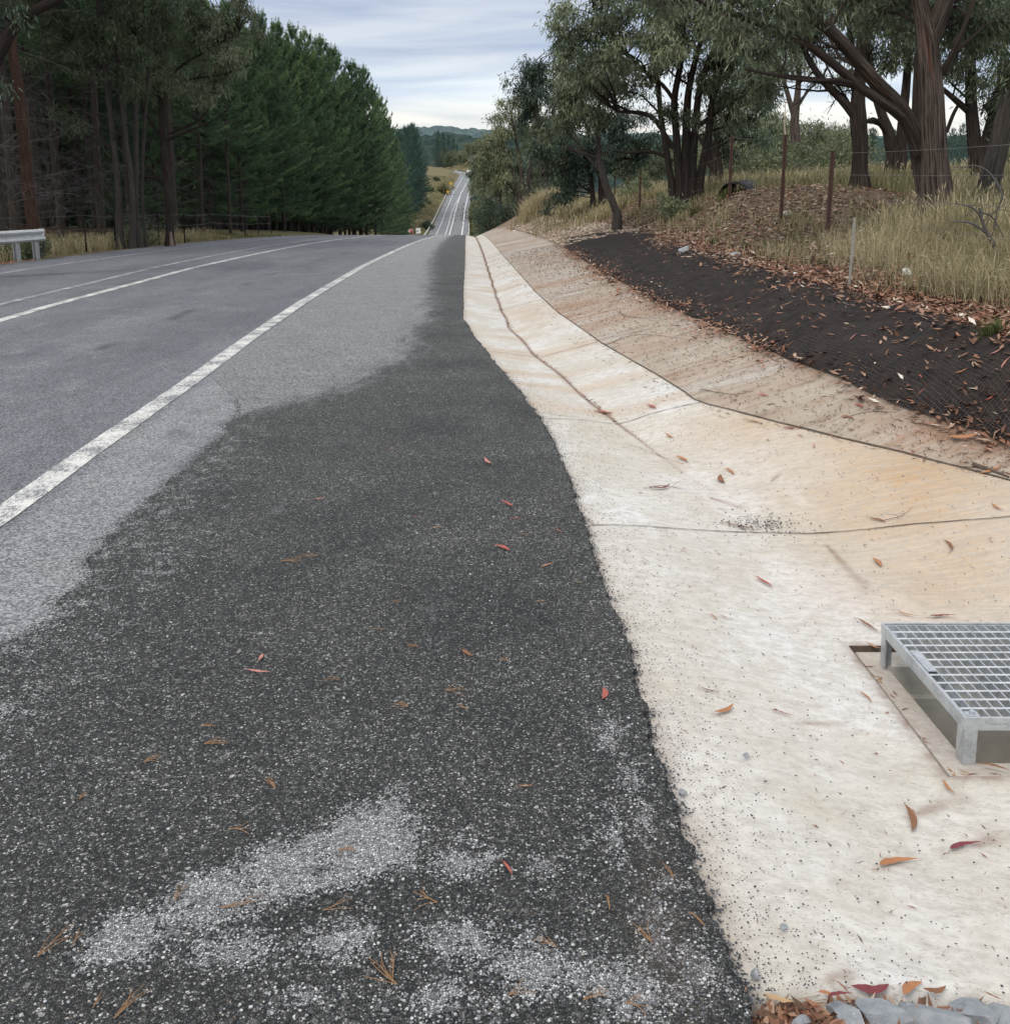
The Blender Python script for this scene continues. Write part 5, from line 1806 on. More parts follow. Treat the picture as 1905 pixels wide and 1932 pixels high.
# the depth of the plantation, merged: too many stems to tell apart
fb = Buf()
for k in range(64):
    y = rng.uniform(100, 230)
    x = float(t_Lf(y)) - 26 - rng.uniform(0, 60) if y < 150 else float(t_Lf(y)) - 14 - rng.uniform(0, 50)
    if x < -.56 * y:
        continue
    sc_ = rng.uniform(.7, .85) * (1.0 if x < -.3 * y else .8)
    m_ = int(9000)
    g_ = float(Hs(x, y))
    hh = rng.uniform(0, 1, m_) ** .8
    rr_ = 4.2 * (1 - hh ** 1.5) ** .8 * np.sqrt(rng.random(m_))
    aa = rng.uniform(0, 6.28, m_)
    C = np.c_[x + rr_ * np.cos(aa) * sc_, y + rr_ * np.sin(aa) * sc_, g_ + (1.0 + hh * 22) * sc_]
    leaves(fb, C, np.c_[np.cos(aa), np.sin(aa), np.full(m_, .2)] + rng.normal(size=(m_, 3)) * .4, .9, .22, np.clip(rng.normal(.3, .18, m_), 0, 1), rng=rng)
    sticks(fb, [(x, y, g_ - .5)], [(x, y, g_ + 22 * sc_)], .2, .03, .1)
o = fb.obj('pine_forest', M['pine'])
tag(o, 'dark depth of the pine plantation behind the nearer trunks', 'forest', kind='stuff')
# dark stand beyond the paddock on the right
for k in range(16):
    X_ = 1545 + k * 18 + rng.normal() * 4
    d = 210 + rng.normal() * 8
    put_pine('far', px_x(X_, 280, d), d, top=P(X_, 246 + rng.normal() * 3, d)[2], label='blue-green pine of the dark stand beyond the paddock')

# generic gums for the background on the right, copied
gg = build_tree('gum_tree', (1450, 300), 60, [[(1450, 302, .2), (1447, 270, .15), (1440, 230, .08)], [(1450, 302, .16), (1458, 265, .12), (1465, 230, .06)]],
                [(1440, 225, 26), (1465, 235, 26), (1450, 255, 28), (1425, 262, 20), (1478, 262, 22), (1450, 285, 22)],
                'rounded pale green gum at the far side of the paddock', group='gums beyond the paddock', seed=83, leaf='euc_pale', bark='bark_grey', lsize=.30, dens=.8)
g0_ = np.array(gg.location)
for k, (X_, d, s) in enumerate([(1400, 52, .75), (1530, 66, 1.0), (1568, 75, 1.05), (1600, 80, 1.2), (1500, 95, 1.2), (1900, 90, 1.0), (1470, 75, 1.3), (1350, 70, 1.1), (1310, 90, 1.2), (1280, 100, 1.3), (1240, 95, 1.1), (1215, 110, 1.3), (1190, 120, 1.4), (1420, 95, 1.5), (1560, 120, 1.4), (1800, 140, 1.2)]):
    x = px_x(X_, 300, d)
    dup(gg, (x, d, float(Hs(x, d)) - .1), rng.uniform(0, 6.28), s * rng.uniform(.9, 1.1))
for k in range(16):
    X_ = 838 + k * 5.2
    d = 665 + rng.uniform(0, 90)
    if X_ > 872 and d < 700:
        d = 710
    x = px_x(X_, 300, d)
    dup(gg, (x, d, float(Hs(x, d)) - .3), rng.uniform(0, 6.28), rng.uniform(2.2, 3.2), 'grey-green gum on the rise beyond the end of the valley road', 'gums beyond the valley road')
# trees filling the right side of the far valley
for k, (X_, d, s) in enumerate([(905, 200, 1.5), (915, 170, 1.3), (925, 150, 1.3), (940, 140, 1.3), (900, 240, 1.4), (912, 260, 1.9), (930, 210, 2.0), (905, 300, 2.0), (960, 130, 1.3), (980, 120, 1.2), (1000, 110, 1.2), (1025, 100, 1.2), (1050, 90, 1.1), (898, 420, 2.4), (905, 500, 3.0), (895, 560, 3.0), (912, 620, 3.2), (950, 300, 2.6), (980, 250, 2.6)]):
    x = px_x(X_, 300, d)
    if x < t_E(d) + 2.5:
        x = float(t_E(d)) + 3.5
    dup(gg, (x, d, float(Hs(x, d)) - .1), rng.uniform(0, 6.28), s, 'bushy gum of the belt along the right of the valley road', 'gums along the valley road')


def bush(name, X_, Y_, d, R, leaf, label, cat='bush', group=None, lsize=.1, seed=0, n=26, tall=.8, x=None, dens=1.0):
    r_ = np.random.default_rng(900 + seed)
    bx = px_x(X_, Y_, d) if x is None else x
    base = np.array((bx, d, float(Hs(bx, d))))
    root = thing(name, base, label, cat, group)
    cbf, tbf = Buf(), Buf()
    a = r_.normal(size=(n, 3)) * np.array((.45, .45, .3)) * R + np.array((0, 0, R * tall * .8))
    a[:, 2] = np.abs(a[:, 2])
    c = base + a
    for k in range(n):
        tube(tbf, smooth_path([base + r_.normal(size=3) * .04, (base + c[k]) / 2 + r_.normal(size=3) * .06, c[k]], 5), np.linspace(.014, .005, 5) * max(1, R), 4, cap=False, seed=k)
        m = int(90 * dens)
        cc = c[k] + r_.normal(size=(m, 3)) * R * .2
        leaves(cbf, cc, r_.normal(size=(m, 3)) * .7 + np.array((0, 0, .3)) + unit(cc - base) * .6, lsize * r_.uniform(.6, 1.3, m), lsize * .28, np.clip(r_.beta(2, 3, m) + r_.uniform(-.1, .2), 0, 1), rng=r_)
    tbf.obj('stem', M['twig'], root, False, base)
    cbf.obj('foliage', M[leaf], root, False, base)
    return root


bush('shrub', 925, 430, 88, 1.9, 'euc_dark', 'dark green shrub at the foot of the far bank beside the road', seed=1, lsize=.22, n=34)
bush('shrub', 955, 432, 84, 1.2, 'euc_dark', 'small dark shrub next to the larger one at the foot of the far bank', seed=2, lsize=.2)
bush('shrub', 1040, 395, 50, 1.0, 'euc_dark', 'dark leafy sucker growth under the low gum behind the fence', seed=3, lsize=.16)
bush('shrub', 432, 445, 37, .9, 'euc', 'bushy green shrub behind the left wire fence', seed=4, lsize=.09, x=-13.2)
bush('shrub', 405, 450, 35, .5, 'euc', 'small green shrub left of the bushier one by the left fence', seed=5, lsize=.09, x=-13.0)
bush('shrub', 130, 468, 26.5, .55, 'euc', 'low bright green weed clump beside the end of the guardrail', seed=6, lsize=.12, x=-12.7, tall=.5)
bush('shrub', 25, 480, 22.5, .4, 'euc_pale', 'small light green weed under the guardrail', seed=7, lsize=.1, x=-12.3, tall=.5)
bush('shrub', 1275, 345, 23, .35, 'euc_pale', 'small pale sapling in front of the many-stemmed gum', seed=8, lsize=.09)
bush('shrub', 1205, 362, 34, .5, 'euc_pale', 'pale grey-green sapling beside the fence post', seed=9, lsize=.12)
bush('shrub', 1445, 280, 48, 2.2, 'euc_pale', 'olive green thicket between the mound and the paddock', seed=10, lsize=.2, n=60)
bush('shrub', 1400, 300, 42, 1.5, 'euc_pale', 'loose grey-green thicket behind the black half pipe', seed=11, lsize=.18, n=40)
bush('shrub', 1570, 285, 50, 1.8, 'euc_pale', 'yellow-green thicket left of the dark gum trunk', seed=12, lsize=.2, n=50)
bush('shrub', 828, 425, 300, 1.6, 'euc_dark', 'round dark shrub on the grassy left verge of the far road', seed=13, lsize=.5, x=float(px_x(806, 400, 300)))
bush('shrub', 770, 440, 232, 2, 'euc', 'shrub in front of the pines left of the far road', seed=14, lsize=.6, x=float(px_x(758, 400, 232)))
for k, (X_, Y_, d) in enumerate([(845, 362, 400), (838, 370, 380), (850, 345, 460), (858, 338, 520)]):
    bush('shrub', X_, Y_, d, 1.2, x=float(t_RL(d)) - 5.5 - k, leaf='euc_pale', label='scrubby bush on the left verge of the valley road', group='verge bushes in the valley', seed=20 + k, lsize=.6)
# ------------------------------------------------------------------ fences
def wire_fence(name, label, posts, h, wires, dark='post_rust', pr=.022, wr=.0022, sag=.03, stake=False):
    base = np.array((posts[0][0], posts[0][1], float(Hs(posts[0][0], posts[0][1]))))
    root = thing(name, base, label, 'fence')
    tops = []
    for k, pt in enumerate(posts):
        x, y = pt[0], pt[1]
        hh = pt[2] if len(pt) > 2 else h
        g = float(Hs(x, y))
        lean = pt[3] if len(pt) > 3 else 0.0
        b = Buf()
        # star picket: three fins
        for a in (0, 2.094, 4.189):
            box(b, (x + math.cos(a) * pr * .6 + lean * .5, y + math.sin(a) * pr * .6, g + hh / 2 - .15), (pr * 1.3, .006, hh + .3), rz=a)
        if lean:
            pass
        b.obj('post', M[dark], root, False, (x, y, g))
        tops.append((x, y, g, hh))
    for w in wires:
        b = Buf()
        pts = []
        for (x0, y0, g0, h0), (x1, y1, g1, h1) in zip(tops[:-1], tops[1:]):
            for t in np.linspace(0, 1, 7)[:-1]:
                pts.append((x0 + (x1 - x0) * t + .012, y0 + (y1 - y0) * t, g0 + (g1 - g0) * t + (h0 + (h1 - h0) * t) * w - sag * 4 * t * (1 - t)))
        x1, y1, g1, h1 = tops[-1]
        pts.append((x1, y1, g1 + h1 * w))
        tube(b, pts, np.maximum(wr, .00011 * np.array([p[1] for p in pts])), 4, cap=False)
        b.obj('wire', M['wire'], root, True, base)
    return root


def fpost(X_, d, h=None, lean=0):
    return (px_x(X_, 400, d), d, h or 1.2, lean)


wire_fence('wire_fence', 'wire fence on rusty steel pickets crossing the leaf-covered mound on the right',
           [(4.75, 7.0, 1.2), fpost(1563, 14, 1.22), fpost(1473, 16.6, 1.42), fpost(1374, 20.3, 1.22), fpost(1277, 25.5, 1.2), fpost(1206, 31, 1.15), fpost(1183, 35, 1.0), fpost(1158, 39, 1.15), fpost(1128, 44, 1.1), fpost(1108, 49, 1.1), fpost(1088, 54, 1.2), fpost(1075, 60, 1.1)],
           1.2, (.97, .74, .5, .27), pr=.028)
wire_fence('wire_fence', 'low dark wire fence at the edge of the pines on the left',
           [(-13.3, 21.5), (-13.2, 24.5), fpost(157, 31.5), (-13.1, 34.0), fpost(296, 37.5), fpost(345, 40.5), fpost(367, 44), fpost(395, 48.5), fpost(460, 53), fpost(485, 58), fpost(510, 64)],
           1.15, (.95, .6), 'post_dark', .024, .003)

# timber stake and marker peg
def stake(name, A_, B_, w, mat, label, cat='stake'):
    A_, B_ = np.array(A_), np.array(B_)
    b = Buf()
    n = 7
    pth = smooth_path([A_ - (0, 0, .12), A_ * .5 + B_ * .5 + (.004, 0, 0), B_], n)
    V = []
    for k, p in enumerate(pth):
        ww = w * (1 if k < n - 1 else .8)
        V += [p + (-ww, -ww * .5, 0), p + (ww, -ww * .5, 0), p + (ww, ww * .5, 0), p + (-ww, ww * .5, 0)]
    F = []
    for k in range(n - 1):
        for j in range(4):
            F.append((k * 4 + j, k * 4 + (j + 1) % 4, (k + 1) * 4 + (j + 1) % 4, (k + 1) * 4 + j))
    F.append((4 * (n - 1), 4 * (n - 1) + 1, 4 * (n - 1) + 2, 4 * (n - 1) + 3))
    b.add(np.array(V), F)
    o = b.obj(name, M[mat], None, False, tuple(A_))
    return tag(o, label, cat)


pk = drop(1600, 545)
pk_d = pk[1]
stake('survey_peg', pk, P(1612, 410, pk_d), .011, 'timber', 'thin weathered timber peg leaning in the leaf litter above the black netting')
stx = drop(1475, 460)
px_, pd_ = px_x(1478, 300, 16.75), 16.75
b = Buf()
pth = [P(1478, 305, 16.72), P(1479, 285, 16.72), P(1482, 262, 16.72), P(1480, 240, 16.72), P(1481, 192, 16.72)]
tube(b, smooth_path(pth, 12), np.linspace(.022, .006, 12), 6, rough=.2)
o = b.obj('split_stake', M['pale_wood'], None, True, tuple(pth[0]))
tag(o, 'pale splintered timber stake tied to the top of the rusty fence post', 'stake')

# black half pipe on the mound
pp = P(1384, 333, 20.9)
hp = Buf()
ang = np.linspace(-.25, math.pi + .25, 14)
ln_ = 1.1
rows = []
for kx in range(8):
    yy = kx / 7 * ln_
    rr = .24 + (.012 if kx % 2 else 0)
    for a in ang:
        rows.append((math.cos(a) * rr * 1.25, yy, math.sin(a) * rr))
hp.add(np.array(rows), grid_faces(8, 14))
me = hp.mesh('half_pipe', M['black_plastic'], True)
o = bpy.data.objects.new('half_pipe', me)
COL.objects.link(o)
o.location = (pp[0], pp[1] - .1, float(Hs(pp[0], pp[1])) + .0)
o.rotation_euler = (0, .1, -.5)
mod = o.modifiers.new('thickness', 'SOLIDIFY')
mod.thickness = .015
tag(o, 'short black plastic half pipe lying open on top of the mound', 'pipe')

# ------------------------------------------------------------------ guardrails
def w_rail(name, path, H, label, post_at, mat='rail', post_mat='galv', sc=1.0, end=True, hgt=.70):
    """path: rows of (x, y); posts at the given distances"""
    base = (path[0][0], path[0][1], float(Hs(path[0][0], path[0][1])))
    root = thing(name, base, label, 'guardrail')
    prof = np.array([(-.0, .155), (.045, .135), (.075, .10), (.06, .06), (.0, .02), (-.005, 0), (.0, -.02), (.06, -.06), (.075, -.10), (.045, -.135), (.0, -.155)]) * sc
    p = np.array(path, float)
    n = len(p)
    d = np.gradient(p, axis=0)
    d = d / np.linalg.norm(d, axis=1)[:, None]
    nr_ = np.stack((d[:, 1], -d[:, 0]), 1)
    V = []
    for k in range(n):
        z = float(Hs(p[k, 0], p[k, 1])) + hgt - .155 * sc
        for (o_, h_) in prof:
            V.append((p[k, 0] + nr_[k, 0] * o_, p[k, 1] + nr_[k, 1] * o_, z + h_))
    b = Buf()
    b.add(np.array(V), grid_faces(n, len(prof)))
    o = b.obj('rail', M[mat], root, False, base)
    md = o.modifiers.new('thickness', 'SOLIDIFY')
    md.thickness = .006 * sc
    for (x, y) in post_at:
        b = Buf()
        g = float(Hs(x, y))
        box(b, (x - .10 * sc, y, g + hgt / 2 - .12), (.10 * sc, .02, hgt))
        box(b, (x - .05 * sc, y, g + hgt / 2 - .12), (.012 * sc, .16, hgt))
        box(b, (x - .15 * sc, y, g + hgt / 2 - .12), (.012 * sc, .16, hgt))
        b.obj('post', M[post_mat], root, False, (x, y, g))
    return root, p


ry = np.arange(8.0, 26.3, .35)
rx_ = np.interp(ry, (8, 20, 24, 26.3), (-11.6, -11.85, -11.93, -11.98))
gr_root, gp = w_rail('guardrail', np.c_[rx_, ry], .7, 'grey steel guardrail ending at the left roadside in front of the pines',
                     [(-11.98, 26.0), (-11.95, 24.9), (-11.93, 23.4), (-11.9, 21.4), (-11.86, 19.4), (-11.8, 17.4), (-11.75, 15.4), (-11.7, 13.4), (-11.65, 11.4)], hgt=.78)
# turned-back end of the rail
ez = float(Hs(-11.98, 26.3)) + .78
b = Buf()
V, n = [], 7
prof = np.array([(0, .155), (.075, .10), (.0, 0), (.075, -.10), (0, -.155)])
for k in range(n):
    a = k / (n - 1) * 2.4
    cx, cy = -11.98 - .09 + math.cos(a) * .09, 26.3 + math.sin(a) * .09
    for (o_, h_) in prof:
        V.append((cx + math.cos(a) * o_ * .4, cy + math.sin(a) * o_ * .4, ez - .155 + h_))
b.add(np.array(V), grid_faces(n, 5))
o = b.obj('end_terminal', M['rail'], gr_root, False, tuple(gr_root.location))
o.modifiers.new('thickness', 'SOLIDIFY').thickness = .008
b = Buf()
tube(b, [(-11.86, 26.0, ez - .3), (-11.85, 25.9, ez - .5), (-11.83, 25.75, ez - .68)], .018, 6)
b.obj('anchor_cable', M['black_plastic'], gr_root, False, tuple(gr_root.location))

fy = np.arange(235, 480, 6.0)
fx_ = t_centre(fy) - 6.3
w_rail('guardrail', np.c_[fx_, fy], .8, 'long pale guardrail along the left side of the far valley road',
       [(float(t_centre(y) - 6.3), float(y)) for y in range(240, 478, 12)], mat='paint_far', post_mat='grey', sc=1.6, hgt=.95)


# ------------------------------------------------------------------ signs and far bits
def sign(name, X_, Yc, d, w, h, mat, label, shape='rect', post=1.8, extra=None, border=None, rot=0.0):
    c = P(X_, Yc, d)
    root = thing(name, (c[0], c[1], float(Hs(c[0], c[1]))), label, 'sign')
    b = Buf()
    g = float(Hs(c[0], c[1]))
    tube(b, [(c[0], c[1] + .06, min(g, c[2] - h / 2 - post) - .2), (c[0], c[1] + .06, c[2])], .05, 6)
    b.obj('post', M['grey'], root, False, tuple(root.location))
    b = Buf()
    if shape == 'diamond':
        box(b, (0, 0, 0), (w, .02, w))
        V = b.V[0]
        M3 = np.array(Matrix.Rotation(math.pi / 4, 3, 'Y'))
        b.V[0] = V @ M3.T + c
    else:
        box(b, c, (w, .03, h), rz=rot)
    b.obj('panel', M[mat], root, False, tuple(root.location))
    if extra:
        extra(root, c)
    return root


def bars(mat, rects):
    def f(root, c):
        b = Buf()
        for (x, z, w, h) in rects:
            box(b, (c[0] + x, c[1] - .025, c[2] + z), (w, .012, h))
        b.obj('legend', M[mat], root, False, tuple(root.location))
    return f


sign('road_sign', 789, 435.0, 240, 1.05, 1.25, 'white', 'small white rectangular road sign standing beside the left verge beyond the crest', extra=bars('grey', [(-.1, .1, .5, .06), (.05, -.02, .5, .05), (-.05, .32, .4, .05), (.1, -.3, .4, .05)]))


def redx(root, c):
    b = Buf()
    for (x, z, w, h) in ((0, .62, 1.05, .10), (0, -.62, 1.05, .10), (.5, 0, .10, 1.3), (-.42, .28, .3, .22), (-.2, 0, .3, .25), (-.3, -.38, .34, .26), (-.05, .3, .14, .2)):
        box(b, (c[0] + x, c[1] - .04, c[2] + z), (w, .012, h))
    b.obj('legend', M['white'], root, False, tuple(root.location))


sign('road_sign', 774.5, 437.5, 228, 1.2, 1.4, 'red', 'red and white sign board half sunk behind the road crest', extra=redx)
sign('road_sign', 850, 345.5, 480, 1.15, 1.15, 'yellow', 'upper yellow diamond warning sign on the left of the valley road', shape='diamond', extra=bars('black', [(0, .0, .16, .8), (0, .3, .4, .12)]))
sign('road_sign', 845, 361.5, 425, .95, .95, 'yellow', 'lower yellow diamond warning sign on the left of the valley road', shape='diamond', extra=bars('black', [(0, 0, .12, .6)]))
sign('road_sign', 884.5, 323.5, 640, 2.9, 1.9, 'white', 'large white board at the top of the valley road in front of the trees', extra=bars('grey', [(-.3, .3, 1.2, .25), (.5, -.1, .9, .35), (-.6, -.4, .8, .2)]))
sign('road_sign', 893.5, 366.5, 430, .95, 1.0, 'white', 'small white sign on a leaning white post right of the valley road')
for (X_, Y_, d, lb) in ((884.5, 423, 282, 'white guide post on the right verge of the valley road, farther of two'), (884.0, 441.5, 262, 'white guide post on the right of the road just past the crest'), (891, 378, 405, 'white post below the small white sign in the valley')):
    c = P(X_, Y_, d)
    g = min(float(Hs(c[0], c[1])), c[2] - .5)
    b = Buf()
    box(b, (c[0], c[1], (g + c[2] + .5) / 2), (.24, .05, c[2] + .5 - g))
    o = b.obj('guide_post', M['white'], None, False, (c[0], c[1], g))
    tag(o, lb, 'guide post')
# side road rail at the top of the valley
b = Buf()
pA, pB = P(858, 321, 640), P(882, 327, 640)
tube(b, smooth_path([pA, pA * .6 + pB * .4 - (0, 0, .7), pB], 10), .35, 5)
o = b.obj('guardrail', M['rail'], None, False, tuple(pA))
tag(o, 'short grey barrier at the bend where the far road leaves the valley', 'guardrail')

# pale dead stump-like bush left of the far road
bush('dry_bush', 838, 322, 470, 3.0, 'grass', 'straw coloured dead bush in front of the far pines', seed=40, lsize=.9, n=20)

# ------------------------------------------------------------------ grass, as masses nobody could count
rg = np.random.default_rng(5)


def grass_obj(name, n, xf, H, wd, tone, head=0.0, lean=(.1, .6), label=None, denf=None, clump=0, yr=(8, 30), xr=(4, 12), wf=None):
    b = Buf()
    y = rg.uniform(0, 1, n) ** 1.25 * (yr[1] - yr[0]) + yr[0]
    x = xf(y, n)
    if clump:
        k = rg.integers(0, max(1, n // clump), n)
        cx, cy = x[k], y[k]
        sp = .05 + .00 * cy
        x = np.where(rg.random(n) < .85, cx + rg.normal(size=n) * .075, x)
        y = np.where(x == cx, y, cy + rg.normal(size=n) * .075)
    if denf is not None:
        m = rg.random(n) < denf(x, y)
        x, y = x[m], y[m]
    m = len(x)
    z = Hs(x, y)
    h = H * rg.uniform(.45, 1.25, m) * (.7 + .6 * fbm(x * .8, y * .8, 222, 2))
    w = wd * rg.uniform(.7, 1.3, m) * (1 if wf is None else wf(y))
    t = np.clip(rg.normal(tone[0], tone[1], m) + (fbm(x * .7, y * .7, 333, 3) - .5) * tone[2], 0, 1)
    blades(b, np.c_[x, y, z - .01], h, rg.uniform(lean[0], lean[1], m), w, t, rng=rg, head=head)
    o = b.obj(name, M['grass'])
    tag(o, label, 'grass', kind='stuff')
    return o


def bare(x, y):
    """1 where only litter covers the mound"""
    return (1 - sstep(.31, .38, x / np.maximum(y, 1))) * (1 - sstep(23, 27, y))


def mound_m(x, y):
    return np.clip(1.5 * np.exp(-(((x - 5.7) / 2.0) ** 2 + ((y - 19.5) / 5) ** 2)), 0, 1)


# tall dry grass round the trunks and the near tussocks at the right border
grass_obj('tall_grass', 60000, lambda y, n: t_F(y) + .35 + rg.uniform(0, 1, n) ** 1.3 * (2.5 + .42 * y), .62, .0040, (.50, .18, .8), .16, (.05, .6), 'tall seeding grass, green at the foot and straw coloured above, around the gum trunks',
          lambda x, y: (1 - mound_m(x, y)) * (1 - .97 * bare(x, y)) * sstep(.22, .5, fbm(x * 1.2, y * 1.2, 7, 3)), 14, (9.0, 30), wf=lambda y: .7 + y * .045)
grass_obj('tall_grass', 42000, lambda y, n: t_F(y) + .5 + rg.uniform(0, 1, n) * .5 * y, .6, .011, (.63, .13, .6), .06, (.05, .5), 'straw coloured grass of the paddock behind the gum trees', None, 6, (28, 95), wf=lambda y: .6 + y * .022)
grass_obj('tussock_grass', 46000, lambda y, n: 2.95 + rg.uniform(0, 1, n) * 2.9 - .02 * y, .44, .0019, (.66, .15, .5), .05, (.3, 1.5), 'dry arching tussocks at the right border above the netting',
          lambda x, y: sstep(0, .35, x - (t_N2(y) + .16 + .16 * np.sin(y * 2))) * sstep(.40, .54, fbm(x * 1.7, y * 1.7, 71, 3) + .10 * sstep(3.7, 4.5, x)) * sstep(.30, .37, x / y) * (.35 + .65 * sstep(.40, .47, x / y)), 24, (5.2, 13.5))
grass_obj('sparse_grass', 24000, lambda y, n: t_N2(y) + .3 + rg.uniform(0, 1, n) * 3.0, .26, .0034, (.50, .18, .6), .12, (.1, .8), 'thin weeds and seeding stalks over the leaf litter of the mound',
          lambda x, y: (sstep(.50, .66, fbm(x * 1.3 + 4, y * .9, 81, 3) + .05) * .9 + .05) * .5, 12, (11, 34), wf=lambda y: .6 + y * .04)
grass_obj('bank_grass', 16000, lambda y, n: t_N2(y) - .1 + rg.uniform(0, 1, n) * 2.6, .5, .012, (.70, .1, .4), .05, (.1, .7), 'dry straw grass along the top of the far bank', None, 8, (33, 62), wf=lambda y: .5 + y * .018)
grass_obj('bank_grass', 5000, lambda y, n: 1.9 + rg.normal(size=n) * .5, 1.1, .014, (.78, .08, .3), .05, (.1, .6), 'tall straw coloured clump standing on the brown bank by the trees', None, 12, (46, 51))
grass_obj('verge_grass', 26000, lambda y, n: t_Lf(y) - .1 - rg.uniform(0, 1, n) ** 1.4 * 3.6, .17, .006, (.45, .2, .9), .03, (.1, .7), 'green and straw grass along the left verge below the pines', None, 8, (18, 62), wf=lambda y: .5 + y * .015)
grass_obj('verge_grass', 3000, lambda y, n: -12.7 - rg.uniform(0, 1, n) ** 1.2 * 1.5, .55, .007, (.72, .10, .3), .15, (.1, .6), 'taller dry stalks along the left wire fence', None, 12, (20, 46), wf=lambda y: .6 + y * .02)
grass_obj('far_verge_grass', 14000, lambda y, n: t_E(y) + rg.uniform(.3, 6, n), .5, .05, (.25, .1, .3), 0, (.1, .6), 'bright green mown strip along the right of the valley road', None, 0, (230, 470))
grass_obj('far_verge_grass', 22000, lambda y, n: t_RL(y) - 1.5 - rg.uniform(0, 1, n) * 16, .6, .08, (.52, .18, 1.0), 0, (.1, .6), 'rough green and straw grass left of the valley road', None, 0, (225, 560))

# ------------------------------------------------------------------ leaf litter
def litter(name, n, X, Y, Zf, size, tone, label, lift=.012, flat=.25, wr=.28, cat='leaf litter', mat='litter'):
    b = Buf()
    z = Zf(X, Y) + lift * rg.random(n)
    D = np.stack((rg.normal(size=n), rg.normal(size=n), rg.normal(size=n) * flat), 1)
    ln = size * np.clip(np.exp(rg.normal(-.15, .40, n)), .3, 1.55)
    # nearly flat curled leaves
    D = unit(D)
    up = np.array((0, 0, 1.0)) + rg.normal(size=(n, 3)) * .35
    S = unit(np.cross(D, up))
    w_ = (ln * wr * rg.uniform(.6, 1.3, n))[:, None]
    C = np.c_[X, Y, z]
    l = ln[:, None]
    V = np.stack((C - D * l * .5, C - D * l * .08 + S * w_ * .5 + (0, 0, .004), C + D * l * .5 + (0, 0, .006), C - D * l * .08 - S * w_ * .5 + (0, 0, .001)), 1)
    F = np.array([0, 1, 2, 3])[None] + (np.arange(n) * 4)[:, None]
    t = np.clip(rg.normal(tone[0], tone[1], n), 0, 1)
    b.add(V.reshape(-1, 3), F, np.repeat(t, 4))
    o = b.obj(name, M[mat])
    tag(o, label, cat, kind='stuff')


n = 70000
Y = 5.5 + rg.uniform(0, 1, n) ** 1.4 * 34
X = t_N2(Y) - .05 + np.abs(rg.normal(size=n)) * .0 + rg.uniform(0, 1, n) ** 1.0 * (1.2 + 4.6 * sstep(7, 15, Y))
litter('leaf_litter', n, X, Y, Hs, .07, (.40, .26), 'brown and grey dead leaves and bark covering the mound', .03, .35)
n = 7000
Y = 4.0 + rg.uniform(0, 1, n) ** 1.3 * 17
X = t_N2(Y) + .05 + rg.normal(size=n) * .28 + .10
litter('leaf_litter', n, X, Y, Hn, .064, (.48, .24), 'reddish dead leaves banked along the upper edge of the netting', .03, .3)
n = 6500
Y = 3.4 + rg.uniform(0, 1, n) ** 1.5 * 22
X = t_N1(Y) + rg.normal(size=n) * np.interp(Y, (4, 8, 20), (.05, .11, .16)) + .04
k = rg.random(n) < (.25 + .9 * sstep(.45, .62, fbm(Y * 1.1, Y * 0, 401, 3)))
litter('leaf_litter', int(k.sum()), X[k], Y[k], lambda x, y: np.maximum(Hs(x, y), Hn(x, y) - .03), .070, (.50, .22), 'reddish dead leaves caught along the lower edge of the netting', .03, .3)
n = 800
Y = rg.uniform(6.8, 40, n)
X = t_Ia(Y) + rg.normal(size=n) * .012
litter('leaf_litter', n, X, Y, Hs, .04, (.40, .15), 'line of fine reddish debris along the bottom of the drain', .004, .1, .15)
n = 2600
Y = 14 + rg.uniform(0, 1, n) * 12
X = -12.2 - rg.uniform(0, 1, n) ** 2 * .9 + rg.normal(size=n) * .15
litter('leaf_litter', n, X, Y, Hs, .1, (.42, .15), 'reddish brown needles and bark along the foot of the guardrail', .01, .2)
n = 9000
Y = 20 + rg.uniform(0, 1, n) * 40
X = -14.5 - rg.uniform(0, 1, n) * 16
litter('forest_litter', n, X, Y, Hs, .35, (.18, .12), 'brown pine debris on the plantation floor', .03, .3, .15)

# ------------------------------------------------------------------ loose stones
ico_v = np.array([(0, 0, -1), (.72, -.53, -.45), (-.28, -.85, -.45), (-.89, 0, -.45), (-.28, .85, -.45), (.72, .53, -.45), (.28, -.85, .45), (-.72, -.53, .45), (-.72, .53, .45), (.28, .85, .45), (.89, 0, .45), (0, 0, 1)])
ico_f = np.array([(0, 1, 2), (1, 0, 5), (0, 2, 3), (0, 3, 4), (0, 4, 5), (1, 5, 10), (2, 1, 6), (3, 2, 7), (4, 3, 8), (5, 4, 9), (1, 10, 6), (2, 6, 7), (3, 7, 8), (4, 8, 9), (5, 9, 10), (6, 10, 11), (7, 6, 11), (8, 7, 11), (9, 8, 11), (10, 9, 11)])


def stones(name, X, Y, R, rnd, label, Zf=Hs, lift=.4, zadd=0.0, cat='gravel', mat='gravel'):
    n = len(X)
    b = Buf()
    A_ = rg.normal(size=(n, 3, 3))
    Q, _ = np.linalg.qr(A_)
    S = np.stack((R, R * rg.uniform(.6, 1, n), R * rg.uniform(.45, .8, n)), 1)
    V = ico_v[None] * rg.uniform(.75, 1.2, (n, 12, 1))
    V = np.einsum('nij,nkj->nki', Q, V) * S[:, None, :]
    V = V + np.c_[X, Y, Zf(X, Y) + R * lift + zadd][:, None, :]
    F = (ico_f[None] + (np.arange(n) * 12)[:, None, None]).reshape(-1, 3)
    b.add(V.reshape(-1, 3), F, np.repeat(rnd, 12))
    o = b.obj(name, M[mat])
    tag(o, label, cat, kind='stuff')


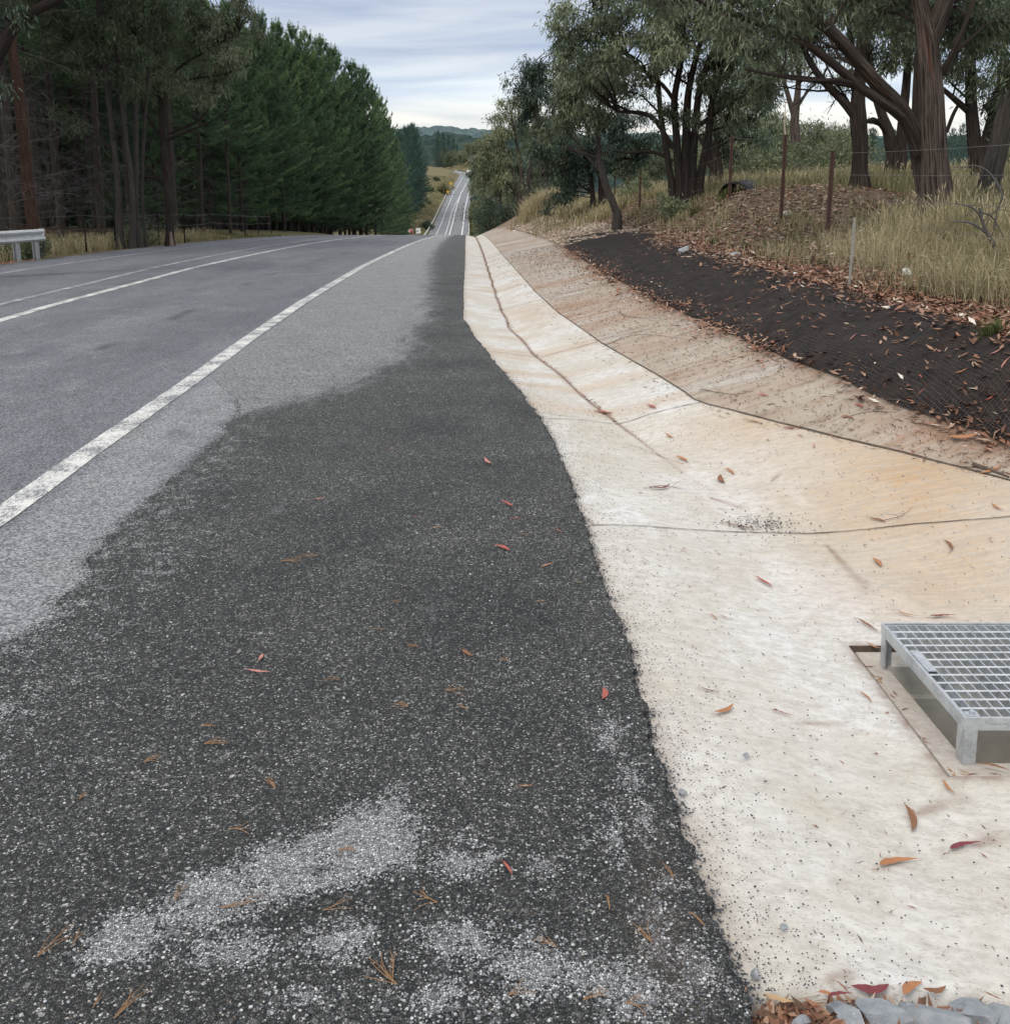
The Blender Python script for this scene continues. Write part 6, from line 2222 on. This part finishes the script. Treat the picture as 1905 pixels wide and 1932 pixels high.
# stones proud of the seal near the camera, paler and denser in the loose patches
n = 60000
Y = 1.35 + rg.uniform(0, 1, n) ** 1.6 * 3.4
X = rg.uniform(-1.0, 1, n) * (.55 * Y + .15)
k = (X > gl(Y) + .01) & (X < gr(Y))
X, Y = X[k], Y[k]
mkv = chip_mask(X, Y)[:, 0]
p_ = np.clip(.10 + mkv * 1.0, 0, 1)
k = rg.random(len(X)) < p_
X, Y, mkv = X[k], Y[k], mkv[k]
rnd = np.where(rg.random(len(X)) < np.clip(mkv * 1.1, 0, 1), rg.uniform(.35, .95, len(X)), np.where(rg.random(len(X)) < .22, rg.uniform(.6, 1, len(X)), rg.uniform(0, .35, len(X))))
stones('loose_gravel', X, Y, rg.uniform(.0022, .0046, len(X)), rnd, 'loose pale and dark chips lying on the shoulder seal', zadd=.016)
n = 5200
Y = 1.65 + rg.uniform(0, 1, n) ** 1.4 * 7
X = gr(Y) + rg.normal(size=n) * .016
stones('loose_gravel', X, Y, rg.uniform(.0016, .0042, n), np.where(rg.random(n) < .2, rg.uniform(.5, .9, n), rg.uniform(0, .4, n)), 'crumbling chips along the right edge of the seal', zadd=-.006)
n = 6000
Y = 2.4 + rg.uniform(0, 1, n) ** 1.2 * 5
X = gl(Y) - np.abs(rg.normal(size=n)) * .035 + .01
stones('loose_gravel', X, Y, rg.uniform(.0016, .0038, n), np.where(rg.random(n) < .25, rg.uniform(.5, .9, n), rg.uniform(0, .4, n)), 'chips crumbling off the left edge of the fresh seal')
# crumbs strewn over the concrete, dense beside the seal
n = 5600
Y = 1.68 + rg.uniform(0, 1, n) ** 1.5 * 7
X = gr(Y) + np.abs(rg.normal(size=n)) ** 1.4 * np.interp(Y, (1.7, 2.2, 4, 8), (.16, .10, .10, .12))
k = ~((X > PX0 - .02) & (Y > PY0) & (Y < PY1)) & (Y > END(X) + .01)
stones('loose_gravel', X[k], Y[k], rg.uniform(.0007, .0029, k.sum()), rg.uniform(0, .5, k.sum()) ** 1.6, 'dark crumbs of seal strewn over the concrete beside the shoulder')
n = 1500
Y = 1.7 + rg.uniform(0, 1, n) ** 1.3 * 6
X = rg.uniform(.5, 3.2, n)
k = (X < t_L(Y)) & (Y > END(X) + .01) & ~((X > PX0 - .02) & (X < PX1 + .02) & (Y > PY0 - .02) & (Y < PY1 + .02))
stones('loose_gravel', X[k], Y[k], rg.uniform(.0012, .0038, k.sum()), rg.uniform(0, .5, k.sum()) ** 1.6, 'scattered dark grit over the pale concrete apron')
n = 5200
Y = 4.4 + rg.uniform(0, 1, n) ** 1.2 * 22
X = t_L(Y) + rg.uniform(0, 1, n) ** .7 * (t_N1(Y) - t_L(Y))
stones('loose_gravel', X, Y, rg.uniform(.0015, .0055, n) * np.interp(Y, (5, 25), (1, 2.2)), rg.uniform(0, .8, n) ** 1.3, 'crumbs of soil and grit scattered over the brown batter', mat='clod')
n = 2600
Y = 4.6 + rg.uniform(0, 1, n) ** 1.2 * 24
X = t_L(Y) + rg.uniform(-.25, 1, n) * (t_N1(Y) - t_L(Y))
litter('leaf_litter', n, X, Y, lambda x, y: Hs(x, y) - .008, .05, (.36, .17), 'thin brown sticks and shreds strewn over the batter', .004, .05, .09)
n = 1500
Y = END(1.0) + .05 + rg.uniform(0, 1, n) ** 1.2 * 5.5
X = t_E(Y) + .05 + rg.uniform(0, 1, n) * (t_L(Y) - t_E(Y))
k = ~((X > PX0 - .03) & (X < PX1 + .03) & (Y > PY0 - .03) & (Y < PY1 + .03))
litter('leaf_litter', int(k.sum()), X[k], Y[k], lambda x, y: Hs(x, y) - .009, .016, (.40, .15), 'tiny brown shreds and needle bits over the concrete apron', .002, .05, .10)
q1 = drop(1440, 990)
n = 260
stones('loose_gravel', q1[0] + rg.normal(size=n) * .10, q1[1] + rg.normal(size=n) * .08, rg.uniform(.002, .006, n), rg.uniform(0, .4, n), 'small heap of dark grit in the low point of the apron')
n = 9000
Y = 11 + rg.uniform(0, 1, n) * 34
X = t_N2(Y) + rg.uniform(-.3, 3.2, n)
stones('mound_stones', X, Y, rg.uniform(.012, .045, n), rg.uniform(.05, .8, n), 'small stones and clods mixed through the mound', cat='stones', mat='clod')
n = 5000
Y = 25 + rg.uniform(0, 1, n) * 28
X = t_N1(Y) + rg.uniform(0, 1, n) * (t_N2(Y) - t_N1(Y))
stones('bank_rubble', X, Y, rg.uniform(.02, .06, n), rg.uniform(.4, 1.0, n), 'stony rubble on the brown bank past the netting', cat='stones', mat='clod')

# bigger single stones on the shoulder and concrete
def pebble(X_, Y_, r, rnd, label, mat='rock', seed=0, f=Hs, at=None):
    r_ = np.random.default_rng(seed + 3000)
    p = drop(X_, Y_, f) if at is None else at
    me_b = Buf()
    import bmesh
    bm = bmesh.new()
    bmesh.ops.create_icosphere(bm, subdivisions=4 if r > .03 else 3, radius=1)
    V = np.array([v.co for v in bm.verts])
    Fc = np.array([[v.index for v in f_.verts] for f_ in bm.faces])
    bm.free()
    # chop the ball with random planes for an angular stone
    for _ in range(11):
        nrm = unit(r_.normal(size=3))
        dd = V @ nrm
        lim = r_.uniform(.42, .74)
        V = V - np.maximum(dd - lim, 0)[:, None] * nrm
    V = V + .03 * (fbm(V[:, 0] * 3 + V[:, 2] * 2, V[:, 1] * 3 - V[:, 2], seed, 4) - .5)[:, None] * V * 2
    V = V * np.array((1, r_.uniform(.7, .95), r_.uniform(.6, .85))) * r * 1.35
    me_b.add(V + p + (0, 0, r * .35), Fc, rnd)
    o = me_b.obj('stone' if r < .03 else 'rock', M[mat], None, False, tuple(p))
    o.rotation_euler = (0, 0, 0)
    return tag(o, label, 'stone' if r < .03 else 'rock')


for k, (X_, Y_, r, mt, lb) in enumerate([
        (421, 1329, .010, 'white', 'small white stone on the middle of the dark shoulder'), (448, 1259, .012, 'rock', 'small bluish stone on the shoulder near the pink leaf'),
        (55, 1694, .013, 'rock', 'pale oval stone near the left border on the dark shoulder'), (100, 1572, .011, 'rock', 'little grey stone at the left of the shoulder'),
        (181, 1502, .008, 'white', 'tiny white stone at the lower left of the shoulder'), (1407, 1427, .011, 'rock', 'round grey pebble on the concrete left of the pit'),
        (1288, 1498, .010, 'rock', 'dull grey pebble beside the ragged seal edge'), (1422, 1842, .011, 'rock', 'dark angular stone at the bottom corner of the concrete'),
        (1480, 1752, .008, 'rock', 'small grey chip low on the concrete slab'), (950, 1640, .009, 'rock', 'bluish pebble beside the red leaf on the seal')]):
    pebble(X_, Y_, r, .5, lb, mt, k)


def Hfront(x, y):
    return Hs(x, y) - .09


ROCKS = [(1600, .050, .0, 'angular blue-grey rock at the end of the concrete, leftmost of the row'), (1668, .056, -.004, 'rounded pale grey rock second from left below the slab'), (1765, .068, -.006, 'wide flat grey rock in the middle of the row below the slab'),
         (1842, .052, .022, 'dark blue-grey rock leaning on the slab corner'), (1900, .052, -.008, 'light grey rock at the right end of the row'), (1515, .022, -.012, 'small grey rock half under the leaves'), (1718, .024, .02, 'little wedge of grey rock between two larger ones')]
for k, (X_, r, dy, lb) in enumerate(ROCKS):
    yy = 1.68
    x = px_x(X_, 1915, yy)
    r *= .78
    yy = float(END(x)) - .052 + dy
    x = px_x(X_, 1915, yy)
    zc = float(Hs(x, yy)) - .012 - r * .35
    pebble(0, 0, r, .5, lb, 'rock', 50 + k, at=np.array((x, yy, zc)))
# the rock bed goes on below the frame
n = 380
X = rg.uniform(.5, 2.6, n)
Y = rg.uniform(.7, 1.58, n)
stones('rock_bed', X, Y, rg.uniform(.03, .06, n), rg.uniform(.45, .8, n), 'bed of grey rocks below the end of the slab', Hfront, cat='rocks', mat='rock')
n = 2000
X = .43 + rg.uniform(0, 1, n) ** 1.2 * .85
Y = END(X) - .012 - np.abs(rg.normal(size=n)) * .045
litter('leaf_litter', n, X, Y, lambda x, y: Hs(x, y) - .085, .045, (.50, .2), 'orange brown dead leaves packed between the slab end and the rocks', .075, .5)


# ------------------------------------------------------------------ single fallen leaves
def leaf_mesh(kind, mat, seed):
    r_ = np.random.default_rng(seed)
    n, m = 12, 3
    t = np.linspace(0, 1, n)
    wid = {'long': .11, 'mid': .17, 'wide': .28}[kind] * np.sin(np.pi * np.clip(t * .94 + .03, 0, 1)) ** .8 * (1.15 - .5 * t)
    bend = r_.uniform(-.35, .35)
    cx = t - .5
    cy = bend * (t - .5) ** 2 * 1.6
    curl = r_.uniform(.04, .16)
    V = []
    for i in range(n):
        for j in (-1, 0, 1):
            V.append((cx[i], cy[i] + j * wid[i] * .5, .02 + curl * (t[i] - .5) ** 2 * 2.2 + (abs(j) * wid[i] * r_.uniform(.1, .45)) * .6 + .012 * r_.random()))
    b = Buf()
    b.add(np.array(V), grid_faces(n, 3))
    # stalk
    tube(b, [(-.5, cy[0], .03), (-.6, cy[0] - .02, .03), (-.68, cy[0] + .01, .02)], .008, 4)
    return b.mesh('fallen_leaf', M[mat], True)


LM = {}
for kd in ('long', 'mid', 'wide'):
    for mt in ('leaf_red', 'leaf_pink', 'leaf_orange', 'leaf_brown', 'leaf_tan', 'leaf_maroon'):
        for s in range(2):
            LM[(kd, mt, s)] = leaf_mesh(kd, mt, len(LM) + 500)


def normal_at(x, y, f):
    e = .03
    return unit(np.array((-(f(x + e, y) - f(x - e, y)) / (2 * e), -(f(x, y + e) - f(x, y - e)) / (2 * e), 1.0)))


NLEAF = [0]


def put_leaf(p, size, ang, kd, mt, label, group=None, f=Hs, lift=.003, s=None):
    me = LM[(kd, mt, int(rg.integers(0, 2)) if s is None else s)]
    o = bpy.data.objects.new('fallen_leaf', me)
    COL.objects.link(o)
    nrm = normal_at(float(p[0]), float(p[1]), f)
    zq = Vector((0, 0, 1)).rotation_difference(Vector(nrm))
    from mathutils import Quaternion
    o.rotation_mode = 'QUATERNION'
    o.rotation_quaternion = zq @ Quaternion((0, 0, 1), ang)
    o.location = (p[0], p[1], float(f(p[0], p[1])) + lift)
    o.scale = (size,) * 3
    NLEAF[0] += 1
    return tag(o, label, 'leaf', group)


def Hsh(x, y):
    return Hs(x, y) + .018


# (X tip, Y tip, X end, Y end, kind, colour, label): measured in the photograph
LV = [(497, 1236, 488, 1250, 'wide', 'leaf_pink', 'small rounded pink leaf above the long pink one on the shoulder'),
      (463, 1267, 510, 1272, 'mid', 'leaf_pink', 'long pink leaf lying crosswise on the middle of the shoulder'),
      (1143, 1302, 1140, 1325, 'wide', 'leaf_red', 'bright red oval leaf near the right edge of the seal'),
      (950, 1628, 968, 1655, 'mid', 'leaf_red', 'brick red leaf low on the dark shoulder'),
      (870, 1228, 892, 1242, 'wide', 'leaf_brown', 'crumpled brown leaf in the centre of the shoulder'),
      (590, 945, 616, 940, 'mid', 'leaf_pink', 'pink leaf pointing right in the upper shoulder, left of centre'),
      (733, 848, 746, 846, 'wide', 'leaf_pink', 'tiny pinkish leaf near the top of the fresh seal'),
      (912, 868, 928, 880, 'mid', 'leaf_pink', 'small pink leaf on the shoulder above the two red ones'),
      (950, 948, 972, 960, 'mid', 'leaf_red', 'red leaf on the shoulder, upper of a close pair'), (960, 980, 985, 979, 'mid', 'leaf_red', 'red leaf on the shoulder, lower of a close pair'),
      (937, 1030, 966, 1042, 'wide', 'leaf_red', 'folded red leaf by the right part of the seal'), (810, 998, 835, 995, 'mid', 'leaf_tan', 'tan curled leaf on the seal left of the red ones'),
      (1018, 1072, 1042, 1064, 'mid', 'leaf_orange', 'orange leaf near the concrete on the seal'), (1080, 1100, 1100, 1100, 'long', 'leaf_tan', 'pale sliver of leaf near the seal edge'),
      (1010, 1137, 1032, 1135, 'long', 'leaf_tan', 'narrow pale leaf below the orange one on the seal'), (780, 975, 790, 977, 'wide', 'leaf_red', 'tiny red leaf in the middle of the upper seal'),
      (1048, 1000, 1062, 1006, 'mid', 'leaf_red', 'small dark red leaf beside the seal edge'), (975, 1487, 1008, 1485, 'long', 'leaf_orange', 'narrow orange leaf on the lower shoulder'),
      (1349, 1352, 1388, 1335, 'mid', 'leaf_orange', 'curved green and orange leaf on the concrete left of the pit'),
      (1457, 1341, 1502, 1356, 'long', 'leaf_red', 'slim crimson leaf at the head of a brown stain on the concrete'),
      (1318, 1300, 1358, 1310, 'long', 'leaf_maroon', 'thin dark curved leaf on the concrete near the seal'),
      (1622, 1305, 1650, 1330, 'long', 'leaf_orange', 'orange leaf tip caught beside the left corner of the pit'),
      (1645, 1635, 1722, 1622, 'mid', 'leaf_orange', 'large bright orange leaf lying flat on the lower concrete'),
      (1716, 1525, 1728, 1578, 'mid', 'leaf_brown', 'large brown leaf standing at the head of a fan-shaped stain'),
      (1780, 1605, 1842, 1590, 'mid', 'leaf_maroon', 'broken maroon and orange leaf with a stain trailing right'),
      (1775, 1475, 1800, 1503, 'mid', 'leaf_orange', 'small curled orange leaf in front of the grate'),
      (1850, 1442, 1905, 1455, 'mid', 'leaf_brown', 'brown leaf lying on the front rim of the pit'),
      (1618, 1170, 1662, 1198, 'long', 'leaf_brown', 'long brown leaf touching the far left corner of the grate'),
      (1685, 1155, 1735, 1168, 'long', 'leaf_orange', 'slender orange leaf behind the grate'), (1748, 1165, 1800, 1163, 'mid', 'leaf_maroon', 'dark red leaf behind the grate'),
      (1632, 1215, 1662, 1228, 'mid', 'leaf_orange', 'orange leaf wedged under the grate frame'), (1818, 1420, 1850, 1432, 'wide', 'leaf_brown', 'crumpled brown leaf at the foot of the front grate leg'),
      (1425, 1090, 1460, 1112, 'mid', 'leaf_red', 'red leaf alone on the pale concrete above the pit'),
      (1650, 1055, 1665, 1072, 'wide', 'leaf_orange', 'small orange leaf upslope of the grate'), (1785, 1020, 1800, 1040, 'mid', 'leaf_brown', 'brown curled leaf below the long joint'),
      (1340, 1160, 1356, 1172, 'mid', 'leaf_orange', 'tiny orange leaf on the concrete, upper of a scattered pair'), (1358, 1162, 1376, 1170, 'mid', 'leaf_red', 'tiny red leaf on the concrete, right of a scattered pair'),
      (1280, 1037, 1298, 1042, 'mid', 'leaf_pink', 'small pink leaf just below the long joint'), (1372, 885, 1388, 898, 'mid', 'leaf_orange', 'orange leaf pointing up on the apron'),
      (1355, 900, 1364, 915, 'wide', 'leaf_brown', 'small ragged brown leaf on the apron beside the orange one'), (1278, 862, 1302, 874, 'mid', 'leaf_orange', 'orange leaf at the end of the drain line'),
      (1225, 925, 1270, 920, 'long', 'leaf_maroon', 'dark forked twig-like leaf on the left of the apron'), (1365, 988, 1425, 1000, 'long', 'leaf_brown', 'long curled brown leaf lying along the joint'),
      (1640, 978, 1675, 986, 'mid', 'leaf_brown', 'curled brown leaf on the joint at the right'), (1470, 808, 1515, 810, 'long', 'leaf_maroon', 'narrow maroon leaf below the batter joint'),
      (1405, 793, 1440, 800, 'long', 'leaf_brown', 'thin dark leaf on the upper apron'), (1222, 765, 1240, 772, 'mid', 'leaf_red', 'small red leaf by the kink of the drain'),
      (1120, 775, 1155, 780, 'wide', 'leaf_red', 'bunch of red leaves caught at the kink of the drain'), (1255, 820, 1270, 828, 'mid', 'leaf_orange', 'orange leaf just past the kink of the drain'),
      (1590, 785, 1615, 792, 'mid', 'leaf_brown', 'brown leaf on the brown batter near the joint'), (1790, 830, 1850, 822, 'mid', 'leaf_orange', 'large orange leaf at the lower edge of the netting'),
      (1615, 763, 1630, 770, 'wide', 'leaf_red', 'red leaf on the batter below the netting'), (1430, 745, 1452, 748, 'mid', 'leaf_red', 'red leaf high on the batter'),
      (1850, 895, 1895, 880, 'mid', 'leaf_orange', 'orange leaf by the bark strip at the right border'), (1868, 952, 1890, 965, 'mid', 'leaf_orange', 'small orange leaf right of the apron')]
for (x0, y0, x1, y1, kd, mt, lb) in LV:
    on_road = x0 < np.interp(y0, (600, 820, 1000, 1250, 1500, 1900), (880, 1040, 1100, 1195, 1255, 1380))
    f = Hsh if on_road else (lambda x, y: Hs(x, y) - .010)
    if x1 > 1735 and y1 < 840:
        f = Hn
    A_, B_ = drop(x0, y0, f), drop(x1, y1, f)
    L = float(np.linalg.norm(B_ - A_))
    put_leaf((A_ + B_) / 2, L * .92, math.atan2(B_[1] - A_[1], B_[0] - A_[0]), kd, mt, lb, 'fallen gum leaves', f)
for k in range(26):
    e = k % 3
    p = (PX0 + .03 + rg.normal() * .008, PY0 + rg.uniform(0, 1) * (PY1 - PY0)) if e < 2 else (PX0 + rg.uniform(0, .3), PY0 + .03 + rg.normal() * .008)
    put_leaf(p, rg.uniform(.02, .045), (1.57 if e < 2 else 0) + rg.normal() * .5, rg.choice(('long', 'mid')), ('leaf_brown', 'leaf_tan', 'leaf_maroon', 'leaf_orange')[rg.integers(0, 4)], 'brown leaf scrap caught in the groove round the drain pit', 'leaf scraps round the pit', lambda a, b_: Hs(a, b_) - .035, .006)
cols = ['leaf_red', 'leaf_pink', 'leaf_orange', 'leaf_brown', 'leaf_tan', 'leaf_tan', 'leaf_pink']
for k in range(120):
    y = 4.2 + rg.uniform(0, 1) ** 1.3 * 15
    x = float(n_lo(y)) + .08 + rg.uniform(0, 1) * max(.1, float(n_hi(y) - n_lo(y)) - .1)
    put_leaf((x, y), rg.uniform(.05, .10), rg.uniform(0, 6.28), rg.choice(('long', 'mid')), cols[rg.integers(0, 7)], 'dry curled gum leaf, one of many scattered over the black netting', 'leaves on the netting', Hn, .004)
for k in range(60):
    y = 3.8 + rg.uniform(0, 1) ** 1.2 * 12
    x = float(t_L(y)) - .3 + rg.uniform(0, 1) * (float(t_N1(y) - t_L(y)) + .3)
    if PX0 < x < PX1 and PY0 < y < PY1:
        continue
    put_leaf((x, y), rg.uniform(.03, .08), rg.uniform(0, 6.28), rg.choice(('long', 'mid')), cols[rg.integers(0, 5)], 'small dry leaf, one of those strewn over the brown batter', 'leaves on the batter', lambda a, b_: Hs(a, b_) - .009, .003)
for k in range(26):
    p = (rg.uniform(.5, 2.4), rg.uniform(3.5, 6.8))
    if p[0] > t_L(p[1]) - .1:
        continue
    put_leaf(p, rg.uniform(.015, .04), rg.uniform(0, 6.28), 'long', cols[rg.integers(2, 5)], 'tiny brown leaf fragment, one of many strewn over the upper apron', 'leaf fragments on the apron', lambda a, b_: Hs(a, b_) - .010, .002)
# big leaves in the litter at the slab's end
for k, (X_, Y_, X2, Y2, kd, mt, lb) in enumerate([(1600, 1885, 1690, 1880, 'wide', 'leaf_maroon', 'large dull crimson leaf lying against the slab end'), (1690, 1892, 1735, 1862, 'wide', 'leaf_orange', 'broad orange leaf propped against the slab end'),
                                                   (1735, 1892, 1790, 1885, 'wide', 'leaf_brown', 'rust brown leaf between the slab and the rocks'), (1535, 1890, 1580, 1900, 'wide', 'leaf_orange', 'yellow-orange leaf left of the crimson one'),
                                                   (1400, 1885, 1408, 1932, 'mid', 'leaf_orange', 'orange leaf pointing down at the bottom corner of the slab'), (1430, 1905, 1500, 1925, 'wide', 'leaf_tan', 'tan leaf lying flat in the litter at the corner'),
                                                   (1575, 1880, 1600, 1905, 'mid', 'leaf_brown', 'brown leaf crossing in front of the crimson one'), (1545, 1915, 1605, 1905, 'mid', 'leaf_maroon', 'dull pink leaf above the small rock'), (1845, 1905, 1890, 1925, 'mid', 'leaf_brown', 'brown leaf under the right corner of the slab')]):
    f = lambda x, y: Hs(x, y) - .03
    A_, B_ = drop(X_, Y_ + 6, f), drop(X2, Y2 + 6, f)
    o = put_leaf((A_ + B_) / 2, max(.03, float(np.linalg.norm(B_ - A_)) * .78), math.atan2(B_[1] - A_[1], B_[0] - A_[0]), kd, mt, lb, 'fallen gum leaves', f, .02 + .004 * k)


# ------------------------------------------------------------------ pine-needle tufts and twigs
def needle_tuft(X_, Y_, size, k, label, f=Hsh, spread=.25, ang=None):
    r_ = np.random.default_rng(7000 + k)
    p = drop(X_, Y_, f)
    b = Buf()
    a0 = r_.uniform(0, 6.28) if ang is None else ang
    for j in range(r_.integers(3, 6)):
        a = a0 + r_.normal() * spread
        L = size * r_.uniform(.7, 1.1)
        pts = [p + (0, 0, .003)]
        c = r_.normal() * .5
        for q_ in range(1, 6):
            t = q_ / 5
            aa = a + c * t
            pts.append(pts[-1] + np.array((math.cos(aa), math.sin(aa), .0)) * L / 5 + (0, 0, r_.uniform(-.001, .002)))
        pts = np.array(pts)
        pts[:, 2] = f(pts[:, 0], pts[:, 1]) + .003 + .006 * np.sin(np.linspace(0, 3, 6)) * r_.random()
        tube(b, pts, np.linspace(.0009, .0006, 6), 4, cap=False)
    o = b.obj('pine_needles', M['needle'], None, False, tuple(p))
    return tag(o, label, 'pine needles', 'fallen pine needles on the shoulder')


NT_ = [(70, 1808, .12, 1.1), (215, 1925, .10, .9), (135, 1790, .07, 1.8), (330, 1700, .07, 1.5), (415, 1715, .12, .1), (610, 1720, .09, .2), (750, 1860, .12, 2.6), (740, 1855, .1, 1.9), (825, 1705, .08, 2.9), (430, 1567, .08, .1), (520, 1490, .07, 2.0), (270, 1440, .06, .6), (385, 1405, .08, .2),
       (380, 1372, .05, .4), (640, 1285, .06, 3.0), (530, 1060, .13, .15), (600, 1050, .12, 3.0), (790, 1220, .06, 3.1), (840, 1304, .1, 0), (700, 1190, .06, .2), (880, 1340, .05, 2.5), (770, 1335, .06, 2.8), (960, 1248, .05, 3), (1230, 1780, .08, 2.2), (1150, 1720, .06, 1.6), (1270, 1660, .07, 1.4),
       (1180, 1895, .06, 0), (1330, 1750, .06, 2), (150, 1510, .04, 1.5), (175, 1905, .05, 1.4), (1100, 1890, .07, .4), (960, 1880, .06, .7), (1050, 1790, .06, 2.4), (640, 1605, .05, 0), (980, 1010, .06, .1), (750, 1140, .05, 1.7)]
for k, (X_, Y_, s, a) in enumerate(NT_):
    third = 'lower' if Y_ > 1600 else ('middle' if Y_ > 1250 else 'upper')
    needle_tuft(X_, Y_, s * .8, k, 'bundle of dry orange pine needles on the %s part of the dark shoulder' % third, ang=a)
for k, (X_, Y_, s, a, lb) in enumerate([(1700, 1850, .05, 1.0, 'needles poking up from the litter at the slab end'), (1745, 1855, .05, .6, 'spray of orange needles fanning over the slab end'), (1640, 1880, .07, 1.8, 'dark red needle sprig lying across the crimson leaf'), (1480, 1890, .08, .1, 'mat of rusty needles at the slab corner'), (1530, 1895, .08, -.2, 'rusty needles right of the slab corner'), (1440, 1905, .08, .3, 'rusty needle bunch at the bottom corner')]):
    o = needle_tuft(X_, Y_, s, 60 + k, lb, lambda x, y: Hs(x, y) - .03, .5, a)
    o['group'] = 'needles at the slab end'


def twig(name, pts_px, r, label, f=Hs, mat='twig', lift=.006, side=3):
    P_ = [drop(a, b_, f) for a, b_ in pts_px]
    P_ = smooth_path([p + (0, 0, lift) for p in P_], 4 * len(P_))
    b = Buf()
    tube(b, P_, np.linspace(r, r * .4, len(P_)), 6, rough=.15)
    r_ = np.random.default_rng(int(pts_px[0][0]))
    for k in range(side):
        q_ = P_[r_.integers(1, len(P_) - 1)]
        e = q_ + np.array((r_.normal() * .08, r_.normal() * .08, .015))
        sticks(b, [q_], [e], r * .5, r * .2)
    o = b.obj(name, M[mat], None, False, tuple(P_[0]))
    return tag(o, label, 'twig')


fc = lambda x, y: Hs(x, y) - .010
twig('bark_strip', [(1835, 878), (1855, 884), (1880, 893), (1903, 902)], .012, 'dark curled strip of bark on the joint at the right border', fc)
twig('fallen_twig', [(1320, 735), (1355, 742), (1385, 745), (1410, 742)], .0025, 'tangled dark twig on the batter above the drain kink', fc, side=8)
twig('fallen_twig', [(1225, 922), (1250, 918), (1290, 925)], .002, 'thin forked twig on the left of the apron', fc)
twig('fallen_twig', [(1165, 588), (1185, 598), (1225, 602)], .003, 'dry twig lying on the far part of the batter', fc, side=4)
twig('fallen_twig', [(1135, 655), (1200, 632), (1290, 640), (1340, 648)], .0018, 'long thin twig crossing the batter', fc)
twig('fallen_twig', [(1660, 985), (1700, 975), (1722, 958)], .0015, 'fine twig over the joint at the right', fc)
twig('fallen_twig', [(1590, 790), (1640, 778), (1690, 780)], .002, 'twig on the lower batter near the joint', fc)
twig('fallen_twig', [(1665, 755), (1700, 757), (1730, 770), (1760, 790)], .003, 'curved stick along the lower edge of the netting', Hn)
twig('fallen_branch', [(1200, 434), (1215, 427), (1245, 418)], .03, 'pale peeled branch on the bank above the netting', Hs, 'pale_wood')
twig('fallen_branch', [(1560, 522), (1580, 500), (1610, 492), (1640, 488)], .014, 'grey forked stick in the leaf litter by the peg', Hs, 'deadwood', side=6)
twig('fallen_branch', [(1300, 390), (1320, 402), (1345, 412)], .02, 'dark stick on the leaf litter behind the netting', Hs, 'twig')

# the dead branch arching out of the grass at the right border
b = Buf()
DB = [([(1925, 600), (1895, 520), (1878, 470), (1862, 440), (1852, 415), (1848, 392)], .030, 9.3), ([(1862, 440), (1835, 422), (1812, 418), (1795, 420)], .014, 9.3), ([(1852, 410), (1838, 395), (1825, 388), (1812, 385)], .012, 9.3),
      ([(1850, 400), (1872, 410), (1895, 450)], .010, 9.3), ([(1880, 345), (1862, 322), (1838, 312), (1815, 315)], .010, 9.6), ([(1880, 345), (1890, 370), (1880, 400), (1870, 450)], .012, 9.6), ([(1885, 480), (1905, 470), (1930, 465)], .012, 9.3)]
for pts, r, d in DB:
    pp_ = smooth_path([P(a, c, d) for a, c in pts], 14)
    tube(b, pp_, np.linspace(r, r * .35, 14), 7, rough=.15)
    for k in range(5):
        q_ = pp_[rg.integers(3, 13)]
        sticks(b, [q_], [q_ + rg.normal(size=3) * .12], .004, .0015)
p0 = P(1925, 600, 9.3)
o = b.obj('dead_branch', M['deadwood'], None, True, (p0[0], p0[1], float(Hs(p0[0], p0[1]))))
tag(o, 'dead grey branch arching out of the dry grass at the right border', 'branch')

# white stones and litter on the bank
for k, (X_, Y_, r, mt, lb) in enumerate([(1485, 408, .085, 'timber', 'pale rounded rock beside the rusty post on the mound'), (1711, 522, .06, 'white', 'white stone among the dry grass above the netting'), (1500, 520, .03, 'white', 'small white scrap in the leaf litter left of the peg'),
                                         (1290, 476, .09, 'rock', 'bluish grey rock at the upper edge of the netting'), (1387, 484, .08, 'rock', 'grey rock by the upper edge of the netting near the small weed'), (1063, 408, .05, 'white', 'white scrap on the bank'), (970, 436, .05, 'white', 'small white object on the far end of the concrete batter')]):
    pebble(X_, Y_, r, .5, lb, mt, 80 + k)
# small green weeds
for k, (X_, Y_, d_, R, lb) in enumerate([(1345, 462, 12.8, .10, 'small green weed in the litter above the netting'), (1365, 375, 19, .18, 'green tuft on the mound below the half pipe'), (1868, 640, 6.0, .09, 'green grassy weed on the netting at the right'), (1308, 405, 19.5, .15, 'low green weed at the left foot of the mound')]):
    p = drop(X_, Y_)
    b = Buf()
    n = 140
    base = p + np.c_[rg.normal(size=(n, 2)) * R * .35, np.zeros(n)]
    base[:, 2] = Hs(base[:, 0], base[:, 1])
    blades(b, base, R * rg.uniform(.8, 1.8, n), rg.uniform(.2, 1.0, n), .003, rg.uniform(.0, .35, n), rng=rg)
    o = b.obj('weed', M['grass'], None, False, tuple(p))
    tag(o, lb, 'weed')
print('leaves', NLEAF[0])
